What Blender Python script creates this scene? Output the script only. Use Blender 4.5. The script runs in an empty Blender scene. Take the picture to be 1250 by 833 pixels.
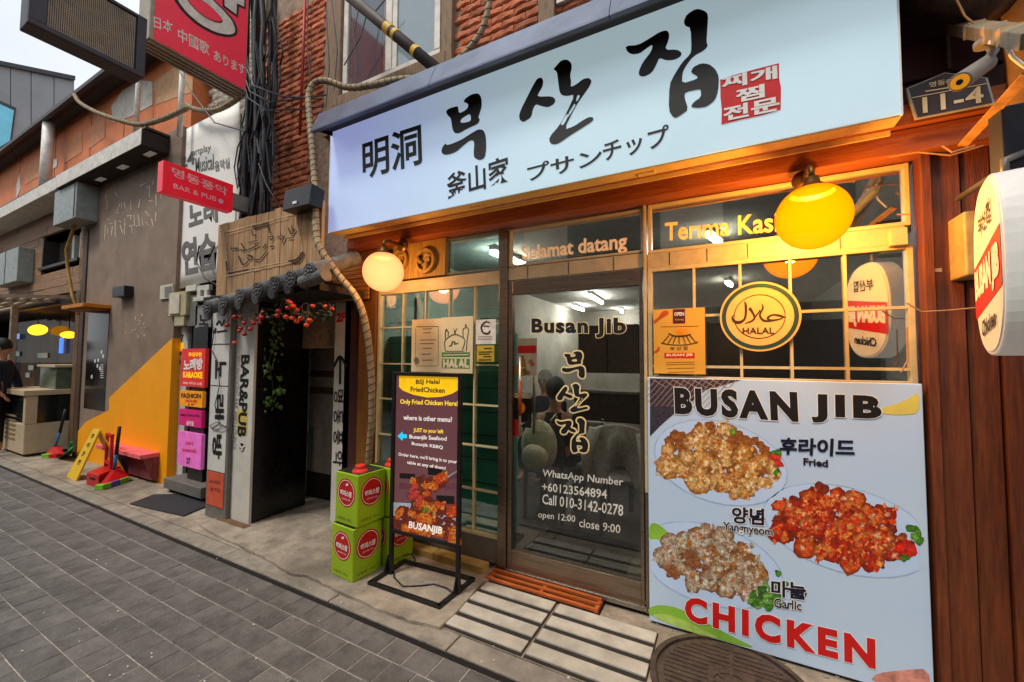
import bpy, math, random
from math import radians as R, pi, sin, cos
from mathutils import Vector as V, Matrix
random.seed(7)
S = bpy.context.scene; C = S.collection
# ---------------------------------------------------------------- camera
FPX, YAW, PIT, ROL, CH = 496.16, R(27.715), R(2.626), R(.361), 1.5
fw = V((-sin(YAW)*cos(PIT), cos(YAW)*cos(PIT), sin(PIT))); r0 = V((cos(YAW), sin(YAW), 0)); u0 = r0.cross(fw)
rt = r0*cos(ROL)+u0*sin(ROL); up = u0*cos(ROL)-r0*sin(ROL); CP = V((0, 0, CH))
cam = bpy.data.cameras.new('camera'); cam.lens = 36*FPX/1250; cam.sensor_width = 36; cam.clip_start = .02; cam.clip_end = 2000
co = bpy.data.objects.new('camera', cam); C.objects.link(co); S.camera = co
m4 = Matrix((rt, up, -fw)).transposed().to_4x4(); m4.translation = CP; co.matrix_world = m4
# ---------------------------------------------------------------- world, sun, exposure
S.view_settings.view_transform = 'Standard'; S.view_settings.look = 'None'; S.view_settings.gamma = 1
S.view_settings.exposure = 1.22
S.cycles.max_bounces = 7; S.cycles.diffuse_bounces = 3; S.cycles.glossy_bounces = 3; S.cycles.transparent_max_bounces = 10; S.cycles.caustics_reflective = False
S.cycles.sample_clamp_indirect = 4
W = bpy.data.worlds.new("World"); S.world = W; W.use_nodes = True
nt = W.node_tree; n = nt.nodes; bg = n['Background']
sky = n.new('ShaderNodeTexSky'); sky.sky_type = 'NISHITA'; sky.sun_disc = False
SUN_EL, SUN_AZ = R(58), R(205)
sky.sun_elevation = SUN_EL; sky.sun_rotation = SUN_AZ
tc = n.new('ShaderNodeTexCoord'); nz = n.new('ShaderNodeTexNoise'); nz.inputs['Scale'].default_value = 2.2; nz.inputs['Detail'].default_value = 5
nt.links.new(tc.outputs['Generated'], nz.inputs['Vector'])
cr = n.new('ShaderNodeValToRGB'); cr.color_ramp.elements[0].color = (6.2, 6.6, 7.2, 1); cr.color_ramp.elements[1].color = (8.6, 8.8, 9.1, 1)
cr.color_ramp.elements[0].position = .35; cr.color_ramp.elements[1].position = .68
nt.links.new(nz.outputs['Fac'], cr.inputs['Fac'])
mx = n.new('ShaderNodeMix'); mx.data_type = 'RGBA'; mx.inputs[0].default_value = .9
nt.links.new(sky.outputs[0], mx.inputs[6]); nt.links.new(cr.outputs[0], mx.inputs[7]); nt.links.new(mx.outputs[2], bg.inputs[0])
bg.inputs[1].default_value = .06
sl = bpy.data.lights.new('sun', 'SUN'); sl.energy = 1.0; sl.angle = R(14); sl.color = (1, .95, .88)
so = bpy.data.objects.new('sun', sl); C.objects.link(so)
sd = V((sin(SUN_AZ)*cos(SUN_EL), cos(SUN_AZ)*cos(SUN_EL), sin(SUN_EL)))
so.rotation_euler = sd.to_track_quat('Z', 'Y').to_euler()
# ---------------------------------------------------------------- helpers
def ray(u, v): return fw*FPX + rt*(u-625) - up*(v-416.5)
def hit(u, v, pt, nrm):
    d = ray(u, v); return CP + d*((V(pt)-CP).dot(V(nrm))/d.dot(V(nrm)))
def P(u, v, Y): return hit(u, v, (0, Y, 0), (0, 1, 0))
def PZ(u, v, Z=0.): return hit(u, v, (0, 0, Z), (0, 0, 1))
def PX(u, v, X): return hit(u, v, (X, 0, 0), (1, 0, 0))
def s2l(c): return c/12.92 if c <= .04045 else ((c+.055)/1.055)**2.4
def rgb(h):
    h = h.lstrip('#'); return tuple(s2l(int(h[i:i+2], 16)/255) for i in (0, 2, 4)) + (1,)
MATS = {}
def mat(name, col, rough=.7, var=.12, scale=12, bump=0., metal=0., rnd=.0, kind='noise', col2=None, emit=None, es=0, stretch=None, spec=.4, coat=0, dirt=0):
    """Principled material with procedural colour variation, grain and bump."""
    if name in MATS: return MATS[name]
    m = bpy.data.materials.new(name); m.use_nodes = True; t = m.node_tree; N = t.nodes; L = t.links
    b = N['Principled BSDF']; c = rgb(col) if isinstance(col, str) else tuple(col)+(1,)
    b.inputs['Roughness'].default_value = rough; b.inputs['Metallic'].default_value = metal; b.inputs['Specular IOR Level'].default_value = spec
    b.inputs['Coat Weight'].default_value = coat
    co_ = N.new('ShaderNodeTexCoord'); mp = N.new('ShaderNodeMapping'); L.new(co_.outputs['Object'], mp.inputs[0])
    oi = N.new('ShaderNodeObjectInfo'); sc = N.new('ShaderNodeVectorMath'); sc.operation = 'SCALE'; sc.inputs[0].default_value = (37, 11, 23)
    L.new(oi.outputs['Random'], sc.inputs['Scale']); L.new(sc.outputs[0], mp.inputs['Location'])
    if stretch: mp.inputs['Scale'].default_value = stretch
    x = N.new('ShaderNodeTexNoise'); x.inputs['Scale'].default_value = scale; x.inputs['Detail'].default_value = 6; x.inputs['Roughness'].default_value = .65
    L.new(mp.outputs[0], x.inputs['Vector'])
    rp = N.new('ShaderNodeValToRGB'); e = rp.color_ramp.elements
    c2 = rgb(col2) if col2 else tuple(min(1, k*(1+var*1.6)) for k in c[:3])+(1,)
    c1 = tuple(k*(1-var*2) for k in c[:3])+(1,) if not col2 else c
    e[0].position = .32; e[1].position = .68; e[0].color = c1; e[1].color = c2
    if not col2: k = e.new(.5); k.color = c
    L.new(x.outputs['Fac'], rp.inputs[0]); out = rp.outputs[0]
    if dirt:
        d = N.new('ShaderNodeTexNoise'); d.inputs['Scale'].default_value = 1.7; d.inputs['Detail'].default_value = 8; L.new(co_.outputs['Object'], d.inputs['Vector'])
        dr = N.new('ShaderNodeMapRange'); dr.inputs[1].default_value = .45; dr.inputs[2].default_value = .72; dr.inputs[3].default_value = 0; dr.inputs[4].default_value = dirt
        L.new(d.outputs['Fac'], dr.inputs[0]); mm = N.new('ShaderNodeMix'); mm.data_type = 'RGBA'; L.new(dr.outputs[0], mm.inputs[0]); L.new(out, mm.inputs[6])
        mm.inputs[7].default_value = tuple(k*.35 for k in c[:3])+(1,); out = mm.outputs[2]
    if rnd:
        h = N.new('ShaderNodeHueSaturation'); mr = N.new('ShaderNodeMapRange'); mr.inputs[3].default_value = 1-rnd; mr.inputs[4].default_value = 1+rnd
        L.new(oi.outputs['Random'], mr.inputs[0]); L.new(mr.outputs[0], h.inputs['Value']); L.new(out, h.inputs['Color']); out = h.outputs[0]
    L.new(out, b.inputs['Base Color'])
    if emit:
        b.inputs['Emission Color'].default_value = rgb(emit) if isinstance(emit, str) else tuple(emit)+(1,); b.inputs['Emission Strength'].default_value = es
    if bump:
        bp = N.new('ShaderNodeBump'); bp.inputs['Strength'].default_value = min(1, bump); bp.inputs['Distance'].default_value = .01
        x2 = N.new('ShaderNodeTexNoise'); x2.inputs['Scale'].default_value = scale*4; x2.inputs['Detail'].default_value = 4; L.new(mp.outputs[0], x2.inputs['Vector'])
        ad = N.new('ShaderNodeMath'); ad.operation = 'ADD'; L.new(x.outputs['Fac'], ad.inputs[0]); L.new(x2.outputs['Fac'], ad.inputs[1])
        L.new(ad.outputs[0], bp.inputs['Height']); L.new(bp.outputs[0], b.inputs['Normal'])
        rr = N.new('ShaderNodeMapRange'); rr.inputs[3].default_value = max(.05, rough-.12); rr.inputs[4].default_value = min(1, rough+.12)
        L.new(x2.outputs['Fac'], rr.inputs[0]); L.new(rr.outputs[0], b.inputs['Roughness'])
    MATS[name] = m; return m
def wood(name, col, col2, axis='z', rough=.55, rnd=.12, scale=9, bump=.35):
    st = {'z': (6, 6, .45), 'x': (.45, 6, 6), 'y': (6, .45, 6)}[axis]
    return mat(name, col, rough, scale=scale, bump=bump, rnd=rnd, col2=col2, stretch=st)
def glass(name, tint=(.8, .85, .85), refl=.16, rough=.01, top=.5):
    m = bpy.data.materials.new(name); m.use_nodes = True; t = m.node_tree; N = t.nodes; L = t.links; N.clear()
    o = N.new('ShaderNodeOutputMaterial'); tr = N.new('ShaderNodeBsdfTransparent'); tr.inputs[0].default_value = tuple(tint)+(1,)
    gl = N.new('ShaderNodeBsdfGlossy'); gl.inputs['Roughness'].default_value = rough; gl.inputs[0].default_value = (.95, .98, 1, 1)
    lw = N.new('ShaderNodeLayerWeight'); lw.inputs[0].default_value = .25; mr = N.new('ShaderNodeMapRange'); mr.inputs[3].default_value = refl; mr.inputs[4].default_value = top
    mx = N.new('ShaderNodeMixShader'); L.new(lw.outputs['Fresnel'], mr.inputs[0]); L.new(mr.outputs[0], mx.inputs[0]); L.new(tr.outputs[0], mx.inputs[1]); L.new(gl.outputs[0], mx.inputs[2]); L.new(mx.outputs[0], o.inputs[0])
    MATS[name] = m; return m
def emis(name, col, s):
    m = bpy.data.materials.new(name); m.use_nodes = True; t = m.node_tree; N = t.nodes; N.clear()
    o = N.new('ShaderNodeOutputMaterial'); e = N.new('ShaderNodeEmission'); e.inputs[0].default_value = tuple(col)+(1,); e.inputs[1].default_value = s
    t.links.new(e.outputs[0], o.inputs[0]); MATS[name] = m; return m
WM = {}                                                       # world matrix of every parent
def link(o, parent=None):
    C.objects.link(o)
    if parent is not None: o.parent = parent
    WM[o.name] = (WM[parent.name] if parent is not None else Matrix()) @ (Matrix.Translation(o.location) @ o.rotation_euler.to_matrix().to_4x4())
    return o
def tag(o, label=None, cat=None, group=None, kind=None):
    if label: o['label'] = label
    if cat: o['category'] = cat
    if group: o['group'] = group
    if kind: o['kind'] = kind
    return o
def thing(name, label, cat, loc=(0, 0, 0), rz=0, group=None, kind=None):
    o = bpy.data.objects.new(name, None); o.location = V(loc); o.rotation_euler = (0, 0, rz); o.empty_display_size = .1
    link(o); return tag(o, label, cat, group, kind)
class MB:
    def __init__(s): s.v = []; s.f = []; s.mi = []
    def add(s, vs, fs, mi=0):
        b = len(s.v); s.v += [V(p) for p in vs]; s.f += [tuple(b+i for i in f) for f in fs]; s.mi += [mi]*len(fs); return s
    def box(s, x0, x1, y0, y1, z0, z1, mi=0):
        x0, x1 = sorted((x0, x1)); y0, y1 = sorted((y0, y1)); z0, z1 = sorted((z0, z1))
        return s.add([(x, y, z) for x in (x0, x1) for y in (y0, y1) for z in (z0, z1)],
                     [(0, 1, 3, 2), (4, 6, 7, 5), (0, 4, 5, 1), (2, 3, 7, 6), (0, 2, 6, 4), (1, 5, 7, 3)], mi)
    def pb(s, u0_, v0_, u1_, v1_, Y, d, mi=0):                # box with its front on plane Y, d deep
        a = P(u0_, v0_, Y); b = P(u1_, v1_, Y); return s.box(a.x, b.x, Y, Y+d, a.z, b.z, mi)
    def quad(s, a, b, c, d, mi=0): return s.add([a, b, c, d], [(0, 1, 2, 3)], mi)
    def prism(s, pts, vec, mi=0):
        k = len(pts); vec = V(vec); pts = [V(p) for p in pts]
        nrm = V((0, 0, 0))
        for i in range(k): nrm += (pts[i]-pts[0]).cross(pts[(i+1) % k]-pts[0])
        if nrm.dot(vec) > 0: pts = pts[::-1]
        return s.add(pts+[p+vec for p in pts], [tuple(range(k)), tuple(range(2*k-1, k-1, -1))]+[(i, k+i, k+(i+1) % k, (i+1) % k) for i in range(k)], mi)
    def bar(s, a, b, w, h, mi=0, upv=(0, 0, 1)):              # box beam from a to b
        a, b = V(a), V(b); d = (b-a).normalized(); sv = d.cross(V(upv))
        if sv.length < 1e-3: sv = d.cross(V((1, 0, 0)))
        sv.normalize(); uv = sv.cross(d); q = [a+sv*w*i/2+uv*h*j/2 for i, j in ((-1, -1), (1, -1), (1, 1), (-1, 1))]
        return s.prism(q, b-a, mi)
    def tube(s, pts, r, n=8, mi=0, caps=True):
        pts = [V(p) for p in pts]; k = len(pts); b = len(s.v); rs = r if isinstance(r, (list, tuple)) else [r]*k
        pd = None
        for i, p in enumerate(pts):
            d = (pts[min(i+1, k-1)]-pts[max(i-1, 0)]).normalized()
            if pd is None: a = d.orthogonal().normalized()
            else: a = (a - d*a.dot(d)).normalized()
            pd = d; c = d.cross(a)
            for j in range(n): t = 2*pi*j/n; s.v.append(p+(a*cos(t)+c*sin(t))*rs[i])
        for i in range(k-1):
            for j in range(n): s.f.append((b+i*n+j, b+i*n+(j+1) % n, b+(i+1)*n+(j+1) % n, b+(i+1)*n+j)); s.mi.append(mi)
        if caps: s.f += [tuple(b+j for j in range(n))[::-1], tuple(b+(k-1)*n+j for j in range(n))]; s.mi += [mi, mi]
        return s
    def cyl(s, a, b, r0_, r1_=None, n=16, mi=0): return s.tube([a, b], [r0_, r0_ if r1_ is None else r1_], n, mi)
    def ball(s, c, r, nu=16, nv=10, mi=0, sq=(1, 1, 1), jit=0):
        c = V(c); b = len(s.v)
        for j in range(nv+1):
            for i in range(nu):
                t, p = 2*pi*i/nu, pi*j/nv; k = 1+random.uniform(-jit, jit)
                s.v.append(c+V((r*sq[0]*k*sin(p)*cos(t), r*sq[1]*k*sin(p)*sin(t), r*sq[2]*k*cos(p))))
        for j in range(nv):
            for i in range(nu): s.f.append((b+j*nu+i, b+(j+1)*nu+i, b+(j+1)*nu+(i+1) % nu, b+j*nu+(i+1) % nu)); s.mi.append(mi)
        return s
    def lathe(s, c, prof, n=20, mi=0):                        # profile [(r,z)] about a vertical axis at c
        c = V(c); b = len(s.v); k = len(prof)
        for r, z in prof:
            for i in range(n): t = 2*pi*i/n; s.v.append(c+V((r*cos(t), r*sin(t), z)))
        for j in range(k-1):
            for i in range(n): s.f.append((b+j*n+i, b+j*n+(i+1) % n, b+(j+1)*n+(i+1) % n, b+(j+1)*n+i)); s.mi.append(mi)
        return s
    def mesh(s, name, mats, inv=None, smooth=False):
        me = bpy.data.meshes.new(name); me.from_pydata([(inv @ p) if inv else p for p in s.v], [], s.f)
        for m in (mats if isinstance(mats, (list, tuple)) else [mats]): me.materials.append(m)
        me.polygons.foreach_set('material_index', s.mi)
        if smooth: me.polygons.foreach_set('use_smooth', [True]*len(me.polygons))
        me.update(); return me
    def build(s, name, mats, parent=None, label=None, cat=None, group=None, kind=None, local=False, smooth=False, bevel=0, seg=2):
        if parent is None:
            if local: c = V((0, 0, 0))
            else:
                c = sum(s.v, V((0, 0, 0)))/len(s.v); c.z = min(p.z for p in s.v)
            inv = Matrix.Translation(-c)
        else: c = V((0, 0, 0)); inv = None if local else WM[parent.name].inverted()
        o = bpy.data.objects.new(name, s.mesh(name, mats, inv, smooth)); o.location = c; link(o, parent)
        if bevel:
            b = o.modifiers.new('bevel', 'BEVEL'); b.width = bevel; b.segments = seg; b.limit_method = 'ANGLE'
        return tag(o, label, cat, group, kind)
def piece(name, me, parent, world):                           # a copy of shared mesh data placed at a world point under its parent
    o = bpy.data.objects.new(name, me); o.location = WM[parent.name].inverted() @ V(world) if parent is not None else V(world)
    o.parent = parent; C.objects.link(o); return o
TC = {}
def glyphs(s, off, res, sp=1.0):
    k = (s, off, res, sp)
    if k not in TC:
        c = bpy.data.curves.new('lettering', 'FONT'); c.body = s; c.size = 1; c.offset = off; c.resolution_u = res; c.space_character = sp; c.align_x = 'CENTER'
        o = bpy.data.objects.new('lettering', c); me = bpy.data.meshes.new_from_object(o)
        vs = [v.co.copy() for v in me.vertices]; fs = [tuple(p.vertices) for p in me.polygons]
        bpy.data.objects.remove(o); bpy.data.meshes.remove(me); bpy.data.curves.remove(c)
        TC[k] = (vs, fs)
    return TC[k]
def T(s, m, parent, BL, BR, TL, off=.012, res=2, lift=.002, name='lettering', local=False, sp=1.0):
    """flat lettering whose ink box fills the parallelogram BL, BR, TL"""
    v0, _ = glyphs(s, 0.0, 2, sp); vs, fs = glyphs(s, off, res, sp)
    if not v0: return None
    x0 = min(v.x for v in v0); x1 = max(v.x for v in v0); y0 = min(v.y for v in v0); y1 = max(v.y for v in v0)
    BL, BR, TL = V(BL), V(BR), V(TL); ex = BR-BL; ey = TL-BL; nn = ex.cross(ey).normalized()*lift
    mb = MB(); mb.add([BL+ex*((v.x-x0)/(x1-x0))+ey*((v.y-y0)/max(1e-6, y1-y0))+nn for v in vs], fs)
    return mb.build(name, m, parent, local=local)
def TP(s, m, parent, bl, br, tl, Y, **k): return T(s, m, parent, P(*bl, Y), P(*br, Y), P(*tl, Y), **k)
def T3(s, m, parent, bl, br, tl, pt, nrm, **k): return T(s, m, parent, hit(*bl, pt, nrm), hit(*br, pt, nrm), hit(*tl, pt, nrm), **k)
def fill(polys, off=0):
    """tessellate closed outlines (holes allowed) in 2-D -> verts, faces"""
    c = bpy.data.curves.new('ink', 'CURVE'); c.dimensions = '2D'; c.fill_mode = 'BOTH'; c.offset = off
    for pl in polys:
        sp = c.splines.new('POLY'); sp.points.add(len(pl)-1); sp.use_cyclic_u = True
        for i, p in enumerate(pl): sp.points[i].co = (p[0], p[1], 0, 1)
    o = bpy.data.objects.new('ink', c); me = bpy.data.meshes.new_from_object(o)
    vs = [v.co.copy() for v in me.vertices]; fs = [tuple(p.vertices) for p in me.polygons]
    bpy.data.objects.remove(o); bpy.data.meshes.remove(me); bpy.data.curves.remove(c); return vs, fs
def smooth_poly(pl, it=1):
    for _ in range(it):
        q = []
        for i in range(len(pl)):
            a, b = pl[i], pl[(i+1) % len(pl)]
            q += [(a[0]*.78+b[0]*.22, a[1]*.78+b[1]*.22), (a[0]*.22+b[0]*.78, a[1]*.22+b[1]*.78)]
        pl = q
    return pl
def orient(vs, fs, fn, nrm):                                   # map 2-D fill to space with faces turned to nrm
    ps = [fn(v.x, v.y) for v in vs]; out = []
    for f in fs:
        a, b, c = ps[f[0]], ps[f[1]], ps[f[2]]
        out.append(f if (b-a).cross(c-a).dot(V(nrm)) > 0 else f[::-1])
    return ps, out
FRONT = V((0, -1, 0))
# ---------------------------------------------------------------- materials
asph = mat('paving stone', '625e59', .6, var=.16, scale=9, bump=.45, rnd=.17, dirt=.5)
joint = mat('paving joint', 'a99f92', .9, var=.2, scale=30, bump=.3, dirt=.3)
conc = mat('concrete', '9a8d7b', .85, var=.2, scale=6, bump=.7, dirt=.95)
conc2 = mat('kerb concrete', '8e8577', .8, var=.18, scale=7, bump=.5, dirt=.6)
blackm = mat('black metal', '1c1a1a', .4, var=.2, scale=20, bump=.1)
black = mat('black print', '141212', .6, var=.05)
dark = mat('dark void', '15110f', .9, var=.1)
whitep = mat('white print', 'efece6', .6, var=.03)
creamp = mat('cream print', 'f2d9a0', .6, var=.03)
yellp = mat('yellow print', 'f8c81c', .6, var=.03)
redp = mat('red print', 'd01818', .55, var=.04)
cream = mat('cream painted aluminium', 'c8b48c', .4, var=.09, scale=14, bump=.08, dirt=.35)
alum = mat('brushed aluminium', '8a7a68', .32, metal=.85, var=.12, scale=8, stretch=(.5, 8, 8), bump=.05)
steel = mat('stainless steel', 'a8a49c', .3, metal=.9, var=.1, scale=14, bump=.05)
redwood = wood('red stained wood', '502412', '783c1c', 'z', rnd=.14)
redwoodx = wood('red stained beam', '8a3c14', 'b06028', 'x', rnd=.1)
brownw = mat('brown painted boards', '4a241a', .6, var=.15, scale=6, bump=.2, dirt=.3)
gl_win = glass('window glass', (.72, .86, .80), .2)
gl_r = glass('right window glass', (.84, .83, .74), .42, top=.65)
gl_door = glass('door glass', (.86, .85, .81), .06, top=.3); gl_far = glass('far shop glass', (.85, .82, .76), .02, top=.05)
gl_up = glass('upstairs glass', (.85, .88, .9), .03, .08, top=.15)
gl_blue = mat('sky blue glass', '58c8e8', .1, var=.1, scale=2, spec=.8, coat=.5)
# ---------------------------------------------------------------- street
def plain(name, x0, x1, y0, y1, z, m, kind='structure'):
    mb = MB(); nx, ny = 40, 12
    mb.box(x0, x1, y0, y1, z-.3, z)
    return mb.build(name, m, kind=kind)
plain('ground', -160, 160, -160, 200, -.05, mat('far ground', '77716a', .9, dirt=.4))
road = thing('road', 'grey stone paved shopping street', None, (0, 0, 0), kind='structure'); del road['label']
MB().box(-30, 9, -3.1, 1.724, -.045, -.0050).build('joint_bed', joint, road)
tile_me = []
for k in range(6):
    mb = MB(); a = .1535/2; b = .1452/2; z = -.001; c = .004; rr = lambda: random.uniform(-.0014, .0014)
    q = [(-a, -b), (a, -b), (a, b), (-a, b)]; q2 = [(x*(1-c/a), y*(1-c/b)) for x, y in q]
    mb.add([(x, y, -.02) for x, y in q]+[(x, y, z-.0035) for x, y in q]+[(x, y, z+rr()) for x, y in q2],
           [(0, 1, 5, 4), (1, 2, 6, 5), (2, 3, 7, 6), (3, 0, 4, 7), (4, 5, 9, 8), (5, 6, 10, 9), (6, 7, 11, 10), (7, 4, 8, 11), (8, 9, 10, 11)])
    tile_me.append(mb.mesh('paving_tile', asph))
rest = MB(); cnt = 0; rows = []
y = 1.585+.0735
cells = []
for j in range(33):
    yy = 1.651-j*.1485
    for i in range(250):
        xx = -30+i*.1565+(j % 2)*.078+.03*((j*7) % 3)
        if xx > 8.8: continue
        d = V((xx, yy, 0))-CP; zc = d.dot(fw)
        vis = False
        if zc > .3:
            uu = 625+FPX*d.dot(rt)/zc; vv = 416.5-FPX*d.dot(up)/zc; vis = -20 < uu < 1270 and vv < 850
        cells.append((0 if vis else 1, d.length, xx, yy))
cells.sort()
for k, (nv, dl, xx, yy) in enumerate(cells):
    hgt = random.uniform(-.0015, .0015)
    if k < 296 and not nv: piece('paving_tile', tile_me[k % 6], road, (xx, yy, hgt))
    else:
        a, b = .0768, .0727; rest.add([(xx-a, yy-b, -.002+hgt), (xx+a, yy-b, -.002+hgt), (xx+a, yy+b, -.002+hgt), (xx-a, yy+b, -.002+hgt)], [(0, 1, 2, 3)])
        rest.add([(xx-a, yy-b, -.02), (xx+a, yy-b, -.02), (xx+a, yy-b, -.002+hgt), (xx-a, yy-b, -.002+hgt)], [(0, 1, 2, 3)])
rest.build('paving_tile', asph, road, kind='stuff')
MB().box(-30, 9, 1.726, 1.764, -.12, -.008).build('gutter', dark, kind='structure')  # solid near-black fill stands in for the shade down the open slot
# pavement: kerb strip in slabs, then the older concrete apron with a broken raised edge
pv = thing('pavement', None, None, (0, 0, 0), kind='structure')
x = -30.
while x < 8:
    w = random.choice((1.0, 1.2, .9)); MB().box(x+.004, x+w-.004, 1.765, 1.895, -.06, random.uniform(.0, .004)).build('kerb_stone', conc2, pv, bevel=.004); x += w
MB().box(-30, 9, 1.9, 12, -.3, .002).build('concrete_apron', conc, pv)
edge = [(243, 640), (262, 652), (290, 664), (330, 684), (353, 700), (375, 703), (402, 716), (430, 729), (470, 747), (500, 757), (537, 766), (560, 745), (588, 712), (612, 700)]
ep = [PZ(u, v, .02) for u, v in edge]
ep = [ep[0]+V((-.05, .25, 0))] + ep + [V((-1.4, 2.62, .02)), V((-4.2, 2.62, .02))]
e2 = []
for i in range(len(ep)-1):
    a, b = ep[i], ep[i+1]
    for k in range(4): t = k/4; e2.append(a.lerp(b, t)+V((0, random.uniform(-.007, .007) if 0 < i < 13 else 0, 0)))
MB().prism([V((p.x, p.y, -.02)) for p in e2], (0, 0, .044)).build('raised_concrete', conc, pv, bevel=.004)
# ---------------------------------------------------------------- striped stone slabs before the door
st = thing('striped_slab', 'two grey slabs striped with white bars on the ground before the glass door', 'doorstep paving', (-.9, 2.2, 0))
MB().box(-1.44, -.94, 1.905, 2.41, -.02, .008).build('slab', mat('slab grout', '2e2822', .9, dirt=.4), st)
MB().box(-.925, -.35, 1.905, 2.41, -.02, .008).build('slab', MATS['slab grout'], st)
wst = mat('pale stone bar', 'b8b0a0', .6, var=.12, scale=8, bump=.15, dirt=.5)
for xa, xb in ((-1.435, -.945), (-.92, -.355)):
    for k in range(4):
        y0 = 2.40-k*.13; MB().box(xa, xb, y0-.089, y0, -.01, .016+random.uniform(0, .002)).build('white_bar', wst, st, bevel=.003)
# ---------------------------------------------------------------- orange slatted doorstep
sp = thing('orange_doorstep', 'worn orange wooden slatted step tucked under the glass door', 'doorstep', (-1.1, 2.5, 0))
orw = wood('worn orange wood', '8c3a10', 'c4682a', 'x', rnd=.12)
MB().box(-1.47, -.68, 2.41, 2.6, -.01, .012).build('step_base', dark, sp)
for k, (yy, zz) in enumerate(((2.425, .035), (2.47, .042), (2.515, .049), (2.56, .056))):
    MB().box(-1.46, -.69+.0*k, yy-.0105, yy+.0105, zz-.02, zz).build('slat', orw, sp, bevel=.003)
for xx in (-1.45, -1.06, -.7): MB().box(xx-.012, xx+.012, 2.415, 2.575, .008, .034).build('cross_piece', orw, sp)
# stone ledge left of the door, its yellowish lighting put into the stone colour
lg = thing('window_ledge', 'low worn stone ledge under the gridded window behind the advertising stand', 'ledge', (-2.1, 2.5, .02))
yst = mat('worn ledge stone', 'b09050', .7, var=.15, scale=7, bump=.3, dirt=.4)
for k, (xa, xb) in enumerate(((-2.85, -2.31), (-2.30, -1.93), (-1.925, -1.50))): MB().box(xa, xb, 2.44, 2.53, .02, .075).build('ledge_stone', yst, lg, bevel=.005)
# ---------------------------------------------------------------- manhole cover
mc = thing('manhole_cover', 'round worn iron manhole cover by the foot of the chicken poster', 'manhole cover', (-.06, 2.19, 0))
irn = mat('worn iron', '52443a', .55, metal=.25, var=.2, scale=14, bump=.5, dirt=.5)
c0 = V((.02, 2.17, 0)); rad = .345
ctr = V((.0, 2.175, 0))
mb = MB(); mb.lathe(ctr, [(0, .016), (rad*.9, .016), (rad*.93, .012), (rad*.93, -.01)], 48); mb.build('cover_plate', irn, mc)
mb = MB(); mb.lathe(ctr, [(rad*.95, -.01), (rad*.95, .022), (rad*1.02, .022), (rad*1.02, -.01)], 48); mb.build('ring', irn, mc)
mb = MB()
for k in range(-9, 10):
    yy = k*.032; hw = math.sqrt(max(0, (rad*.84)**2-yy*yy))
    for sx in (-1, 1):
        x_in = .09 if abs(yy) < .1 else .0
        if hw-x_in > .04: mb.box(ctr.x+sx*(x_in+.01), ctr.x+sx*hw, ctr.y+yy-.006, ctr.y+yy+.006, .014, .021)
mb.lathe(ctr, [(.075, .012), (.075, .022), (.09, .022), (.09, .012)], 24); mb.lathe(ctr, [(.0, .02), (.045, .02), (.045, .012)], 16)
for k in range(8): t = k*pi/4; mb.bar(ctr+V((cos(t)*.045, sin(t)*.045, .018)), ctr+V((cos(t)*.075, sin(t)*.075, .018)), .012, .008)
mb.build('raised_ribs', irn, mc)
litter = MB()
for k in range(70):
    p = PZ(random.uniform(20, 800), random.uniform(600, 833)); s = random.uniform(.002, .006); litter.box(p.x-s, p.x+s, p.y-s*.6, p.y+s*.6, .0, .004)
litter.build('litter_flecks', mat('litter', 'c8c4ba', .8), kind='stuff')
mb = MB(); q = V((-.3, 2.5, .004))
for k in range(60): a = random.uniform(0, 6.3); s = random.uniform(.004, .014); p = V((random.uniform(-.4, 1.1), 2.495+random.uniform(-.05, .02), .004)); mb.ball(p, s, 5, 3, sq=(1, 1, .6), jit=.3)
mb.build('rubble', conc2, kind='stuff')
# ---------------------------------------------------------------- the chicken shop building
sh = thing('shop_building', 'small brick fronted fried chicken restaurant with reddish wood and glass front', 'building', (-1, 2.6, 0))
YG = 2.56
def pbx(name, m, par, u0_, v0_, u1_, v1_, Y, d, bevel=.003, **k): return MB().pb(u0_, v0_, u1_, v1_, Y, d).build(name, m, par, bevel=bevel, **k)
def bxx(name, m, par, x0, x1, y0, y1, z0, z1, bevel=.003, **k): return MB().box(x0, x1, y0, y1, z0, z1).build(name, m, par, bevel=bevel, **k)
ZL, ZT = 2.045, 2.44                                  # top of the lower panes, top of the transom panes
XL0, XL1 = P(466, 400, YG).x, P(611, 400, YG).x        # left window
XD0, XD1 = P(621.5, 500, YG).x, P(787, 500, YG).x      # door opening
XR0, XR1 = P(797, 400, YG).x, P(1107.5, 400, YG).x     # right window
# interior shell
inm = mat('grey plaster interior', 'a09a8c', .9, var=.1, scale=3, dirt=.2); inf = mat('dark floor tiles', '4a443c', .4, var=.2, scale=3)
ish = MB(); ish.box(-2.95, 1.4, 9, 9.1, 0, 2.7); ish.box(-3.02, -2.95, 2.66, 9, 0, 2.7); ish.box(1.4, 1.5, 2.66, 9, 0, 2.7)
ish.build('interior_wall', inm, sh)
bxx('interior_ceiling', mat('white ceiling', 'a09c92', .9), sh, -2.95, 1.4, 2.66, 9, 2.6, 2.7, 0)
bxx('interior_floor', inf, sh, -2.95, 1.4, 2.62, 9, 0, .05, 0)
bxx('interior_partition', mat('dark panelling', '3a2a22', .6, bump=.2), sh, -.75, 1.39, 5.4, 5.5, .05, 1.95, 0)
teal = mat('teal tiled wall', '5a9c8c', .5, var=.1, scale=3)
bxx('tiled_wall', teal, sh, -2.94, -1.55, 3.0, 3.06, .05, 1.72, 0)
for k in range(9): bxx('wall_tile_joint', mat('tile grout', '24564c', .8), sh, -2.94, -1.55, 2.994, 3.0, .25+k*.2, .256+k*.2, 0) if k < 9 else 0
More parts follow.
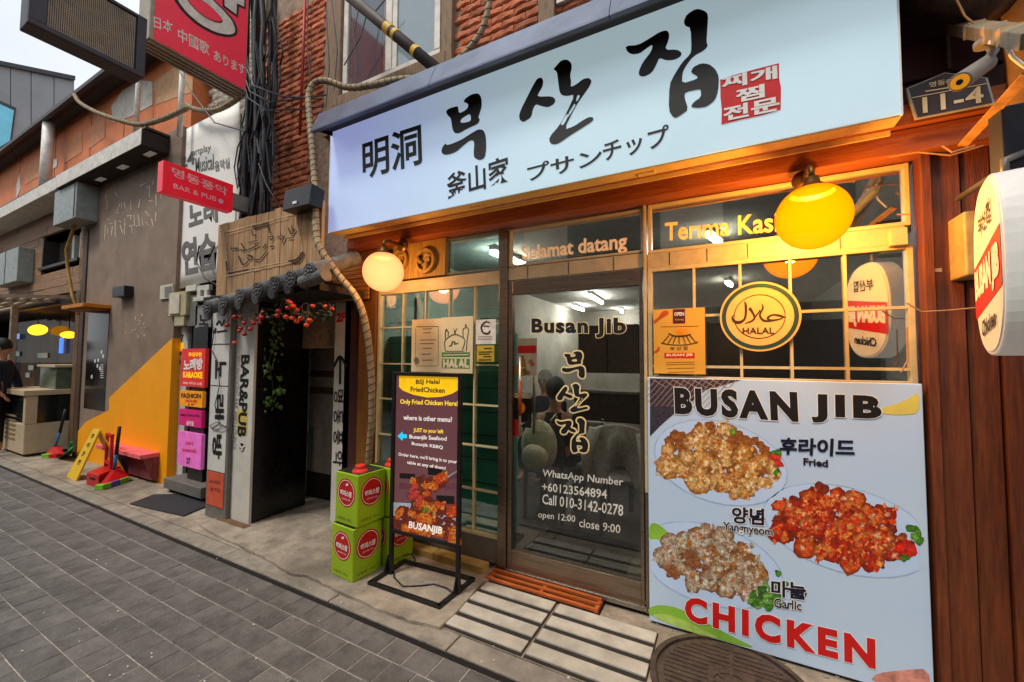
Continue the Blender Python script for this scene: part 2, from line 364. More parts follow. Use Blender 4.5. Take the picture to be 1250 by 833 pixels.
# brick upper wall core and side walls
core = mat('old mortar', 'a08470', .9, var=.2, scale=20, bump=.4)
XB0 = P(318, 100, 2.62).x
bxx('upper_wall', core, sh, XB0, 2.6, 2.64, 9, 2.66, 6.2, 0)
bxx('side_wall', core, sh, -3.06, -3.02, 2.7, 9.1, 0, 2.66, 0); bxx('side_wall', core, sh, 1.5, 2.6, 2.62, 9.1, 0, 2.66, 0)
# bricks, one by one
brm = mat('split face red brick', 'a4502e', .85, var=.2, scale=8, bump=.6, rnd=.3, dirt=.3, col2='cf8058')
brs = []
for k in range(8):
    mb = MB(); w, h = .192, .0605; nx, nz = 5, 3; pr = [.003, .013, .010, .0]; vs = []
    for j in range(nz+1):
        for i in range(nx+1):
            e = 1 if 0 < i < nx else .35
            vs.append((-w/2+w*i/nx, -(pr[j]*e+random.uniform(-.004, .005)), (0, .012, .044, .0605)[j]+random.uniform(-.002, .002)))
    fs = [(j*(nx+1)+i, j*(nx+1)+i+1, (j+1)*(nx+1)+i+1, (j+1)*(nx+1)+i) for j in range(nz) for i in range(nx)]
    b = len(vs); vs += [(-w/2, .02, 0), (w/2, .02, 0), (w/2, .02, h), (-w/2, .02, h)]
    fs += [(b, b+1)+tuple(range(nx, -1, -1)), (b+2, b+3)+tuple(nz*(nx+1)+i for i in range(nx+1)), (b+3, b)+tuple(j*(nx+1) for j in range(nz+1)), (b+1, b+2)+tuple(j*(nx+1)+nx for j in range(nz, -1, -1))]
    mb.add(vs, fs); brs.append(mb.mesh('brick', brm))
UX0, UX1 = P(402, 100, 2.62).x, P(548, 60, 2.62).x      # upstairs window with its posts
UZ0 = P(520, 100, 2.62).z-.12
nb = 0; brx = MB()
for j in range(60):
    z = 2.2+j*.066
    if z > 5.2: break
    for i in range(40):
        x = -4.75+i*.198+(j % 2)*.099
        if x < XB0+.08 or x > .8: continue
        if UX0-.06 < x < UX1+.08 and z > UZ0-.03: continue
        if z < 2.62 and x > -3.1: continue
        d = V((x, 2.63, z))-CP; zc = d.dot(fw); uu = 625+FPX*d.dot(rt)/zc; vv = 416.5-FPX*d.dot(up)/zc
        if vv < -12 or uu > 735: continue
        sgn = 149-(uu-378)*.418 if uu > 378 else 400
        if vv > sgn+12: continue
        if nb < 298: piece('brick', brs[nb % 8], sh, (x, 2.635, z)); nb += 1
        else: brx.box(x-.094, x+.094, 2.615, 2.65, z, z+.058)
if brx.v: brx.build('brick', brm, sh, kind='stuff')
bxx('lower_side_wall', core, sh, XB0, -3.06, 2.64, 2.7, 1.6, 2.66, 0)
# upstairs window
wf = mat('old white window frame', 'e0d8ca', .6, var=.08, bump=.15, dirt=.25); wdp = mat('weathered timber post', '8c745a', .8, var=.2, scale=10, bump=.5, stretch=(6, 6, .8))
uwf = MB(); Y = 2.61
zt, zb = 5.1, P(500, 75, Y).z
xa, xm, xb_ = P(418, 100, Y).x, P(474, 60, Y).x, P(535, 30, Y).x
zb = P(420, 112, Y).z
uwf.box(xa, xb_+.02, Y, Y+.06, zb-.05, zb+.02); 
for x0, x1 in ((xa, xa+.06), (xm-.035, xm+.035), (xb_-.04, xb_+.02)): uwf.box(x0, x1, Y-.003, Y+.055, zb+.02, zt)
uwo = uwf.build('upstairs_window', wf, sh, bevel=.004)
MB().box(xm+.035, xm+.09, Y+.01, Y+.05, zb+.03, zt).build('sash', wf, uwo, bevel=.003)
MB().box(xa+.06, xm-.035, Y+.012, Y+.016, zb, zt).build('pane', gl_up, uwo); MB().box(xm+.035, xb_-.04, Y+.013, Y+.017, zb, zt).build('pane', gl_up, uwo)
MB().box(xa+.1, xm-.1, Y+.022, Y+.027, zb, zt).build('blind', mat('dusty blind', '6c6866', .9, var=.03), uwo)
MB().box(xm+.1, xb_-.04, Y+.022, Y+.027, zb, zt).build('curtain', mat('pale curtain', 'c4cac6', .9, var=.03), uwo)
for u0_, u1_ in ((397, 415), (538, 551)):
    a, b = P(u0_, 60, 2.58), P(u1_, 60, 2.58); bxx('window_post', wdp, sh, a.x, b.x, 2.58, 2.66, zb-.4, 5.2)
a, b = P(657, 5, 2.58), P(676, 5, 2.58); bxx('window_post', wdp, sh, a.x, b.x, 2.58, 2.66, 3.0, 5.2)
bxx('window_sill_board', wdp, sh, xa-.02, xb_+.1, 2.57, 2.66, zb-.16, zb-.055)
a = P(676, 3, 2.58); bxx('upstairs_window_frame', wf, sh, a.x+.01, a.x+.6, 2.6, 2.65, a.z-.0, 5.2)
# fascia beam and posts
bxx('fascia_beam', redwoodx, sh, -2.9, 1.9, 2.43, 2.6, 2.452, 2.56)
bxx('fascia_beam', redwoodx, sh, -2.9, 1.9, 2.40, 2.6, 2.565, 2.66)
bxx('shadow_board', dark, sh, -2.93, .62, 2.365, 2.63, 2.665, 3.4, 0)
bxx('left_post', wood('orange brown post', '6a3a14', '94601e', 'z'), sh, -2.84, XL0-.035, 2.52, 2.62, .08, 2.445)
bxx('left_boarding', brownw, sh, -3.06, -2.845, 2.56, 2.66, 0, 2.66, 0)
bxx('header_backing', dark, sh, -2.84, XL1-.5, 2.58, 2.62, ZL+.1, 2.445, 0)
bxx('base_panel', mat('grey base panel', '6a6054', .7, dirt=.5), sh, XL0-.02, XL1+.01, 2.535, 2.62, .07, .235)
bxx('base_panel', MATS['grey base panel'], sh, XR0, 1.5, 2.545, 2.62, 0, 1.39)
# aluminium posts each side of the door
bxx('door_post', alum, sh, XL1+.004, XD0-.004, 2.525, 2.61, .06, 2.445); bxx('door_post', cream, sh, XD1+.004, XR0-.03, 2.525, 2.61, .72, 2.445)
bxx('door_post', alum, sh, XD1+.004, XR0-.03, 2.525, 2.61, .03, .715)
# header bands of small cream tiles
hb = MB().box(XL0-.03, XL1, 2.545, 2.6, ZL+.012, ZL+.1).build('header_band', cream, sh, bevel=.002)
hb2 = MB().box(XD0-.003, XD1+.003, 2.54, 2.6, 2.065, 2.155).build('header_band', cream, sh, bevel=.002)
for k in range(3): MB().box(-1.36+.3*k+.145, -1.36+.3*k+.148, 2.537, 2.54, 2.07, 2.15).build('joint_line', dark, hb2)
bxx('header_band', cream, sh, XR0-.026, XR1, 2.54, 2.6, ZL+.012, 2.145)
for k in range(5): x = XR0+.1+k*.2; bxx('joint_line', dark, sh, x, x+.003, 2.5375, 2.54, ZL+.02, 2.14, 0)
# ---- window builder: frame is the part, muntins and panes its children
def window(name, x0, x1, z0, z1, cols, rows, fm, gm, t=.022, mt=.011, fr=.02):
    f = MB(); yf = 2.535
    f.box(x0-t, x0, yf, yf+.05, z0-t, z1+t); f.box(x1, x1+t, yf, yf+.05, z0-t, z1+t); f.box(x0, x1, yf+.002, yf+.048, z1, z1+t); f.box(x0, x1, yf+.002, yf+.048, z0-t, z0)
    o = f.build(name, fm, sh, bevel=.003)
    for c in cols: MB().box(c-mt/2, c+mt/2, yf+.006, yf+.03, z0, z1).build('muntin', fm, o, bevel=.002)
    cs = [x0]+list(cols)+[x1]
    for r_ in rows: MB().box(x0, x1, yf+.009, yf+.028, r_-mt/2, r_+mt/2).build('muntin', fm, o)
    rs = [z0]+sorted(rows)+[z1]
    for i in range(len(cs)-1):
        for j in range(len(rs)-1):
            g = MB(); g.box(cs[i]+mt/2, cs[i+1]-mt/2, yf+.026, yf+.029, rs[j]+mt/2, rs[j+1]-mt/2); g.build('pane', gm, o)
    return o
cw = mat('cream muntin paint', 'cdb98a', .45, var=.08, bump=.1, dirt=.25)
zr = lambda u, vs: [P(u, v, YG).z for v in vs]
wl = window('gridded_window', XL0, XL1, .255, ZL, [P(u, 380, YG).x for u in (493.6, 521, 550, 581)], zr(608, (395, 446, 496, 547, 602)), cw, gl_win)
wl2 = window('transom_window', P(546, 310, YG).x, XL1-.01, 2.17, 2.425, [], [], mat('grey green frame', '6a7468', .5, dirt=.2), gl_win, t=.015)
wd2 = window('transom_window', XD0+.015, XD1-.01, 2.175, 2.415, [], [], cream, gl_r, t=.015)
wr2 = window('transom_window', XR0, XR1, 2.165, 2.425, [], [], cw, gl_r, t=.02)
wr = window('gridded_window', XR0, XR1, 1.41, ZL-.012, [P(u, 400, YG).x for u in (848, 904.3, 965.3, 1032.5)], zr(862, (385.5, 448)), cw, gl_r, t=.024, mt=.014)
bxx('junction_cover', cw, sh, P(1087, 300, 2.5).x, P(1109, 300, 2.5).x, 2.5, 2.54, P(1100, 299, 2.5).z, P(1100, 278, 2.5).z)
TP('Selamat datang', mat('peach vinyl', 'f4c090', .5, emit=(1, .6, .3), es=.12), wd2, (638, 322), (765, 308.5), (638, 301), 2.555, off=.02, res=4)  # weak emission stands in for light on the vinyl letters
TP('Terıma Kasih', mat('orange vinyl', 'fcc050', .5, emit=(1, .5, .1), es=.18), wr2, (812, 294), (966, 281), (812, 273), 2.555, off=.014, res=4)  # backlit look put into the vinyl as a slight glow
lg2 = TP('부산집', mat('white vinyl', 'd8d4c8', .6), wl, (472, 377), (482, 376), (472, 371), 2.555, off=.01)
mb = MB(); c = P(478, 368, 2.555)
def disc2(mb, c, rx, rz, n=32, th=.002): return mb.prism([c+V((rx*cos(2*pi*k/n), 0, rz*sin(2*pi*k/n))) for k in range(n)], (0, -th, 0))
a = [(472, 361), (483.5, 361), (483, 370), (477, 375.5), (472.5, 370)]
MB().prism([P(u, v, 2.556) for u, v in a], (0, -.001, 0)).build('crest_sticker', MATS['white vinyl'], wl)
# ---------------------------------------------------------------- the glass door
dr = MB(); yd = 2.535; zs = .075
ZB = .06; z_top = 2.06
x0, x1 = XD0+.004, XD1-.004
dr.box(x0, x0+.028, yd, yd+.045, ZB, z_top); dr.box(x1-.02, x1, yd, yd+.045, ZB, z_top); dr.box(x0+.028, x1-.02, yd+.001, yd+.044, 1.96, z_top); dr.box(x0+.028, x1-.02, yd+.001, yd+.044, ZB, ZB+.13)
door = dr.build('glass_door', alum, sh, bevel=.003)
MB().box(x0+.028, x1-.02, yd+.02, yd+.028, ZB+.13, 1.96).build('pane', gl_door, door)
bxx('threshold', steel, sh, XD0-.01, XD1+.02, 2.53, 2.62, .03, .058)
hx = P(635.5, 500, 2.5).x
hd = MB(); hd.cyl((hx, 2.49, .98), (hx, 2.49, 1.52), .010, n=10); hd.cyl((hx, 2.49, 1.06), (hx, 2.56, 1.06), .007); hd.cyl((hx, 2.49, 1.44), (hx, 2.56, 1.44), .007)
hh = hd.build('handle', mat('satin handle', 'b0a898', .3, metal=.8), door, smooth=True); MB().cyl((hx, 2.4905, 1.12), (hx, 2.4905, 1.36), .0125, n=10).build('handle_grip', mat('brown grip', '8a3c14', .5), hh, smooth=True)
hx2 = hx+.045; MB().cyl((hx2, 2.62, .98), (hx2, 2.62, 1.52), .010, n=10).build('inner_handle', MATS['satin handle'], door, smooth=True)
TP('Busan Jib', creamp, door, (650, 410.5), (763, 412), (650, 390), 2.5545, off=.075, res=3, sp=1.14); TP('Busan Jib', black, door, (650, 410.5), (763, 412), (650, 390), 2.5535, off=.045, res=3, sp=1.14)
for s_, a_, b_, c_, o_ in (('WhatsApp Number', (662, 584), (760, 596), (663, 573), .012), ('+60123564894', (662, 599), (741, 609), (662, 589), .012),
        ('Call 010-3142-0278', (662, 615), (760.5, 630), (662.5, 603), .012), ('open 12:00', (657, 634), (702, 640), (657.5, 624), .006), ('close 9:00', (707, 643), (757, 651.5), (707.5, 633), .006)):
    TP(s_, MATS['white vinyl'], door, a_, b_, c_, 2.5545, off=o_)
# brush lettering outlines (sign proportions), traced once and used on the sign and on the door
def q(pts, sc, ox, oy): return [(ox+x/sc, oy+y/sc) for x, y in pts]
BU = [q([(80,425),(100,405),(160,388),(165,400),(170,440),(225,410),(235,375),(200,360),(210,340),(250,310),(300,300),(322,330),(325,390),(310,440),(300,465),(312,480),(300,510),(230,540),(170,575),(140,572),(125,545),(115,470),(95,455)], 5.552, 530, 60),
      q([(178,500),(185,475),(240,442),(250,455),(250,490),(205,502)], 5.552, 530, 60),
      q([(50,700),(55,670),(78,640),(90,655),(180,620),(250,575),(300,545),(335,550),(352,590),(355,680),(345,740),(310,757),(275,740),(268,715),(275,625),(245,620),(190,665),(150,700),(100,718),(65,718)], 5.552, 530, 60)]
SAN = [q([(700,200),(730,195),(742,220),(735,260),(710,300),(700,325),(800,322),(825,345),(815,375),(775,398),(730,390),(690,375),(670,410),(660,465),(605,500),(580,480),(577,450),(590,410),(630,330),(665,260)], 5.552, 530, 60),
       q([(808,140),(830,115),(860,80),(900,72),(930,95),(935,130),(922,180),(930,225),(925,260),(960,245),(1010,205),(1050,197),(1070,220),(1055,255),(1020,305),(960,390),(880,550),(950,525),(1000,490),(1050,462),(1080,465),(1078,490),(1000,540),(920,590),(850,640),(815,650),(785,640),(780,600),(850,520),(900,430),(955,310),(900,322),(865,315),(850,290),(840,210),(833,155)], 5.552, 530, 60),
       q([(972,312),(990,318),(978,345),(960,362)], 5.552, 530, 60), q([(950,372),(962,380),(930,432),(905,470),(915,430),(938,395)], 5.552, 530, 60), q([(900,440),(912,450),(885,505),(870,520),(858,512),(880,470)], 5.552, 530, 60)]
JIP = [q([(70,295),(150,290),(220,250),(290,205),(335,195),(350,220),(345,260),(320,320),(400,318),(430,340),(420,365),(380,385),(330,388),(285,370),(270,410),(240,465),(190,492),(158,485),(155,455),(180,400),(235,330),(245,285),(200,315),(160,345),(110,350),(80,330)], 5.205, 750, 0),
       q([(440,140),(460,95),(520,58),(570,70),(597,95),(590,200),(585,270),(595,295),(570,325),(500,362),(450,430),(432,470),(430,535),(525,505),(530,490),(485,465),(500,430),(550,405),(600,410),(640,440),(665,490),(660,580),(640,640),(590,680),(540,690),(485,685),(500,655),(550,620),(550,580),(540,570),(450,590),(445,620),(470,700),(430,730),(395,752),(375,750),(345,705),(350,540),(380,480),(430,400),(480,350),(490,320),(485,180),(450,170)], 5.205, 750, 0)]
YS = 2.2
def to_sign(g): return [[(lambda w: (w.x, w.z))(P(u, v, YS)) for u, v in smooth_poly(pl)] for pl in g]
GS = [to_sign(g) for g in (BU, SAN, JIP)]
def brush(g, m, parent, box=None, off=0, lift=.003, Y=YS):
    xs = [p[0] for pl in g for p in pl]; zs_ = [p[1] for pl in g for p in pl]; bx0, bx1, bz0, bz1 = min(xs), max(xs), min(zs_), max(zs_)
    if box is None: box = (bx0, bx1, bz0, bz1)
    sx = (box[1]-box[0])/(bx1-bx0); sz = (box[3]-box[2])/(bz1-bz0)
    g2 = [[(box[0]+(x-bx0)*sx, box[2]+(z-bz0)*sz) for x, z in pl] for pl in g]
    vs = []; fs = []
    if off:                                            # outline: fat tubes round every edge plus the fill
        mb = MB()
        for pl in g2:
            for i in range(len(pl)):
                a, b = pl[i], pl[(i+1) % len(pl)]; d = V((b[0]-a[0], b[1]-a[1])); 
                if d.length < 1e-5: continue
                nn = V((-d.y, d.x)).normalized()*off; e = d.normalized()*off*.6
                mb.add([(a[0]-e.x-nn.x, Y-lift, a[1]-e.y-nn.y), (b[0]+e.x-nn.x, Y-lift, b[1]+e.y-nn.y), (b[0]+e.x+nn.x, Y-lift, b[1]+e.y+nn.y), (a[0]-e.x+nn.x, Y-lift, a[1]-e.y+nn.y)], [(0, 1, 2, 3)])
                lift += 1e-6
        return mb.build('lettering', m, parent)
    v_, f_ = fill(g2); ps, f2 = orient(v_, f_, lambda x, z: V((x, Y-lift, z)), FRONT)
    return MB().add(ps, f2).build('lettering', m, parent)
for g, (ua, va, ub, vb) in zip(GS, ((686, 429, 714, 461), (680, 469, 718, 502), (679, 511, 718, 550))):
    a, b = P(ua, vb, 2.555), P(ub, va, 2.555); bb = (a.x, b.x, a.z, b.z)
    brush(g, creamp, door, bb, off=.009, Y=2.5545, lift=0); brush(g, black, door, bb, Y=2.553, lift=0)
# ---------------------------------------------------------------- right hand wooden wall, plank by plank
xs = [.815]+[P(u, 500, 2.5).x for u in (1132, 1177, 1189, 1238)]
bxx('corner_post', redwood, sh, .80, .835, 2.47, 2.6, 0, 2.45)
wds = [(.84, P(1171, 400, 2.5).x-.003), (P(1171, 400, 2.5).x+.003, P(1187, 700, 2.5).x-.003)]
x = .842
for k in range(7):
    w = (.102, .10, .105, .11, .1, .11, .1)[k]
    bxx('plank', redwood, sh, x, x+w-.007, 2.498+(.012 if k in (1, 4) else 0), 2.56, 0, 2.448, .004); x += w
bxx('plank_backing', dark, sh, .84, 1.6, 2.565, 2.61, 0, 2.44, 0)
bxx('knot_filler', mat('pale filler', 'c0a878', .8), sh, *[f for f in (P(1145, 328, 2.497).x-.012, P(1145, 328, 2.497).x+.012)], 2.495, 2.499, P(1145, 330, 2.497).z-.008, P(1145, 330, 2.497).z+.008, 0)
# dark boards above, right of the sign
for k in range(6): bxx('upper_board', brownw, sh, .72, 2.6, 2.60-.012*(k % 2), 2.64, 2.67+k*.19, 2.67+(k+1)*.19-.008, .004)
bxx('panel_strip', mat('weathered strip', '6a5644', .8), sh, P(1152, 40, 2.59).x, P(1157, 40, 2.59).x, 2.57, 2.6, P(1152, 88, 2.59).z, P(1157, 38, 2.59).z)
bxx('parapet', core, sh, XB0, 2.6, 2.64, 9, 6.21, 6.4, 0)
# ceiling tube lights
tg = emis('tube glow', (.9, .96, 1), 70)
for a, b, lab in (((715.5, 359), (735, 370), 'bright ceiling tube light above the door lettering'), ((757.5, 379), (773, 388), 'farther ceiling tube light at the right of the door glass'), ((600, 308), (640, 324), 'ceiling tube light seen at the left end of the transom windows'),
                  ((864, 286), (879, 298), 'ceiling tube light seen under the yellow window lettering'), ((700, 375), (712, 379), 'dim ceiling tube light seen behind the door lettering'), ((887, 345), (893, 349), 'short ceiling light seen beside the round halal sign')):
    A_, B_ = hit(*a, (0, 0, 2.53), (0, 0, 1)), hit(*b, (0, 0, 2.53), (0, 0, 1))
    for q_ in (A_, B_): q_.y = min(8.8, q_.y); q_.x = max(-2.85, q_.x)
    if (A_-B_).length < .3: B_ = A_+(B_-A_).normalized()*.3
    A_ = B_+(A_-B_).normalized()*min(.9, (A_-B_).length)
    tl = thing('tube_light', lab, 'tube light', tuple((A_+B_)/2), group='ceiling tube lights in the shop')
    MB().bar(A_+V((0, 0, .045)), B_+V((0, 0, .045)), .06, .04).build('fitting', whitep, tl); MB().bar(A_, B_, .035, .03).build('tube', tg, tl)
# ---------------------------------------------------------------- main sign box
sa, sb = P(400, 290, YS), P(1102.5, 137, YS); sx0, sx1 = sa.x, sb.x; sz0 = P(700, 223, YS).z; sz1 = 3.385
sg = thing('sign_box', 'long pale blue lightbox sign with black brush lettering above the shop front', 'sign', ((sx0+sx1)/2, 2.3, sz0))
face = mat('pale blue sign acrylic', 'a8bfca', .35, dirt=.1, var=.04, scale=1.2, emit=(.44, .60, .82), es=.24)
ft_ = face.node_tree; FN = ft_.nodes; fc0 = FN.new('ShaderNodeTexCoord'); fsx = FN.new('ShaderNodeSeparateXYZ'); frm = FN.new('ShaderNodeValToRGB'); fnz = FN.new('ShaderNodeTexNoise'); fnz.inputs['Scale'].default_value = .8; fma = FN.new('ShaderNodeMath'); fma.operation = 'MULTIPLY_ADD'; fma.inputs[1].default_value = .5
# the tubes inside differ: cooler, more violet at the left end of the lightbox
ft_.links.new(fc0.outputs['Generated'], fsx.inputs[0]); ft_.links.new(fc0.outputs['Object'], fnz.inputs['Vector']); ft_.links.new(fnz.outputs['Fac'], fma.inputs[0]); ft_.links.new(fsx.outputs[0], fma.inputs[2]); ft_.links.new(fma.outputs[0], frm.inputs[0])
frm.color_ramp.elements[0].position = .25; frm.color_ramp.elements[0].color = (.42, .48, .92, 1); frm.color_ramp.elements[1].position = .75; frm.color_ramp.elements[1].color = (.52, .68, .74, 1)
ft_.links.new(frm.outputs[0], FN['Principled BSDF'].inputs['Emission Color'])
MB().box(sx0+.006, sx1-.006, YS, 2.21, sz0+.006, sz1).build('sign_face', face, sg)
snf = mat('cream sign casing', 'e2c078', .5, var=.08, scale=10, dirt=.3)
ub = MB(); ub.prism([(sx0, YS+.012, sz0), (sx0, 2.30, sz0-.0), (sx0, 2.345, sz0+.02), (sx0, YS+.012, sz0+.02)], (sx1-sx0, 0, 0)); ub.build('casing_bottom', snf, sg, bevel=.002)
MB().box(sx0, sx1, 2.348, 2.36, sz0-.012, sz0+.01).build('casing_lip', snf, sg)
MB().box(sx0, sx1, YS+.011, 2.34, sz0+.021, sz1).build('casing', mat('white sign casing', 'b8bcc0', .5), sg)
for x in (sx0+.0, sx1-.007): MB().box(x, x+.007, YS-.002, 2.2105, sz0, sz1).build('edge_strip', whitep, sg)
for k in range(2): x = sx0+1.35+k*1.1; MB().box(x, x+.09, 2.25, 2.29, sz0-.008, sz0).build('latch', MATS['cream sign casing'], sg, bevel=.003)
ink = mat('black sign ink', '17130f', .5)
for g in GS: brush(g, ink, sg)
def SG(s, bl, br, tl, m=ink, off=.015, **k): return TP(s, m, sg, bl, br, tl, YS, off=off, res=4, lift=.003, **k)
SG('明洞', (444, 219), (515, 200), (443, 175), off=.02)
SG('釜山家', (547, 244), (622, 222), (546, 214), off=.02)
SG('プサン', (645, 222), (735, 200), (644, 203), off=.018); SG('チップ', (737, 198), (817, 178), (736, 174), off=.018)
stp = [q([(672,510),(760,480),(900,442),(1045,405),(1046,500),(1058,560),(1056,700),(930,738),(800,765),(680,795),(682,700),(674,620)], 5.205, 750, 0)]
v_, f_ = fill([[(lambda w: (w.x, w.z))(P(u, v, YS)) for u, v in stp[0]]]); ps, f2 = orient(v_, f_, lambda x, z: V((x, YS-.003, z)), FRONT)
MB().add(ps, f2).build('red_seal', redp, sg)
def G2(x, y): return (750+x/5.205, y/5.205)
for s_, a_, b_, c_ in (('찌개', (690, 572), (1028, 502), (688, 498)), ('찜', (780, 655), (947, 620), (778, 578)), ('전문', (700, 772), (1042, 702), (698, 690))):
    SG(s_, G2(*a_), G2(*b_), G2(*c_), m=whitep, off=.035) if False else TP(s_, whitep, sg, G2(*a_), G2(*b_), G2(*c_), YS, off=.035, res=4, lift=.0055)
# ---------------------------------------------------------------- metal canopy over the sign
cy0 = 2.0; cxl = P(379, 150, cy0).x; zlo = P(600, 75, cy0).z; zhi = P(600, 50, cy0+.06).z
cn = thing('metal_canopy', 'dark grey sheet metal canopy along the top of the pale blue sign', 'canopy', (cxl+2, 2.3, zlo))
cm = mat('blue grey sheet metal', '5a6478', .42, metal=.35, var=.12, scale=4, bump=.08, dirt=.3)
xx = cxl; 
while xx < 1.2:
    w = 1.17; MB().prism([(xx, cy0, zlo), (xx, cy0+.0, zlo+.012), (xx, cy0+.07, zhi), (xx, 2.6, zhi+.10), (xx, 2.6, zhi+.09), (xx, cy0+.03, zlo+.03), (xx, cy0+.03, zlo)], (w-.004, 0, 0)).build('canopy_sheet', cm, cn); xx += w
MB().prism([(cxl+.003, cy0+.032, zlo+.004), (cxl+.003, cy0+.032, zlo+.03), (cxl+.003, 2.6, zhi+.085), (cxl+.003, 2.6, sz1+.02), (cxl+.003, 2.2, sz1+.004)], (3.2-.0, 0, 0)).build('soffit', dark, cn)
# ---------------------------------------------------------------- globe lamps
bronze = mat('bronze fitting', '6a4a1e', .4, metal=.7, var=.15)
def globe_mat(name, col, s):                                  # thin opal glass: part of the bulb's light passes straight through
    m = emis(name, col, s); t = m.node_tree; N = t.nodes; tr = N.new('ShaderNodeBsdfTransparent'); mx = N.new('ShaderNodeMixShader'); mx.inputs[0].default_value = .88
    e = [x for x in N if x.type == 'EMISSION'][0]; o = [x for x in N if x.type == 'OUTPUT_MATERIAL'][0]
    t.links.new(tr.outputs[0], mx.inputs[1]); t.links.new(e.outputs[0], mx.inputs[2]); lw = N.new('ShaderNodeLayerWeight'); lw.inputs[0].default_value = .35; mr = N.new('ShaderNodeMapRange'); mr.inputs[3].default_value = s*1.12; mr.inputs[4].default_value = s*.55; t.links.new(lw.outputs['Facing'], mr.inputs[0]); t.links.new(mr.outputs[0], e.inputs[1]); t.links.new(mx.outputs[0], o.inputs[0]); return m
def lamp(u, v, r, label, col, s, w, lc):
    c = P(u, v, 2.2); g = thing('globe_lamp', label, 'lamp', (c.x, c.y, c.z+r), group='round globe lamps under the sign')
    MB().ball(c, r, 40, 24).build('globe', globe_mat('lit globe '+label[:5], col, s), g, smooth=True)
    f = MB(); f.lathe((c.x, c.y, c.z+r-.02), [(.0, .055), (.028, .055), (.032, .03), (.05, .015), (.075, .0), (.085, -.02)], 24); f.tube([(c.x, c.y, c.z+r+.03), (c.x, c.y, c.z+r+.075), (c.x, c.y+.03, c.z+r+.095), (c.x, 2.405, c.z+r+.1)], .012, 8); f.cyl((c.x, 2.405, c.z+r+.1), (c.x, 2.39, c.z+r+.1), .05, n=20)
    f.build('fitting', bronze, g, smooth=True)
    L = bpy.data.lights.new('bulb', 'POINT'); L.energy = w; L.color = lc; L.shadow_soft_size = .05; lo = bpy.data.objects.new('bulb', L); lo.location = WM[g.name].inverted() @ c; lo.parent = g; C.objects.link(lo)
    return c
cR = lamp(992, 265, .143, 'large glowing amber globe lamp hanging before the yellow window lettering', (1.0, .145, .0), 1.9, 125, (1, .45, .07))
cL = lamp(468, 332, .148, 'small glowing pale peach globe lamp hanging over the left gridded window', (1.0, .27, .09), 1.25, 30, (1, .5, .14))
# ---------------------------------------------------------------- chicken poster board
px0, px1 = P(792, 600, 2.5).x, P(1124, 469, 2.5).x; pz0, pz1 = .02, P(950, 464.5, 2.5).z
pb_ = thing('chicken_poster', 'big blue poster board of three chicken dishes leaning under the right window', 'poster', ((px0+px1)/2, 2.5, .02))
bl = mat('pale blue poster print', 'bcd6f6', .32, var=.07, scale=.9, spec=.5, coat=.2, col2='c8dcec')
MB().box(px0, px1, 2.485, 2.52, pz0, pz1).build('board', bl, pb_, bevel=.003)
PY = 2.485
def pr(pts, m, lift, name='print_patch', Y=PY, par=pb_, sm=1):
    pl = [(lambda w: (w.x, w.z))(P(u, v, Y)) for u, v in smooth_poly(pts, sm)] if sm else [(lambda w: (w.x, w.z))(P(u, v, Y)) for u, v in pts]
    v_, f_ = fill([pl]); ps, f2 = orient(v_, f_, lambda x, z: V((x, Y-lift, z)), FRONT); return MB().add(ps, f2).build(name, m, par)
pr([(793.5, 462), (905, 464), (880, 471), (862, 476), (845, 490), (822, 506), (806, 520), (793.5, 533)], mat('netting print', '3e3a44', .4, var=.3, scale=60), .0012, sm=0)
mb = MB()
for k in range(16):
    a = P(794+k*7, 463.5, PY); d = V((-.13, 0, -.16)); b = a+d*min(1, max(.15, (a.x-px0)/.13)); w = V((.0014, 0, -.0008))
    mb.quad(a-w+V((0, -.0018, 0)), b-w+V((0, -.0018, 0)), b+w+V((0, -.0018, 0)), a+w+V((0, -.0018, 0)))
for k in range(7):
    a = P(797+k*12, 463.5, PY); b = a+V((.075, 0, -.045)); w = V((.0012, 0, .0016)); 
    mb.quad(a-w+V((0, -.0019, 0)), b-w+V((0, -.0019, 0)), b+w+V((0, -.0019, 0)), a+w+V((0, -.0019, 0)))
mb.build('net_lines', mat('tan lines', 'b08a78', .5), pb_, kind='stuff')
pgy = mat('faint yellow print', 'd8c860', .35, var=.15, scale=3); pgg = mat('lime print', '8cc040', .35, var=.12, scale=3)
pr([(1122, 478), (1122, 505), (1098, 507), (1075, 505), (1078, 497), (1092, 494), (1108, 487)], pgy, .0012)
pr([(793, 640), (800, 638), (812, 646), (826, 662), (812, 665), (803, 658), (792, 659)], pgg, .0012)
pr([(793, 752), (791, 742), (806, 738), (828, 742), (855, 756), (892, 776), (925, 792), (895, 786), (850, 772)], pgg, .0012)
pr([(793, 752), (808, 748), (835, 757), (860, 770), (880, 780), (850, 774)], mat('lime light print', 'b8d868', .35), .0018)
pr([(1062, 831), (1070, 822), (1100, 818), (1134, 816), (1136, 852), (1100, 842)], mat('pink print', 'd89080', .4, var=.2, scale=20), .0012)
def plate(c, rx, ry, rot):                                  # faint white printed dish
    pts = []
    for k in range(28):
        t = 2*pi*k/28; x, y = rx*cos(t), ry*sin(t); pts.append((max(794.5, min(1122, c[0]+x*cos(rot)-y*sin(rot))), c[1]+x*sin(rot)+y*cos(rot)))
    return pts
for c, rx, ry, ro in (((880, 565), 84, 50, .28), ((1036, 648), 108, 52, .28), ((868, 690), 92, 48, .32)):
    pr(plate(c, rx, ry, ro), mat('dish rim print', 'a8c2e2', .35), .0008, sm=0); pr(plate(c, rx-1.5, ry-1.5, ro), mat('dish print', 'c4dcfa', .35, var=.03, scale=2), .0011, sm=0)
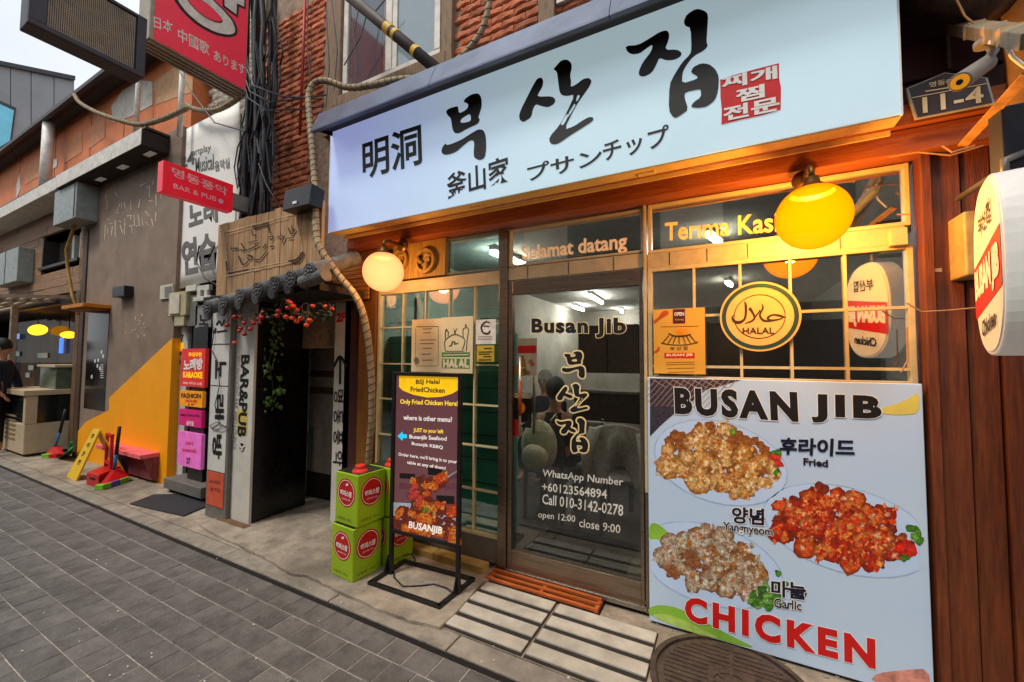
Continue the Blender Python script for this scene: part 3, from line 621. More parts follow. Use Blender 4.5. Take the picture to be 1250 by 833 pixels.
def vcol(name, scale=60, rough=.5, amp=.5):                  # printed photograph of food: colours come from the print's own colour layer
    m = bpy.data.materials.new(name); m.use_nodes = True; t = m.node_tree; N = t.nodes; L = t.links; b = N['Principled BSDF']; b.inputs['Roughness'].default_value = rough
    a = N.new('ShaderNodeAttribute'); a.attribute_name = 'ink'; co_ = N.new('ShaderNodeTexCoord'); x = N.new('ShaderNodeTexNoise'); x.inputs['Scale'].default_value = scale; x.inputs['Detail'].default_value = 3
    L.new(co_.outputs['Object'], x.inputs['Vector']); mr = N.new('ShaderNodeMapRange'); mr.inputs[1].default_value = .3; mr.inputs[2].default_value = .7; mr.inputs[3].default_value = 1-amp; mr.inputs[4].default_value = 1+amp
    L.new(x.outputs['Fac'], mr.inputs[0]); vm = N.new('ShaderNodeVectorMath'); vm.operation = 'SCALE'; L.new(a.outputs['Color'], vm.inputs[0]); L.new(mr.outputs[0], vm.inputs['Scale']); L.new(vm.outputs[0], b.inputs['Base Color'])
    MATS[name] = m; return m
foodm = vcol('food photograph print', 75)
def food(outline, cols, nl, size, Y, par, lift=.0013, seed=1, extra=(), pxsp=True, name='dish_photograph'):
    """flat print: many crisp irregular crumb shapes, each a fan from a light heart to a browned edge"""
    rnd_ = random.Random(seed); vs = []; fs = []; ic = []
    gx = sum(p[0] for p in outline)/len(outline); gy = sum(p[1] for p in outline)/len(outline)
    if Y != 'ad': outline = [(gx+(a-gx)*.97, gy+(b-gy)*.96) for a, b in outline]
    us = [p[0] for p in outline]; vv = [p[1] for p in outline]
    def inside(u, v):
        c = False; j = len(outline)-1
        for i in range(len(outline)):
            (x1, y1), (x2, y2) = outline[i], outline[j]
            if (y1 > v) != (y2 > v) and u < (x2-x1)*(v-y1)/(y2-y1)+x1: c = not c
            j = i
        return c
    ly = [lift]
    def lump(u, v, s, col, edge, jg=.2):
        k = 13; b = len(vs); ly[0] += 8e-7; vs.append(P(u, v, Y)+V((0, -ly[0], 0))); ic.append(tuple(col)+(1,))
        ph = rnd_.uniform(0, 6.28); el = rnd_.uniform(.55, 1)
        for ring, (rr, w) in enumerate(((.55, .25), (1., 1.))):
            for i in range(k):
                t = 2*pi*i/k; r = s*rr*rnd_.uniform(1-jg, 1+jg); x, y = r*cos(t), r*el*sin(t)
                vs.append(P(u+x*cos(ph)-y*sin(ph), v+x*sin(ph)+y*cos(ph), Y)+V((0, -ly[0], 0))); j = rnd_.uniform(.75, 1.2)
                ic.append(tuple((col[c]*(1-w)+edge[c]*w)*j for c in range(3))+(1,))
        for i in range(k):
            fs.append((b, b+1+(i+1) % k, b+1+i)); fs.append((b+1+i, b+1+(i+1) % k, b+1+k+(i+1) % k, b+1+k+i))
    base = cols['edge']
    cx, cy_ = sum(us)/len(us), sum(vv)/len(vv)
    n_ = 0
    grid = []
    while n_ < nl*8:
        u, v = rnd_.uniform(min(us), max(us)), rnd_.uniform(min(vv), max(vv))
        if inside(u, v): lump(u, v, size*.5, base, tuple(k*.7 for k in base)); n_ += 1
    spots = []
    for _ in range(4000):
        if len(spots) >= nl: break
        u, v = rnd_.uniform(min(us), max(us)), rnd_.uniform(min(vv), max(vv))
        if inside(u, v) and all((u-a)**2+(v-b)**2 > (size*.85)**2 for a, b in spots): spots.append((u, v))
    for u, v in spots: lump(u, v, size*rnd_.uniform(.9, 1.25), rnd_.choice(cols['main']), cols['rim'])
    for u, v in spots:
        for _ in range(cols.get('crumbs', 13)):
            a, r = rnd_.uniform(0, 6.28), size*rnd_.uniform(0, 1.05); lump(u+r*cos(a), v+r*sin(a), size*rnd_.choice((.12, .16, .24, .34)), rnd_.choice(cols['crumb']), rnd_.choice(cols['main']), .45)
    for (u, v, s, col) in extra: lump(u, v, s, col, tuple(k*.6 for k in col))
    mb = MB().add(vs, fs); o = mb.build(name, foodm, par, kind='stuff')
    at_ = o.data.color_attributes.new('ink', 'FLOAT_COLOR', 'POINT')
    at_.data.foreach_set('color', [c for k in ic for c in k]); return o
def H(*a): return [rgb(x)[:3] for x in a]
fried = dict(main=H('d8a860', 'e0b878', 'c88a38', 'dcb070'), rim=rgb('96581c')[:3], edge=rgb('a05c24')[:3], crumb=H('ecd098', 'c87c20', 'a85818', 'e4bc78', 'dca048', 'b84c18', 'f0dcb0'))
yang = dict(main=H('c83a10', 'd8601c', 'b82408', 'd88038'), rim=rgb('8a1c08')[:3], edge=rgb('8a2c14')[:3], crumb=H('e03010', 'f0a050', 'c02008', 'e86828', 'e8b890', 'd84a14', 'a81808', 'e88830'))
garl = dict(main=H('b8a890', 'c8bca4', 'b07838', 'c0b098'), rim=rgb('805030')[:3], edge=rgb('9a6038')[:3], crumb=H('d4ccbc', 'a87838', 'c8c0ac', 'c06020', 'ded6c8', '8a8468', 'b4a48c'))
gr, rd = rgb('4a8a20')[:3], rgb('e03a30')[:3]
def q2(pts, sc, ox, oy): return [(ox+x/sc, oy+y/sc) for x, y in pts]
food(q2([(80,390),(170,290),(160,200),(240,180),(340,220),(380,110),(440,95),(560,110),(640,150),(740,180),(900,240),(1040,340),(1120,440),(1090,520),(1030,620),(900,670),(820,720),(680,690),(560,700),(400,660),(310,570),(220,560),(120,520)], 6.944, 790, 500), fried, 30, 12, PY, pb_, seed=3,
     extra=[(946, 558, 7, rd), (951, 566, 6, rd), (944, 552, 4, gr), (950, 553, 5, gr), (948, 576, 5, gr), (895, 527, 5, rgb('80a030')[:3])])
food(q2([(90,330),(110,270),(160,220),(280,230),(300,180),(420,130),(520,190),(640,200),(740,280),(860,280),(960,370),(1010,480),(1100,560),(1100,630),(980,660),(900,730),(760,745),(680,700),(560,710),(430,650),(340,650),(240,610),(150,520),(90,460)], 5.952, 930, 570), yang, 36, 13, PY, pb_, seed=5,
     extra=[(1112, 645, 8, gr), (1120, 650, 7, gr), (1106, 678, 8, gr), (1122, 660, 6, gr), (1104, 668, 11, rgb('e02810')[:3]), (1112, 672, 8, rgb('e83020')[:3]), (1116, 655, 5, rgb('70a838')[:3])])
food(q2([(100,270),(150,160),(260,150),(320,100),(440,70),(560,130),(640,200),(760,260),(820,330),(850,420),(860,520),(740,590),(600,580),(480,540),(340,540),(220,470),(100,390)], 5.952, 790, 630), garl, 32, 11, PY, pb_, seed=8,
     extra=[(925+random.uniform(-12, 28), 722+random.uniform(-10, 18), random.uniform(3, 7), rgb(random.choice(('4a8a28', '78ac48', '3a7020')))[:3]) for _ in range(30)]+[(938, 742, 5, gr), (950, 700, 5, gr), (957, 712, 5, gr)])
navy = mat('navy print', '16162e', .5, var=.03)
def PT(s, m, bl_, br_, tl_, off=.02, ol=None, olo=.035, sp=1.0):
    if ol: TP(s, ol, pb_, bl_, br_, tl_, PY, off=off+olo, lift=.0030, res=3, sp=sp)
    return TP(s, m, pb_, bl_, br_, tl_, PY, off=off, lift=.0034, res=3, sp=sp)
PT('BUSAN', black, (826, 503.5), (972, 513), (825, 475), off=.055, ol=whitep, olo=.022, sp=1.25); PT('JIB', black, (994, 514), (1073, 518), (993.5, 483), off=.055, ol=whitep, olo=.022, sp=1.25)
PT('후라이드', navy, (952, 554), (1042, 557), (953, 535), off=.035); PT('Fried', navy, (981, 567.5), (1010, 570), (981, 559.5), off=.035)
PT('양념', navy, (894, 638), (932, 641), (894, 619), off=.03, ol=whitep, olo=.045); PT('Yangnyeom', navy, (883, 649), (943, 657), (883, 637), off=.02, ol=whitep, olo=.045)
PT('마늘', navy, (942, 727), (983, 732), (942, 708), off=.03, ol=whitep, olo=.045); PT('Garlic', navy, (945, 741), (978, 745), (945, 730), off=.02, ol=whitep, olo=.045)
PT('CHICKEN', redp, (838, 756), (1066, 814), (838, 729), off=.052, ol=whitep, olo=.02, sp=1.3)
# ---------------------------------------------------------------- round halal sign
hc = P(926.5, 386.5, 2.52); hs = thing('halal_sign', 'round dark green and gold halal certification sign on the right window', 'sign', (hc.x, hc.y, hc.z-.19))
gold = mat('gold cream print', 'e0b060', .5, var=.05); dgreen = mat('dark green print', '24443c', .5, var=.05); br_ = mat('brown ink', '3a2410', .6)
hr = P(985, 386, 2.52).x-hc.x; hr = .186
def ring(mb, c, r0_, r1_, y0, y1, n=56): 
    b = len(mb.v)
    for r in (r0_, r1_):
        for y in (y0, y1):
            for i in range(n): t = 2*pi*i/n; mb.v.append(V((c.x+r*cos(t), y, c.z+r*sin(t))))
    for i in range(n):
        j = (i+1) % n; A = lambda k, x: b+k*n+x
        for f in ((A(0, i), A(0, j), A(2, j), A(2, i)), (A(3, i), A(3, j), A(1, j), A(1, i)), (A(2, i), A(2, j), A(3, j), A(3, i)), (A(1, i), A(1, j), A(0, j), A(0, i))): mb.f.append(f); mb.mi.append(0)
    return mb
disc2(MB(), V((hc.x, 2.532, hc.z)), hr, hr, 64, .014).build('plate', gold, hs)
for a, b, m, y in ((.835, .945, dgreen, 2.517), (.615, .635, br_, 2.5165)): ring(MB(), hc, hr*a, hr*b, y, y+.003).build('ring', m, hs)
def HQ(x, y): return (860+x/6.943, 330+y/6.943)
TP('HALAL', br_, hs, HQ(325, 538), HQ(590, 536), HQ(325, 488), 2.517, off=.01, res=3)
ar = [  # brush strokes of the Arabic word, right to left: polylines with widths
 [((690, 402, 3), (640, 385, 9), (585, 378, 6), (560, 385, 7), (535, 405, 9), (560, 425, 9), (620, 418, 6), (665, 405, 4))],
 [((560, 432, 5), (500, 425, 9), (470, 380, 8), (495, 320, 8), (488, 285, 2))],
 [((380, 320, 13), (400, 345, 10), (425, 400, 8), (400, 430, 7), (345, 450, 3))],
 [((425, 400, 7), (450, 370, 6), (470, 340, 6))],
 [((340, 262, 2), (350, 300, 10), (350, 370, 9), (335, 420, 9), (290, 442, 12), (250, 430, 10), (235, 400, 6), (250, 378, 2))]]
def strokes(mb, sts, fn, Y, lift):
    k = 0
    for st_ in sts:
        for pl in st_:
            pp = []
            for i in range(len(pl)-1):
                for t in (0, .25, .5, .75):
                    p0, p1, p2, p3 = pl[max(0, i-1)], pl[i], pl[i+1], pl[min(len(pl)-1, i+2)]
                    pp.append(tuple(.5*((2*p1[c])+(-p0[c]+p2[c])*t+(2*p0[c]-5*p1[c]+4*p2[c]-p3[c])*t*t+(-p0[c]+3*p1[c]-3*p2[c]+p3[c])*t**3) for c in range(3)))
            pp.append(pl[-1]); vs = []
            for i, p in enumerate(pp):
                a, b = pp[max(0, i-1)], pp[min(len(pp)-1, i+1)]; d = V((b[0]-a[0], b[1]-a[1])).normalized(); w = max(1, p[2])
                for s_ in (-1, 1): u, v = fn(p[0]-d.y*w*s_, p[1]+d.x*w*s_); vs.append(P(u, v, Y)+V((0, -lift-k, 0)))
            k += 2e-5
            mb.add(vs, [(2*i, 2*i+1, 2*i+3, 2*i+2) for i in range(len(pp)-1)])
    return mb
strokes(MB(), ar, HQ, 2.517, .001).build('arabic_lettering', br_, hs)
# ---------------------------------------------------------------- notices on the windows
def sheet(name, label, cat, a, b, Y, m, th=.003, group=None):  # a hung sheet or board: px corners TL, BR
    p, q_ = P(*a, Y), P(*b, Y); t = thing(name, label, cat, ((p.x+q_.x)/2, Y, q_.z), group=group)
    MB().box(p.x, q_.x, Y, Y+th, q_.z, p.z).build('sheet', m, t); return t
def rect(m, par, a, b, Y, lift=.001, name='print_block'):
    p, q_ = P(*a, Y), P(*b, Y); return MB().quad((p.x, Y-lift, q_.z), (q_.x, Y-lift, q_.z), (q_.x, Y-lift, p.z), (p.x, Y-lift, p.z)).build(name, m, par)
def OQ(x, y): return (780+x/6.943, 360+y/6.943)
on = sheet('open_notice', 'orange yellow open notice with a tiled roof drawing at the left of the right window', 'notice', OQ(122, 128), OQ(565, 675), 2.522, mat('yellow ochre print', 'dca038', .5, var=.05, scale=3))
rect(mat('maroon print', '5a1410', .5), on, OQ(287, 125), OQ(392, 242), 2.522); TP('OPEN', whitep, on, OQ(300, 180), OQ(382, 178), OQ(300, 150), 2.522, off=.02, lift=.002); TP('TIME', gold, on, OQ(303, 220), OQ(380, 219), OQ(303, 206), 2.522, off=0, lift=.002)
rect(redp, on, OQ(215, 492), OQ(472, 538), 2.522); TP('BUSAN JIB', creamp, on, OQ(235, 528), OQ(455, 524), OQ(235, 502), 2.522, off=.03, lift=.002); TP('부 산 집', br_, on, OQ(265, 472), OQ(410, 466), OQ(265, 442), 2.522, off=.01, lift=.002)
rs_ = [[((250, 328, 5), (300, 348, 5), (345, 352, 5), (390, 348, 5), (438, 335, 5))], [((190, 408, 4), (260, 422, 3), (340, 426, 3), (430, 420, 3), (500, 398, 4))]]+[[((a, 345, 4), (b, 415, 3))] for a, b in ((255, 195), (290, 245), (315, 290), (340, 340), (370, 395), (400, 440), (432, 492))]
strokes(MB(), rs_, OQ, 2.522, .002).build('roof_drawing', br_, on)
strokes(MB(), [[((128, 235, 14), (170, 200, 12), (215, 160, 22), (250, 150, 12))], [((130, 490, 8), (160, 470, 10), (170, 440, 6))]], OQ, 2.522, .0015).build('brush_print', mat('rust print', 'b84818', .5), on)
strokes(MB(), [[((315, 320, 26), (385, 312, 28), (410, 320, 8))]], OQ, 2.522, .0012).build('sun_print', mat('orange sun print', 'e88c18', .5), on)
for y in (268, 572, 590, 622, 655): TP('menu of the day and more', br_, on, OQ(180+abs(y-572)*.2, y+6), OQ(510-abs(y-572)*.5, y), OQ(180+abs(y-572)*.2, y-5), 2.522, off=0, lift=.002) if False else strokes(MB(), [[((185+(y-268)*.15, y+3, 2.2), (340, y, 2.2), (505-(y-268)*.1, y-3, 2.2))]], OQ, 2.522, .0018).build('fine_print', mat('ochre ink', '9a6c28', .6), on)
def NQ(x, y): return (490+x/8.33, 370+y/8.33)
paper = mat('ivory paper', 'd8c8a0', .6, var=.05, scale=3); inkg = mat('grey ink', '7a7058', .6); hgr = mat('halal green print', '4a8048', .5)
ce = sheet('certificate', 'ivory framed certificate with a round seal at the left window', 'certificate', NQ(108, 172), NQ(402, 705), 2.518, paper)
for y, a, b in ((240, 150, 380), (262, 215, 310), (303, 220, 300), (375, 190, 355), (412, 190, 330), (460, 220, 315), (520, 205, 300), (580, 210, 320)): strokes(MB(), [[((a, y+2, 3.5), (b, y-1, 3.5))]], NQ, 2.518, .0015).build('fine_print', inkg, ce)
strokes(MB(), [[((145, 260, 2), (145, 640, 2))], [((145, 640, 2), (370, 640, 2))], [((375, 240, 2), (375, 640, 2))]], NQ, 2.518, .0014).build('border_line', inkg, ce)
strokes(MB(), [[((128, 590, 3), (142, 588, 32), (168, 588, 32), (184, 587, 3))]], NQ, 2.518, .002).build('seal', inkg, ce)
ha = sheet('halal_notice', 'ivory notice with a mosque drawing over a green HALAL band at the left window', 'notice', NQ(404, 150), NQ(722, 718), 2.517, paper)
rect(hgr, ha, NQ(412, 502), NQ(695, 550), 2.517); rect(hgr, ha, NQ(412, 566), NQ(695, 668), 2.517)
TP('HALAL', paper, ha, NQ(428, 656), NQ(682, 652), NQ(430, 582), 2.517, off=.07, lift=.002); strokes(MB(), [[((425, 530, 5), (685, 526, 5))]], NQ, 2.517, .002).build('fine_print', paper, ha)
strokes(MB(), [[((450, 490, 4), (440, 420, 4), (455, 370, 4), (545, 320, 5), (640, 365, 4), (640, 420, 4), (620, 480, 4))], [((450, 375, 4), (450, 290, 5), (475, 290, 5), (475, 340, 4))], [((630, 365, 4), (630, 265, 4), (682, 262, 4), (670, 370, 4), (660, 490, 4))], [((545, 318, 4), (545, 285, 10))], [((530, 262, 3), (548, 285, 3), (568, 258, 3))], [((656, 240, 10), (656, 215, 4))], [((455, 285, 12), (462, 262, 4))],
    [((485, 440, 5), (510, 430, 6), (520, 395, 6), (545, 400, 6), (540, 420, 5), (580, 408, 4))], [((450, 490, 3), (640, 490, 3))]], NQ, 2.517, .0015).build('mosque_drawing', mat('dark green ink', '2c3c2c', .6), ha)
w1 = sheet('white_notice', 'small white notice with a dark crescent ring beside the left door post', 'notice', NQ(758, 172), NQ(958, 418), 2.52, mat('white paper', 'd8cfc4', .6))
strokes(MB(), [[((905, 205, 4), (860, 192, 8), (815, 240, 9), (830, 300, 9), (880, 312, 10), (905, 280, 6))], [((835, 240, 6), (850, 235, 6), (895, 240, 6))]], NQ, 2.52, .0015).build('crescent_print', mat('maroon ink', '3a2428', .6), w1)
for y in (345, 368): strokes(MB(), [[((780, y, 3), (925, y-2, 3))]], NQ, 2.52, .0015).build('fine_print', inkg, w1)
w2 = sheet('yellow_notice', 'small yellow printed notice below the white one beside the door post', 'notice', NQ(768, 434), NQ(942, 598), 2.521, mat('yellow notice print', 'c0a030', .5))
for y, a, b in ((462, 840, 920), (498, 785, 925), (520, 785, 900), (545, 835, 915), (578, 785, 915)): strokes(MB(), [[((a, y+2, 6), (b, y-1, 6))]], NQ, 2.521, .0015).build('fine_print', mat('olive ink', '4a3a14', .6), w2)
def DQ(x, y): return (600+x/3.2, 240+y/3.2)
w3 = sheet('door_flyer', 'red and white flyer with a figure in yellow stuck behind the door handle', 'flyer', DQ(100, 555), DQ(177, 700), 2.566, mat('flyer print', 'c8b8a8', .6, var=.1))
rect(redp, w3, DQ(102, 583), DQ(175, 612), 2.566); rect(mat('dark red print', '7a1c10', .6), w3, DQ(100, 660), DQ(120, 700), 2.566)
strokes(MB(), [[((122, 635, 8), (120, 650, 14), (112, 680, 22), (108, 698, 22))], [((112, 690, 8), (150, 688, 7))]], DQ, 2.566, .002).build('figure_print', mat('mustard print', 'a08020', .6), w3)
strokes(MB(), [[((120, 622, 7), (122, 634, 7))], [((148, 640, 9), (165, 660, 9))]], DQ, 2.566, .0025).build('face_print', mat('skin print', 'b07050', .6), w3)
w4 = sheet('door_sticker', 'black sticker with a round orange emblem behind the door handle', 'sticker', DQ(80, 765), DQ(155, 905), 2.567, mat('black flyer', '181414', .5))
rect(mat('cream flyer', 'c8c0a8', .6), w4, DQ(80, 766), DQ(155, 790), 2.567); rect(redp, w4, DQ(82, 870), DQ(110, 940), 2.567)
strokes(MB(), [[((104, 826, 4), (112, 826, 19), (124, 826, 19), (132, 826, 4))]], DQ, 2.567, .002).build('emblem', mat('orange emblem', 'f09010', .5), w4)
# ---------------------------------------------------------------- oval side sign
oA, oB = V((.715, 1.68, 0)), V((.825, 2.12, 0)); od = (oB-oA).normalized(); on_ = V((-od.y, od.x, 0)); oc = (oA+oB)/2+V((0, 0, 1.815)); orr, orz = (oB-oA).length/2, .292
ov = thing('oval_sign', 'white oval lightbox sign with a red band hanging sideways from the right wall', 'sign', (oc.x, oc.y, oc.z-orz))
def oval(k, off): return [oc+od*cos(t)*orr*k*(1)+V((0, 0, orz*k*sin(t)))*(1)+on_*off for t in [2*pi*i/48 for i in range(48)]]
def sup(t): c, s_ = cos(t), sin(t); return (math.copysign(abs(c)**.8, c), math.copysign(abs(s_)**.8, s_))
def oval(k, off): return [oc+od*sup(t)[0]*orr*k+V((0, 0, orz*k*sup(t)[1]))+on_*off for t in [2*pi*i/48 for i in range(48)]]
gm0 = mat('dull steel hanger', '6e6a64', .5, metal=.4)
wac = mat('white sign acrylic', 'd8d4cc', .4, var=.04, dirt=.15, emit=(1, .95, .85), es=.06)
MB().prism(oval(1, -.095), on_*.095).build('case', wac, ov, bevel=.008, seg=3); MB().prism(oval(.95, .0005), on_*.003).build('face', whitep, ov)
def ovp(a, b): return oc+od*(-a)*orr+V((0, 0, b*orz))+on_*.005   # a: -1..1 reading direction, b: up
ex_sign = 1
# the face is read from the left: reading direction runs from the wall side to the street side
def OT(s, m, a0, a1, b0, b1, off=.03, sl=0): return T(s, m, ov, ovp(a0, b0-sl), ovp(a1, b0+sl), ovp(a0, b1-sl), off=off, lift=.002, res=3)
bd = []
for i in range(13): t = -1+2*i/12; bd.append((t*.93, .20+.12*t))
rb = [ovp(a, b) for a, b in bd]+[ovp(a, b-.62) for a, b in bd[::-1]]
rb = [p+on_*.0 for p in rb]
MB().add(rb, [(i, i+1, 24-i, 25-i)[::-1] for i in range(12)]).build('red_band', redp, ov)
MB().tube([oc+V((0, 0, orz-.01))-on_*.045, oc+V((0, 0, orz+.05))-on_*.045, oc+V((.12, .0, orz+.08)), (oc.x+.13, 2.42, oc.z+orz+.1)], .012, 8).build('hanger', gm0, ov, smooth=True)
OT('BUSAN JIB', whitep, -.82, .82, -.32, .08, off=.07, sl=.07); OT('부산집', black, -.4, .45, .42, .66, off=.02, sl=.03); OT('Chicken', black, -.45, .5, -.72, -.55, off=.03, sl=.05)
# ---------------------------------------------------------------- address plate, camera, arm, brace, box
ap = thing('address_plate', 'dark blue house number plate 11-4 shaped like a house', 'address plate', tuple(P(1158, 140, 2.375)))
pt = [P(*(1050+x/4.165, y/4.165), 2.375) for x, y in ((232, 450), (430, 368), (650, 395), (688, 528), (280, 608))]
MB().prism(pt, (0, .012, 0)).build('plate', mat('pale plate rim', 'b0a898', .4), ap, bevel=.002)
cc = sum(pt, V())/5; MB().prism([cc+(p-cc)*.93+V((0, -.002, 0)) for p in pt], (0, .003, 0)).build('plate_face', mat('slate blue enamel', '38343a', .4, var=.08), ap)
def AQ(x, y): return (1050+x/4.165, y/4.165)
TP('11-4', mat('cream enamel', 'd0c8a8', .5), ap, AQ(322, 575), AQ(622, 520), AQ(318, 500), 2.373, off=.025, sp=1.1, lift=.003, res=3); TP('명동8길', MATS['cream enamel'], ap, AQ(352, 448), AQ(500, 418), AQ(350, 422), 2.373, off=.01, lift=.003); strokes(MB(), [[((330, 468, 3), (500, 440, 3))], [((262, 500, 2), (640, 428, 2))]], AQ, 2.373, .003).build('fine_line', MATS['cream enamel'], ap)
ca = thing('security_camera', 'grey bullet security camera pointing down left beneath the steel arm', 'security camera', tuple(P(1188, 95, 1.9)))
k1, k2 = P(1172, 100, 1.72), P(1204, 78, 1.98); gm_ = mat('grey camera shell', '8a867e', .4, var=.05)
MB().tube([k1+(k1-k2)*.0, k1+(k2-k1)*.02, k2, k2+(k2-k1)*.08], [.027, .027, .026, .016], 20).build('housing', gm_, ca, smooth=False, bevel=.002)
dcv = (k1-k2).normalized(); MB().cyl(k1+dcv*.002, k1+dcv*.006, .021, n=20).build('lens_glass', mat('amber lens', 'c87810', .2, emit=(1, .40, .02), es=.2), ca); MB().cyl(k1+dcv*.0065, k1+dcv*.008, .008, n=16).build('lens', black, ca)
hb_ = P(1206, 53, 2.0); MB().tube([k2-(k2-k1)*.1, k2+V((.02, 0, .04)), hb_], .014, 8).build('bracket', gm_, ca, smooth=True); MB().cyl(hb_-V((0, 0, .004)), hb_+V((0, 0, .012)), .036, n=18).build('mount', gm_, ca)
sa_ = thing('steel_arm', 'weathered square steel arm crossing above the security camera with wires tied round it', 'bracket', tuple(P(1170, 33, 2.55)))
A1, A2 = P(1166, 33, 2.55), P(1262, 47, 1.62); MB().bar(A1, A2, .05, .045).build('tube', mat('weathered galvanised steel', '9a8a70', .5, metal=.4, var=.2, dirt=.4), sa_, bevel=.003)
for t in (.35, .62, .8):
    c = A1.lerp(A2, t); MB().bar(c-V((.0, .012, 0)), c+V((0, .012, 0)), .056, .052).build('wire_tie', mat('tan tie wire', 'b89468', .7), sa_)
yb = thing('perforated_brace', 'slotted angle brace slanting down from the upper right corner', 'brace', tuple(P(1176, 178, 2.2)))
B1, B2 = P(1175, 178, 2.2), P(1256, 90, 1.7); MB().bar(B1, B2, .03, .006, upv=(0, -1, .2)).build('angle_bar', mat('worn yellow steel', 'b8864a', .5, metal=.3, var=.2), yb, bevel=.001)
for k in range(14): c = B1.lerp(B2, (k+.6)/14.5)+V((0, -.0042, -.0)); MB().bar(c, c+(B2-B1).normalized()*.02, .008, .003, upv=(0, -1, .2)).build('slot', dark, yb)
eb = thing('junction_box', 'cream yellow junction box half hidden behind the oval sign', 'junction box', tuple(P(1180, 335, 2.4)))
a, b = P(1170, 262, 2.4), P(1203, 337, 2.4); MB().box(a.x, b.x+.03, 2.36, 2.5, b.z, a.z).build('box', mat('cream box', 'b89a60', .5, dirt=.2), eb, bevel=.008, seg=3); MB().box(a.x+.04, b.x+.02, 2.352, 2.36, b.z+.03, a.z-.03).build('cover', MATS['cream box'], eb, bevel=.003)
sc_ = thing('speaker_frame', 'dark frame panel at the right edge above the oval sign', 'panel', tuple(P(1240, 180, 1.8)))
a, b = P(1222, 130, 1.9), P(1275, 200, 1.9); MB().box(a.x, b.x+.1, 1.9, 1.98, b.z, a.z).build('panel', mat('dark navy panel', '1c1c26', .5), sc_, bevel=.004)
pc = thing('drain_pipe', 'thick tan vertical drain pipe at the top right corner', 'pipe', tuple(P(1246, 60, 2.45)))
MB().cyl(P(1252, 60, 2.4)-V((0, 0, .35)), P(1252, 60, 2.4)+V((0, 0, 1.2)), .06, n=24).build('pipe', mat('tan pipe', '9a7450', .6, dirt=.3), pc, smooth=True)
dc = thing('duct', 'brown insulated round duct under the eaves at top right', 'duct', tuple(P(1150, 0, 2.35)))
MB().tube([P(1118, -6, 2.45), P(1160, -14, 2.4), P(1225, -2, 2.3)], .085, 18).build('duct_tube', mat('brown duct wrap', '5a4438', .8, var=.2, bump=.5), dc, smooth=True)
# ---------------------------------------------------------------- advertising stand
s1, s2, s3, s4 = PZ(452, 712, .03), PZ(536, 741, .03), PZ(577, 708, .03), PZ(494, 686, .03)
ad = thing('advertising_stand', 'black framed standing signboard advertising halal fried chicken', 'signboard', tuple((s1+s2+s3+s4)/4-V((0, 0, .03))))
for a, b in ((s1, s2), (s2, s3), (s3, s4), (s4, s1)): MB().bar(a+(a-b).normalized()*.014, b+(b-a).normalized()*.014, .028, .028).build('base_bar', blackm, ad, bevel=.003)
pl_, pr_ = (s1+s4)/2, (s2+s3)/2
fx = (pr_-pl_).normalized(); fn = V((fx.y, -fx.x, 0)); 
def AD(u, v): return hit(u, v, pl_+fn*.0, fn)
tl_, tr_, brr, bll = AD(484, 458), AD(566, 459), AD(557, 663), AD(477, 646)
zt_ = (tl_.z+tr_.z)/2; zb2 = AD(517, 655).z
tl_.z = tr_.z = zt_
hw = .5*(tr_-tl_).length; mc_ = (pl_+pr_)/2
L_ = V((AD(480, 560).x, AD(480, 560).y, 0)); R_ = V((AD(561, 560).x, AD(561, 560).y, 0))
for e in (L_, R_): MB().bar(e+V((0, 0, .02)), e+V((0, 0, zt_+.02)), .024, .03, upv=tuple(fn)).build('upright', blackm, ad, bevel=.003)
for z in (zt_+.006, zb2-.006): MB().bar(L_+V((0, 0, z)), R_+V((0, 0, z)), .03, .024).build('cross_bar', blackm, ad, bevel=.003)
for e in (pl_, pr_): MB().prism([e+fx*.0+fn*-.05+V((0, 0, .015)), e+fn*.05+V((0, 0, .015)), e+fn*.012+V((0, 0, .12)), e-fn*.012+V((0, 0, .12))], fx*.006).build('foot_gusset', blackm, ad)
ins = fx*.016
adp = mat('maroon poster print', '341a1c', .3, var=.12, scale=3, coat=.3, spec=.5, emit=(.12, .045, .05), es=.4)
MB().prism([L_+ins+V((0, 0, zb2+.004)), R_-ins+V((0, 0, zb2+.004)), R_-ins+V((0, 0, zt_-.004)), L_+ins+V((0, 0, zt_-.004))], -fn*.02).build('panel', adp, ad)
MB().prism([L_+ins-fn*.0205+V((0, 0, zb2+.004)), R_-ins-fn*.0205+V((0, 0, zb2+.004)), R_-ins-fn*.0205+V((0, 0, zt_-.004)), L_+ins-fn*.0205+V((0, 0, zt_-.004))], -fn*.004).build('back_cover', blackm, ad)
pn = pl_+fn*.003
def EQ(x, y): return (470+x/3.473, 440+y/3.473)
def adpoly(pts, m, lift, sm=0, name='print_patch'):
    pts = smooth_poly(pts, sm) if sm else pts
    o_ = L_; w = [hit(*EQ(x, y), pn, fn) for x, y in pts]; pl2 = [((p-o_).dot(fx), p.z) for p in w]
    v_, f_ = fill([pl2]); ps, f2 = orient(v_, f_, lambda x, z: V((o_.x, o_.y, 0))+fx*x+V((0, 0, z))+fn*(.003+lift), fn); return MB().add(ps, f2).build(name, m, ad)
def adt(s, m, bl_, br_, tl_, off=.02): return T3(s, m, ad, EQ(*bl_), EQ(*br_), EQ(*tl_), pn, fn, off=off, lift=.003, res=2)
yp = mat('bright yellow print', 'f8c010', .4, emit=(1, .55, .01), es=.2); wpt = mat('white lit print', 'f4ece0', .4, emit=(1, .9, .8), es=.15); ypt = mat('yellow lit print', 'ffd030', .4, emit=(1, .7, .05), es=.25)
adpoly([(60, 66), (312, 72), (311, 125), (285, 142), (240, 155), (180, 158), (120, 146), (75, 128), (60, 112)], yp, .001)
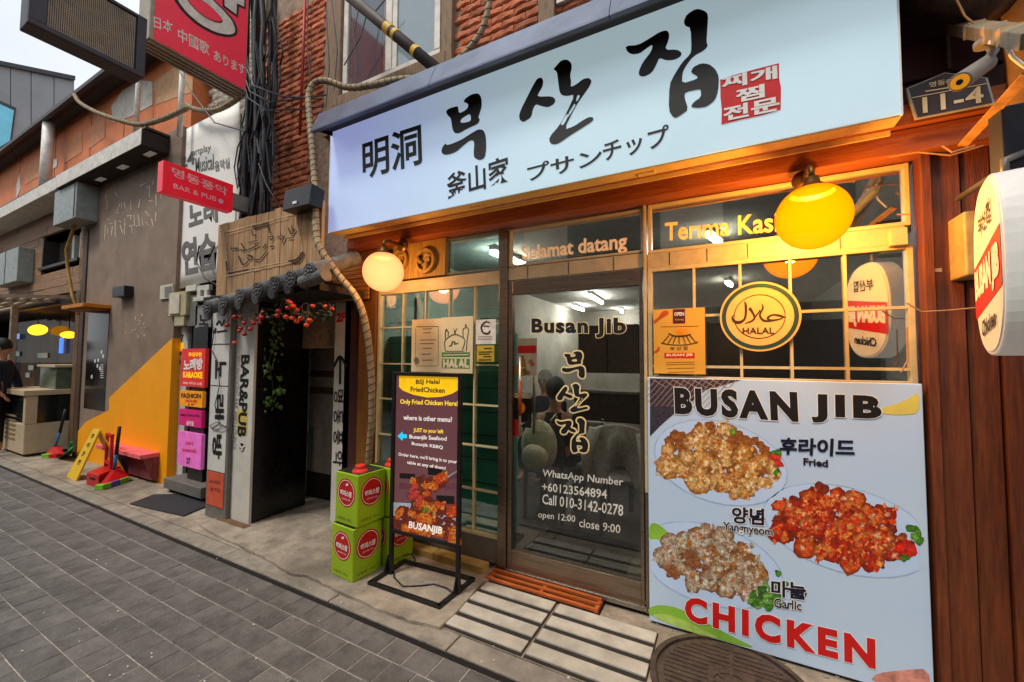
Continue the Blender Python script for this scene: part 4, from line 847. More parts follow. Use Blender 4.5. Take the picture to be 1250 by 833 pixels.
adt('BSJ Halal', black, (132, 105), (232, 105), (132, 82)); adt('FriedChicken', black, (110, 132), (254, 138), (110, 112))
adt('Only Fried Chicken Here!', ypt, (66, 190), (310, 200), (66, 165)); adt('where is other menu?', wpt, (80, 252), (285, 262), (80, 232))
adt('JUST to your left', ypt, (122, 308), (248, 315), (122, 287)); adt('Busanjib Seafood', wpt, (105, 336), (262, 346), (105, 315)); adt('Busanjib KBBQ', wpt, (115, 362), (246, 380), (115, 345))
adt("Order here, we'll bring it to your", wpt, (58, 408), (306, 442), (58, 390)); adt('table at any of them!', wpt, (95, 442), (258, 468), (95, 425))
adpoly([(53, 322), (75, 302), (75, 313), (93, 315), (93, 330), (75, 330), (75, 342)], mat('cyan print', '20b4e0', .4, emit=(.02, .5, .8), es=.3), .001)
for k, (x, y, w, h, c) in enumerate([(62, 478, 65, 22, 0), (182, 455, 60, 30, 0), (218, 572, 76, 34, 0), (60, 520, 50, 24, 1), (130, 500, 70, 20, 1), (250, 520, 50, 26, 1), (190, 520, 50, 20, 1), (90, 560, 50, 24, 1), (255, 480, 50, 20, 1)]):
    adpoly([(x, y), (x+w, y+4), (x+w, y+h+4), (x, y+h)], mat('brick photo %d' % c, ('20181a', '7a4450')[c], .5), .0008)
adpoly([(36, 602), (110, 606), (300, 640), (300, 700), (36, 690)], mat('plate photo', 'b8c8d8', .4), .001)
wing = dict(main=H('e86018', 'f08828', 'e04a20', 'f0a040'), rim=rgb('a83010')[:3], edge=rgb('80301c')[:3], crumb=H('f09830', 'e04818', 'f8c060', 'd83818', 'e87020', 'c03010'), crumbs=14)
_P = P
def P(u, v, Y): return hit(u, v, pn, fn) + fn*.0 if Y == 'ad' else _P(u, v, Y)
def food_ad(out, n_, size, seed, extra=()):
    return food([EQ(x, y) for x, y in out], wing, n_, size, 'ad', ad, lift=.0022, seed=seed, extra=extra)
food_ad([(28, 650), (60, 625), (110, 625), (150, 600), (200, 590), (260, 610), (298, 650), (300, 770), (220, 745), (120, 722), (28, 706)], 16, 7.5, 11, extra=[(521, 622, 3, rgb('70a020')[:3]), (518, 624, 2.5, rgb('88b830')[:3])])
food_ad([(100, 560), (115, 515), (150, 490), (200, 500), (270, 490), (275, 515), (215, 545), (185, 600), (140, 620), (105, 595)], 9, 6, 12, extra=[(507+random.uniform(-5, 6), 603+random.uniform(-8, 12), 4, rgb('e85048')[:3]) for _ in range(12)])
adt('BUSANJIB', wpt, (100, 718), (240, 745), (105, 682), off=.03)
adpoly([(262, 492), (308, 465), (309, 472), (268, 500)], mat('fork photo', 'a0a0a8', .4), .003)
cb = thing('power_cable', 'thin black power cable looping through the base of the advertising stand', 'cable', tuple(PZ(520, 700, .03)))
MB().tube([PZ(u, v, z) for u, v, z in ((492, 679, .05), (502, 676, .12), (507, 684, .05), (503, 690, .035), (480, 684, .04), (481, 705, .03), (492, 716, .03), (515, 715, .03), (530, 713, .03), (545, 718, .03), (554, 724, .04))], .005, 6).build('cable', blackm, cb, smooth=True)
# ---------------------------------------------------------------- oil cans
cang = mat('lime green tin print', '98b818', .35, var=.06, scale=4, metal=.1, dirt=.12, coat=.2); canr = mat('red tin print', 'b81c14', .35, var=.05); tin = mat('dull tin top', '5a5850', .35, metal=.8, var=.15, dirt=.3); capm = mat('red plastic cap', 'd83424', .4)
can_f = PZ(430, 713, .02); can_l = PZ(405, 701, .02); can_r = PZ(471, 695, .02)
fxc = (can_f-can_l).normalized(); rzc = math.atan2(fxc.y, fxc.x)
print('can', (can_f-can_l).length, (can_r-can_f).length, math.degrees(rzc), can_f)
wC, dC, hC = .235, .235, .345
def can(x, y, z, rz, label, w=.235, h=.345):
    t = thing('oil_can', label, 'oil can', (x, y, z), rz, group='square green cooking oil cans stacked beside the advertising stand')
    w2 = w/2; MB().box(-w2, w2, -w2, w2, 0, h).build('can_body', cang, t, local=True, bevel=.008, seg=3)
    MB().box(-w2+.008, w2-.008, -w2+.008, w2-.008, h, h+.003).build('can_top', tin, t, local=True)
    f = MB(); f.lathe((w2*.35, -w2*.35, h+.002), [(.055, 0), (.05, .012), (.034, .018), (.034, .04), (.03, .046), (0, .046)], 20); f.build('cap', capm, t, local=True, smooth=False, bevel=.002)
    for s_ in range(4):
        M_ = Matrix.Rotation(s_*pi/2, 4, 'Z'); mb = MB(); cz = h*.62; r = w*.40
        pts = [M_ @ V((r*cos(a), -w2-.0012, cz+r*1.02*sin(a))) for a in [2*pi*k/28 for k in range(28)]]; mb.add(pts, [tuple(range(28))])
        mb.build('red_disc', canr, t, local=True)
        rg = MB(); k = 28
        for rr in (.86, .90): rg.v += [M_ @ V((r*rr*cos(a), -w2-.0018, cz+r*1.02*rr*sin(a))) for a in [2*pi*j/k for j in range(k)]]
        rg.f = [(j, (j+1) % k, k+(j+1) % k, k+j) for j in range(k)]; rg.mi = [0]*k; rg.build('disc_ring', whitep, t, local=True)
        ln = lambda x, z: M_ @ V((x, -w2-.002, z))
        T('해피스팜', whitep, t, ln(-.06, cz-.022), ln(.06, cz-.022), ln(-.06, cz+.014), off=.03, local=True, lift=.001)
        T('프리미엄 오일', whitep, t, ln(-.045, cz-.05), ln(.045, cz-.05), ln(-.045, cz-.038), off=.0, local=True, lift=.001)
        T('식용유 18 L', mat('brown tin ink', '5a4a10', .5), t, ln(-.09, .03), ln(.07, .03), ln(-.09, .048), off=.0, local=True, lift=.001)
        if s_ in (0,): rg2 = MB().add([ln(-.005, cz+.045), ln(.018, cz+.05), ln(.02, cz+.066), ln(-.002, cz+.06)], [(0, 1, 2, 3)]); rg2.build('leaf_mark', whitep, t, local=True)
    return t
cz0 = .022; rz_ = rzc
fyc = V((-fxc.y, fxc.x, 0)); cA = can_f - fxc*.1175 + fyc*.1175
can(cA.x, cA.y, cz0, rz_, 'front green oil can on the ground at the bottom of its stack')
can(cA.x+.012, cA.y+.012, cz0+.352, rz_+.02, 'front green oil can on top of its stack with a big red cap')
cB = cA + fyc*.255 + fxc*.05
can(cB.x, cB.y, cz0, rz_-.03, 'rear green oil can on the ground behind the front stack')
can(cB.x+.005, cB.y, cz0+.352, rz_+.03, 'rear green oil can resting on top of the hind stack')
cCn = cA + fyc*.30 - fxc*.2
can(cCn.x, cCn.y, cz0, rz_, 'lone green oil can peeking out left of the stack', w=.2, h=.25)
# ---------------------------------------------------------------- alley entrance with panels
XP0, XP1 = P(276, 636, 2.17).x, P(303, 643, 2.17).x
dd = mat('black lacquer panel', '0c0b0b', .25, var=.3, scale=5, spec=.5, bump=.05); gpl = mat('grey panel paint', 'cdc8bc', .55, var=.07, scale=4, dirt=.25)
en = thing('alley_entrance', 'dark entrance passage with a black side wall and a grey door', 'entrance', (-3.5, 2.6, 0))
bxx('side_wall_panel', dd, en, XP1-.03, XP1, 2.19, 2.72, .03, 2.1)
bxx('ceiling_panel', dark, en, XP0, -3.0, 2.2, 3.3, 2.1, 2.16)
bxx('back_wall', dark, en, -4.2, -2.95, 3.35, 3.4, 0, 2.16); bxx('right_wall', mat('dark brown wall', '2a1c16', .7), en, -3.07, -3.0, 2.6, 3.35, 0, 2.16)
dX0, dX1 = P(377, 500, 2.95).x, P(404, 500, 2.95).x
gd = bxx('door', mat('grey beige door', '8c8274', .5, dirt=.2), en, dX0, dX1+.15, 2.95, 2.99, .03, 2.0)
for z0 in (1.12, 1.30): MB().box(dX0+.02, dX1+.1, 2.944, 2.949, z0+.0, z0+.07).build('brown_strip', mat('brown strip', '4a2c1c', .5), gd)
MB().box(dX0, dX1+.14, 2.943, 2.949, .03, .28).build('kick_plate', blackm, gd)
bxx('door_jamb', gpl, en, dX0-.05, dX0-.004, 2.86, 2.98, .03, 2.05)
tsl = mat('dangling tassel', '2c4a3c', .8); MB().cyl(P(380, 520, 2.85), P(380, 560, 2.85), .022, .006, 8).build('tassel', tsl, en)
bs = thing('bar_sign_panel', 'upright pale panel reading BAR&PUB at the left side of the dark entrance', 'sign panel', ((XP0+XP1)/2, 2.2, 0))
MB().box(XP0, XP1, 2.17, 2.2, 0, 2.06).build('panel', gpl, bs, bevel=.003)
def VT(s, m, par, tl, tr, bl, Y, **k): return TP(s, m, par, tl, bl, tr, Y, **k)    # lettering turned a quarter clockwise, reading downwards
def Z5(x, y): return (180+x/2.975, 360+y/2.975)
VT('BAR&PUB', black, bs, Z5(342, 220), Z5(370, 220), Z5(328, 512), 2.168, off=.03)
VT('MYUNGDONG BAR AND LOUNGE', mat('pale grey ink', '8a8880', .6), bs, Z5(322, 225), Z5(336, 225), Z5(308, 560), 2.168, off=.0)
c = P(*Z5(343, 554), 2.168); disc2(MB(), c, .037, .037, 24, .002).build('round_logo', black, bs)
strokes(MB(), [[((335, 545, 3), (343, 556, 4), (352, 548, 3))], [((338, 565, 3), (348, 562, 3))]], Z5, 2.165, .002).build('logo_mark', gpl, bs)
MB().pb(*Z5(328, 415), *Z5(362, 512), 2.169, .0006).build('yellow_tint', mat('pale yellow vinyl', 'c8b45c', .6), bs)
st2 = thing('brick_step', 'small worn brown step at the foot of the BAR&PUB panel', 'step', tuple(PZ(283, 642)))
a = PZ(270, 634); b = PZ(303, 647); MB().box(a.x, b.x, 2.10, 2.168, -.01, .03).build('step_block', mat('brown step stone', '6a4c34', .8, dirt=.4), st2, bevel=.006)
# 2F arrow panel
fp = thing('arrow_sign_panel', 'tall pale panel with red 2F and an up arrow right of the entrance', 'sign panel', tuple((PZ(402, 641)+PZ(423, 640))/2))
ax0, ax1 = PZ(401, 641).x, P(423.5, 600, 2.56).x; MB().box(ax0, ax1, 2.56, 2.6, 0, 2.09).build('panel', gpl, fp, bevel=.003)
TP('2F', redp, fp, Z5(688, 98), Z5(718, 96), Z5(689, 68), 2.558, off=.05)
strokes(MB(), [[((700, 325, 4), (701, 222, 4))], [((678, 262, 4), (700, 224, 5), (724, 262, 4))]], Z5, 2.558, .002).build('up_arrow', black, fp)
VT('명동풍악', black, fp, Z5(678, 345), Z5(712, 345), Z5(674, 618), 2.558, off=.01, res=3, sp=1.5)
# black and pale panels 2
hv = thing('hanging_vine', 'small trailing green leafy vine hanging against the black side wall', 'plant', tuple(P(328, 500, 2.3)))
lfm = mat('ivy leaf', '4a6a24', .5, var=.25, rnd=.35, bump=.2)
def leaf_mesh(s, m=lfm):
    return MB().add([(0, 0, 0), (-s*.45, -.1*s, s*.35), (0, .12*s, s*.5), (s*.45, -.1*s, s*.35), (0, -.15*s, s*1.1)], [(0, 3, 2), (0, 2, 1), (2, 3, 4), (1, 2, 4)]).mesh('leaf', m)
lms = [leaf_mesh(.04), leaf_mesh(.055), leaf_mesh(.03)]
xv = XP1+.025
pts = [V((xv, P(330, 400, 2.3).y, 1.95)), V((xv+.01, 2.32, 1.7)), V((xv+.005, 2.29, 1.45)), V((xv+.02, 2.33, 1.2)), V((xv+.01, 2.31, 1.05))]
MB().tube(pts, .003, 5).build('stem', mat('vine stem', '3a4a1c', .7), hv)
for k in range(95):
    t = random.uniform(.05, .999)*4; i = int(t); p = pts[i].lerp(pts[i+1], t-i)+V((random.uniform(-.02, .05), random.uniform(-.08, .08), random.uniform(-.03, .03)))
    o = piece('leaf', lms[k % 3], hv, p); o.rotation_euler = (random.uniform(-.6, .6)+pi, random.uniform(-.7, .7), random.uniform(-1.2, 1.2))
# tile roof + wooden board
rf = thing('tiled_canopy', 'short eave of grey clay roof tiles above the entrance with round patterned ends', 'roof', tuple(P(320, 375, 2.05)))
gt = mat('grey clay tile', '4c4a4a', .6, var=.2, scale=18, bump=.4, dirt=.35, rnd=.1); gt2 = mat('light clay tile', '6a6866', .6, var=.2, scale=18, bump=.4, dirt=.3)
ctrs = [(268.5, 372), (289, 364), (310.5, 356.5), (331, 349.5), (351, 343), (374, 334)]
ZB_ = P(310, 360, 1.95).z
for k, (u, v) in enumerate([(249, 378)]+ctrs):
    c = P(u+5, v-2, 1.95); rr = .062
    nrm = V((.72, -1, -.2)).normalized() if False else V((.0, -1, -.12)).normalized()
    b = c+V((0, .42, .20))
    MB().tube([c, b], [rr, rr*.92], 20).build('cover_tile', gt2, rf, smooth=False, bevel=.002)
    e = MB(); e.cyl(c+V((0, -.014, 0)), c+V((0, .004, 0)), rr*1.06, n=24); eo = e.build('tile_end', gt, rf, bevel=.002)
    fl = MB()
    for j in range(7): t = 2*pi*j/7; fl.ball(c+V((cos(t)*rr*.55, -.018, sin(t)*rr*.55)), rr*.2, 8, 5, sq=(1, .5, 1))
    fl.ball(c+V((0, -.018, 0)), rr*.24, 8, 5, sq=(1, .5, 1)); fl.build('tile_pattern', gt2, eo)
    if k: pass
    cc_ = c+V((-.075 if k else -.06, .02, -.045)); n_ = 12; pa = []
    for j in range(n_+1): t = pi+pi*j/n_; pa.append(cc_+V((cos(t)*.062, 0, sin(t)*.075+.012)))
    pa2 = [cc_+V((.062, 0, .03)), cc_+V((.0, 0, .018)), cc_+V((-.062, 0, .03))]
    MB().prism(pa+pa2[:1]+[pa2[1]]+[pa2[2]], (0, .02, 0)).build('pan_tile_end', gt, rf, bevel=.003)
    MB().prism([cc_+V((-.03, -.004, .022)), cc_+V((.03, -.004, .022)), cc_+V((.022, -.004, .0)), cc_+V((-.022, -.004, .0))], (0, .004, 0)).build('tile_highlight', gt2, rf)
    MB().bar(cc_+V((0, .01, -.0)), cc_+V((0, .42, .19)), .1, .02).build('pan_tile', gt, rf)
a, b = P(252, 378, 2.05), P(395, 334, 2.05)
MB().box(a.x, b.x, 2.02, 2.45, b.z-.13, b.z-.08).build('eave_board', mat('dark eave board', '2c2420', .8), rf)
mt_ = MB(); MB().tube([P(370, 345, 1.98), P(398, 335, 1.98)], .05, 16).build('ridge_tile', gt2, rf)
wb = thing('carved_wood_sign', 'weathered vertical plank signboard with carved lettering above the tiled eave', 'signboard', tuple(P(330, 350, 2.12)))
YW = 2.12; wbm = wood('weathered pale planks', 'a0764c', 'cda678', 'z', rnd=.13, rough=.7, bump=.5)
tlx, trx = P(266, 274, YW).x, P(392, 300, YW).x; xk = P(349, 251, YW).x
np_ = 17
def ztop(x): 
    return P(266, 274, YW).z+.01*random.uniform(-1, 1) if x < xk else P(349, 251, YW).z-.02
for k in range(np_):
    x0 = tlx+(trx-tlx)*k/np_; x1 = tlx+(trx-tlx)*(k+1)/np_; z1 = P(300, 265.5, YW).z+random.uniform(-.006, .006); z0 = P(330, 352, YW).z-.03
    if x0 > P(372, 300, YW).x: z1 -= .02
    MB().box(x0+.002, x1-.002, YW+random.uniform(0, .006), YW+.03, z0, z1).build('plank', wbm, wb, bevel=.002)
def WQ(x, y): return (260+x/7.571, 240+y/7.571)
dki = mat('burnt carving', '3c2818', .8); lki = mat('pale carved edge', 'c8a880', .7)
lw_ = [[((100, 335, 4), (760, 160, 4))], [((140, 350, 3), (700, 200, 3))], [((125, 735, 5), (760, 605, 5))], [((140, 705, 4), (730, 590, 4))], [((100, 340, 3), (150, 700, 3))], [((765, 170, 3), (835, 500, 3))]]
strokes(MB(), lw_, WQ, YW-.001, .003).build('frame_line', lki, wb)
dk_ = [[((125, 600, 8), (140, 690, 8))], [((140, 712, 7), (330, 672, 4))], [((700, 600, 8), (780, 580, 9), (835, 510, 8))], [((730, 612, 8), (800, 600, 8), (845, 520, 5))], [((365, 285, 5), (520, 245, 5))], [((375, 298, 6), (525, 265, 6))], [((360, 310, 4), (370, 350, 4), (410, 365, 3))], [((515, 270, 5), (530, 340, 5))],
       [((165, 480, 6), (240, 480, 7))], [((260, 430, 5), (300, 500, 7), (250, 490, 4))], [((330, 430, 5), (420, 405, 4))], [((310, 500, 5), (400, 460, 6), (430, 440, 4))], [((240, 550, 7), (280, 630, 6), (330, 600, 5))], [((320, 540, 6), (370, 560, 7), (340, 590, 6), (320, 560, 4))], [((385, 585, 6), (440, 580, 6), (500, 500, 5))], [((460, 480, 5), (495, 440, 6))], [((530, 465, 6), (570, 460, 6))],
       [((510, 380, 5), (560, 370, 6), (545, 410, 5))], [((590, 380, 4), (640, 365, 5), (660, 380, 4))], [((640, 430, 6), (670, 365, 5))], [((700, 290, 5), (730, 350, 6), (765, 300, 5))], [((730, 270, 5), (745, 340, 5))], [((690, 390, 4), (740, 380, 5))]]
strokes(MB(), dk_, WQ, YW-.001, .0035).build('carved_lettering', dki, wb)
strokes(MB(), [[((x[0]+6, x[1]+7, 2.5) if False else (x[0]+6, x[1]+8, 2.2)) for x in s_[0]] and [tuple((x[0]+6, x[1]+8, 2.2) for x in s_[0])] for s_ in dk_[8:]], WQ, YW-.001, .0032).build('carved_edge', lki, wb)
fl_ = thing('floodlight', 'black floodlight box resting on top of the carved wooden signboard', 'floodlight', tuple(P(362, 248, 2.1)))
a, b = P(345, 232, 2.0), P(377, 249, 2.0); MB().prism([(a.x, 2.0, b.z), (a.x, 2.12, b.z), (a.x, 2.14, a.z-.02), (a.x, 2.02, a.z)], (b.x-a.x, 0, 0)).build('housing', blackm, fl_, bevel=.005); MB().box((a.x+b.x)/2-.03, (a.x+b.x)/2+.02, 1.996, 2.002, b.z+.03, b.z+.05).build('badge', whitep, fl_)
# persimmon branches
pb2 = thing('persimmon_branch', 'artificial twigs of small orange and red persimmons hung under the tiled eave', 'plant', tuple(P(330, 390, 1.98)))
brd = mat('red persimmon', 'b81c10', .4, var=.15, rnd=.2); bro = mat('orange persimmon', 'e8480c', .4, var=.12, rnd=.15); twg = mat('twig bark', '4a3a2a', .8)
fm1 = MB().ball((0, 0, 0), .02, 12, 8, sq=(1, 1, .85)).mesh('persimmon', brd, smooth=True); fm2 = MB().ball((0, 0, 0), .02, 12, 8, sq=(1, 1, .85)).mesh('persimmon', bro, smooth=True)
def K(x, y): return (240+x/6.406, 320+y/6.406)
rl = [(240, 495), (290, 440), (345, 435), (372, 478), (435, 465), (460, 440), (497, 475), (510, 435), (335, 540), (375, 565), (418, 525), (345, 520), (640, 385), (720, 310), (520, 395), (300, 430), (445, 480), (480, 450)]
ol_ = [(298, 632), (630, 420), (752, 345), (710, 358), (745, 440), (782, 465), (818, 442), (885, 458), (858, 495), (787, 378), (908, 345), (1012, 352), (1060, 368), (735, 318), (870, 470), (700, 430), (775, 400)]
for k, (l, me) in enumerate(((rl, fm1), (ol_, fm2))):
    for x, y in l:
        o = piece('persimmon', me, pb2, P(*K(x, y), 1.96+random.uniform(-.04, .06))); s_ = random.uniform(.8, 1.15); o.scale = (s_, s_, s_)
for l in (rl, ol_):
    tw = MB()
    for i in range(len(l)-1):
        if abs(l[i][0]-l[i+1][0]) < 130: tw.tube([P(*K(*l[i]), 1.97), P(*K((l[i][0]+l[i+1][0])/2, min(l[i][1], l[i+1][1])-25), 1.99), P(*K(*l[i+1]), 1.97)], .003, 5)
    for x, y in l[::2]: tw.tube([P(*K(x, y), 1.97), P(*K(x+10, 330+(1-x/1100)*60), 2.02)], .0028, 5)
    tw.build('twig', twg, pb2, kind='stuff')
lms2 = [leaf_mesh(.03, mat('dark leaf', '26381c', .5, rnd=.3)), leaf_mesh(.045, MATS['dark leaf'])]
for k in range(60):
    x = random.uniform(480, 1050); o = piece('leaf', lms2[k % 2], pb2, P(*K(x, random.gauss(410, 35)), 1.98+random.uniform(-.03, .06))); o.rotation_euler = (random.uniform(0, 6), random.uniform(0, 6), random.uniform(0, 6))
# karaoke upright sign
XK0, XK1 = P(250, 628, 2.13).x, P(275, 634, 2.13).x
kv = thing('upright_karaoke_sign', 'narrow white upright lightbox with black Korean letters and an orange foot', 'sign', ((XK0+XK1)/2, 2.15, 0))
MB().box(XK0, XK1, 2.13, 2.16, 0, 1.98).build('frame', mat('grey sign frame', '6e6a64', .5, dirt=.3), kv, bevel=.004)
ps_ = MB(); zt2 = [P(262, v, 2.13).z for v in (392, 421, 471, 575)]
for z0, z1 in ((zt2[1]+.008, 1.96), (zt2[2]+.006, zt2[1]-.006), (P(255, 573, 2.13).z, zt2[2]-.006)): MB().box(XK0+.025, XK1-.03, 2.124, 2.13, z0, z1).build('white_panel', mat('white panel', 'd4d0c8', .4, var=.04, dirt=.1), kv)
ops = MB().box(XK0+.03, XK1-.04, 2.124, 2.13, P(258, 618, 2.13).z+.01, P(258, 573, 2.13).z-.02).build('orange_panel', mat('faded coral panel', 'c85438', .5, dirt=.1), kv)
VT('노', black, kv, Z5(248, 238), Z5(285, 238), Z5(247, 302), 2.122, off=.03); VT('래', black, kv, Z5(247, 365), Z5(278, 365), Z5(246, 448), 2.122, off=.03); VT('방', black, kv, Z5(238, 510), Z5(270, 510), Z5(236, 592), 2.122, off=.03)
strokes(MB(), [[((250, 110, 3), (262, 95, 3), (270, 112, 3), (280, 90, 3))], [((252, 135, 3), (290, 130, 3))], [((248, 120, 3), (244, 140, 4))]], Z5, 2.122, .002).build('logo_scribble', black, kv)
TP('SIX VIDEO', br_, kv, Z5(225, 682), Z5(265, 688), Z5(225, 672), 2.122, off=0); TP('음악실', br_, kv, Z5(228, 712), Z5(262, 717), Z5(228, 698), 2.122, off=0)
kc = thing('white_wire', 'loose dark wire tied round the white upright karaoke lightbox', 'cable', tuple(P(262, 500, 2.1)))
MB().tube([P(*Z5(*p), 2.11) for p in ((236, 80), (240, 150), (232, 200), (255, 245), (262, 330), (245, 400), (262, 470), (236, 488), (228, 475), (250, 462), (288, 480), (262, 492), (230, 484))], .004, 5).build('wire', mat('grey wire', '3c3a3a', .6), kc, smooth=True)
# stacked advert sign on a base
b1, b2, b3 = PZ(204, 594, 0), PZ(232, 605, 0), PZ(250, 600, 0)
kb = thing('advert_sign_stack', 'mobile sign on a grey base with red, orange, magenta and pink advert boards', 'sign', tuple((b1+b3)/2))
ydk = 2.30
x0, x1 = P(231, 600, ydk).x-.0, P(249, 597, ydk).x
MB().box(P(206, 588, 2.32).x, x1, 2.27, 2.6, .05, .16).build('base_box', mat('worn grey base', '7c7870', .5, metal=.3, dirt=.3), kb, bevel=.006)
for xx in (P(206, 588, 2.32).x+.05, x1-.06): MB().cyl((xx, 2.33, .025), (xx+.03, 2.33, .025), .028, n=14).build('wheel', blackm, kb)
MB().box(P(232, 500, 2.38).x, P(250, 500, 2.38).x, 2.38, 2.44, .16, P(240, 400, 2.38).z).build('black_backing', blackm, kb)
for a_, b_, c_, lab in (((222, 426), (249, 473.5), 'd0302c', 0), ((219.7, 476.5), (246.5, 498), 'e89018', 1), ((218.7, 499), (245.6, 523), 'c01c68', 2), ((217.6, 526), (244.5, 574), 'd868b4', 3)):
    p, q_ = P(*a_, 2.34), P(*b_, 2.34); ob = MB().box(p.x, q_.x, 2.34, 2.375, q_.z, p.z).build('advert_board', mat('advert colour %d' % lab, c_, .5, emit=c_, es=.12), kb)
wv, rv, yv, kv_ = whitep, redp, MATS['bright yellow print'], black
def KT(s, m, a, b, c, off=.03): TP(s, m, kb, Z5(*a), Z5(*b), Z5(*c), 2.338, off=off, lift=.002)
KT('주대무한', yv, (150, 226), (198, 226), (150, 210)); KT('노래방', wv, (133, 275), (200, 270), (133, 238), .05); KT('KARAOKE', yv, (131, 300), (200, 303), (131, 280), .05); KT('7080 라이브 노래', wv, (130, 325), (197, 329), (130, 315), .02)
KT('FASHION', black, (124, 374), (194, 376), (124, 358), .03); KT('HOUSE', redp, (140, 390), (180, 392), (140, 380)); KT('1F', black, (150, 402), (170, 402), (150, 396))
KT('MUSICAL', black, (122, 440), (192, 444), (122, 432), .02); KT('음악실', wv, (143, 474), (168, 476), (143, 458), .03)
KT('24시', redp, (140, 545), (165, 548), (140, 530), .02); KT('KARAOKE', redp, (128, 568), (176, 574), (128, 558), .03); KT('27', black, (142, 612), (155, 613), (142, 592), .03)
mk = thing('musical_karaoke_sign', 'tall white strip reading 27 musical karaoke beside the yellow wall', 'sign', tuple(P(210, 585, 2.5)))
a, b = P(214.5, 400, 2.5), P(230, 400, 2.5); MB().box(P(206, 560, 2.5).x, b.x, 2.5, 2.54, .02, a.z).build('strip', mat('white strip', 'c4c4c0', .5, dirt=.15), mk, bevel=.003)
VT('Musical Karaoke', black, mk, Z5(104, 208), Z5(122, 208), Z5(78, 625), 2.498, off=.035); TP('27', black, mk, Z5(113, 168), Z5(130, 168), Z5(114, 145), 2.498, off=.02); MB().pb(*Z5(115, 175), *Z5(130, 205), 2.497, .001).build('yellow_square', yv, mk)
ns = thing('grey_banner_strip', 'narrow grey sign strip with black Korean letters behind the white lightbox', 'sign', tuple(P(250, 400, 2.4)))
a, b = P(*Z5(176, 40), 2.42), P(*Z5(226, 192), 2.42); MB().box(a.x, b.x, 2.42, 2.45, b.z-.5, a.z).build('strip', mat('plain grey panel', '8a8884', .5), ns)
for s_, y0, y1 in (('노', 75, 108), ('래', 112, 155), ('연', 160, 195)): TP(s_, black, ns, Z5(188, y1), Z5(220, y1), Z5(188, y0), 2.418, off=.03)
mt1 = thing('meter_box', 'cream utility box with a grey cabinet beneath the white banner', 'utility box', tuple(P(215, 398, 2.4)))
def M3(x, y): return (180+x/5.95, 280+y/5.95)
MB().pb(*M3(155, 465), *M3(275, 625), 2.38, .12).build('cream_box', mat('cream utility plastic', 'b4aa84', .5, dirt=.25), mt1, bevel=.01, seg=3); MB().pb(*M3(162, 480), *M3(225, 612), 2.365, .014).build('cover', mat('light utility plastic', 'c8c0a8', .5), mt1, bevel=.004)
MB().pb(*M3(272, 490), *M3(360, 700), 2.42, .1).build('grey_cabinet', mat('grey green cabinet', '6c7068', .5, dirt=.2), mt1, bevel=.004); MB().pb(*M3(195, 625), *M3(262, 700), 2.39, .09).build('lower_cover', MATS['cream utility plastic'], mt1, bevel=.006)
mt2 = thing('louvred_vent', 'small white louvred vent box on the edge of the brown wall', 'vent', tuple(P(202, 365, 2.4)))
vb = MB().pb(*M3(92, 410), *M3(178, 500), 2.4, .06).build('vent_box', MATS['light utility plastic'], mt2, bevel=.004)
for k in range(6): MB().pb(*M3(125, 420+k*13), *M3(174, 424+k*13), 2.396, .006).build('louvre', mat('grey louvre', '7a7a76', .5), mt2)
mt3 = thing('white_bracket', 'pale metal bracket and insulators under the banner corner', 'bracket', tuple(P(250, 355, 2.4)))
br3 = MB(); br3.pb(*M3(278, 412), *M3(350, 445), 2.4, .05); MB().pb(*M3(278, 412), *M3(350, 445), 2.4, .05).build('arm', gpl, mt3, bevel=.003)
for x_ in (360, 410): MB().pb(*M3(x_, 440), *M3(x_+22, 500), 2.4, .03).build('upright', gpl, mt3, bevel=.003)
MB().pb(*M3(330, 495), *M3(455, 512), 2.38, .06).build('foot_rail', gpl, mt3, bevel=.003); MB().pb(*M3(350, 415), *M3(445, 438), 2.41, .04).build('head_rail', gpl, mt3, bevel=.003)
# wooden orange vent and swirl boards left of the shop
ow = thing('slatted_wood_panel', 'orange wooden panel of thin horizontal boards left of the small globe lamp', 'panel', tuple(P(425, 360, 2.5)))
a, b = P(398, 325, 2.48), P(449, 365, 2.48)
MB().box(a.x, b.x, 2.5, 2.53, b.z, a.z).build('backing', dark, ow)
for k in range(9): z = b.z+(a.z-b.z)*k/9; MB().box(a.x, b.x, 2.485-.003*(k % 2), 2.5, z+.001, z+(a.z-b.z)/9-.003).build('board', wood('orange board', '8a4c14', 'c07c28', 'x'), ow, bevel=.002)
sw = thing('carved_swirl_board', 'pair of round carved wooden swirls on a board above the left window', 'carving', tuple(P(518, 345, 2.5)))
swm = wood('carved pale wood', '7a5a24', 'a8843c', 'z'); a, b = P(478, 300, 2.5), P(541, 341, 2.5); MB().box(a.x, b.x, 2.52, 2.56, b.z+.04, a.z).build('board', swm, sw)
for u, v, r in ((489, 318, .085), (520, 319, .1)):
    c = P(u, v, 2.51); ring(MB(), c, r*.72, r, 2.485, 2.52, 36).build('ring', swm, sw, bevel=.003)
    spk = MB()
    for j in range(3):
        t0 = j*2.09+.5; pts = [c+V((cos(t0+k*.28)*r*(.75-.13*k), -.02, sin(t0+k*.28)*r*(.75-.13*k))) for k in range(5)]; MB().tube(pts, [.013, .017, .018, .014, .007], 8).build('swirl', swm, sw, smooth=True)
    disc2(MB(), c+V((0, .005, 0)), r*.4, r*.4, 24, .01).build('hub', swm, sw)
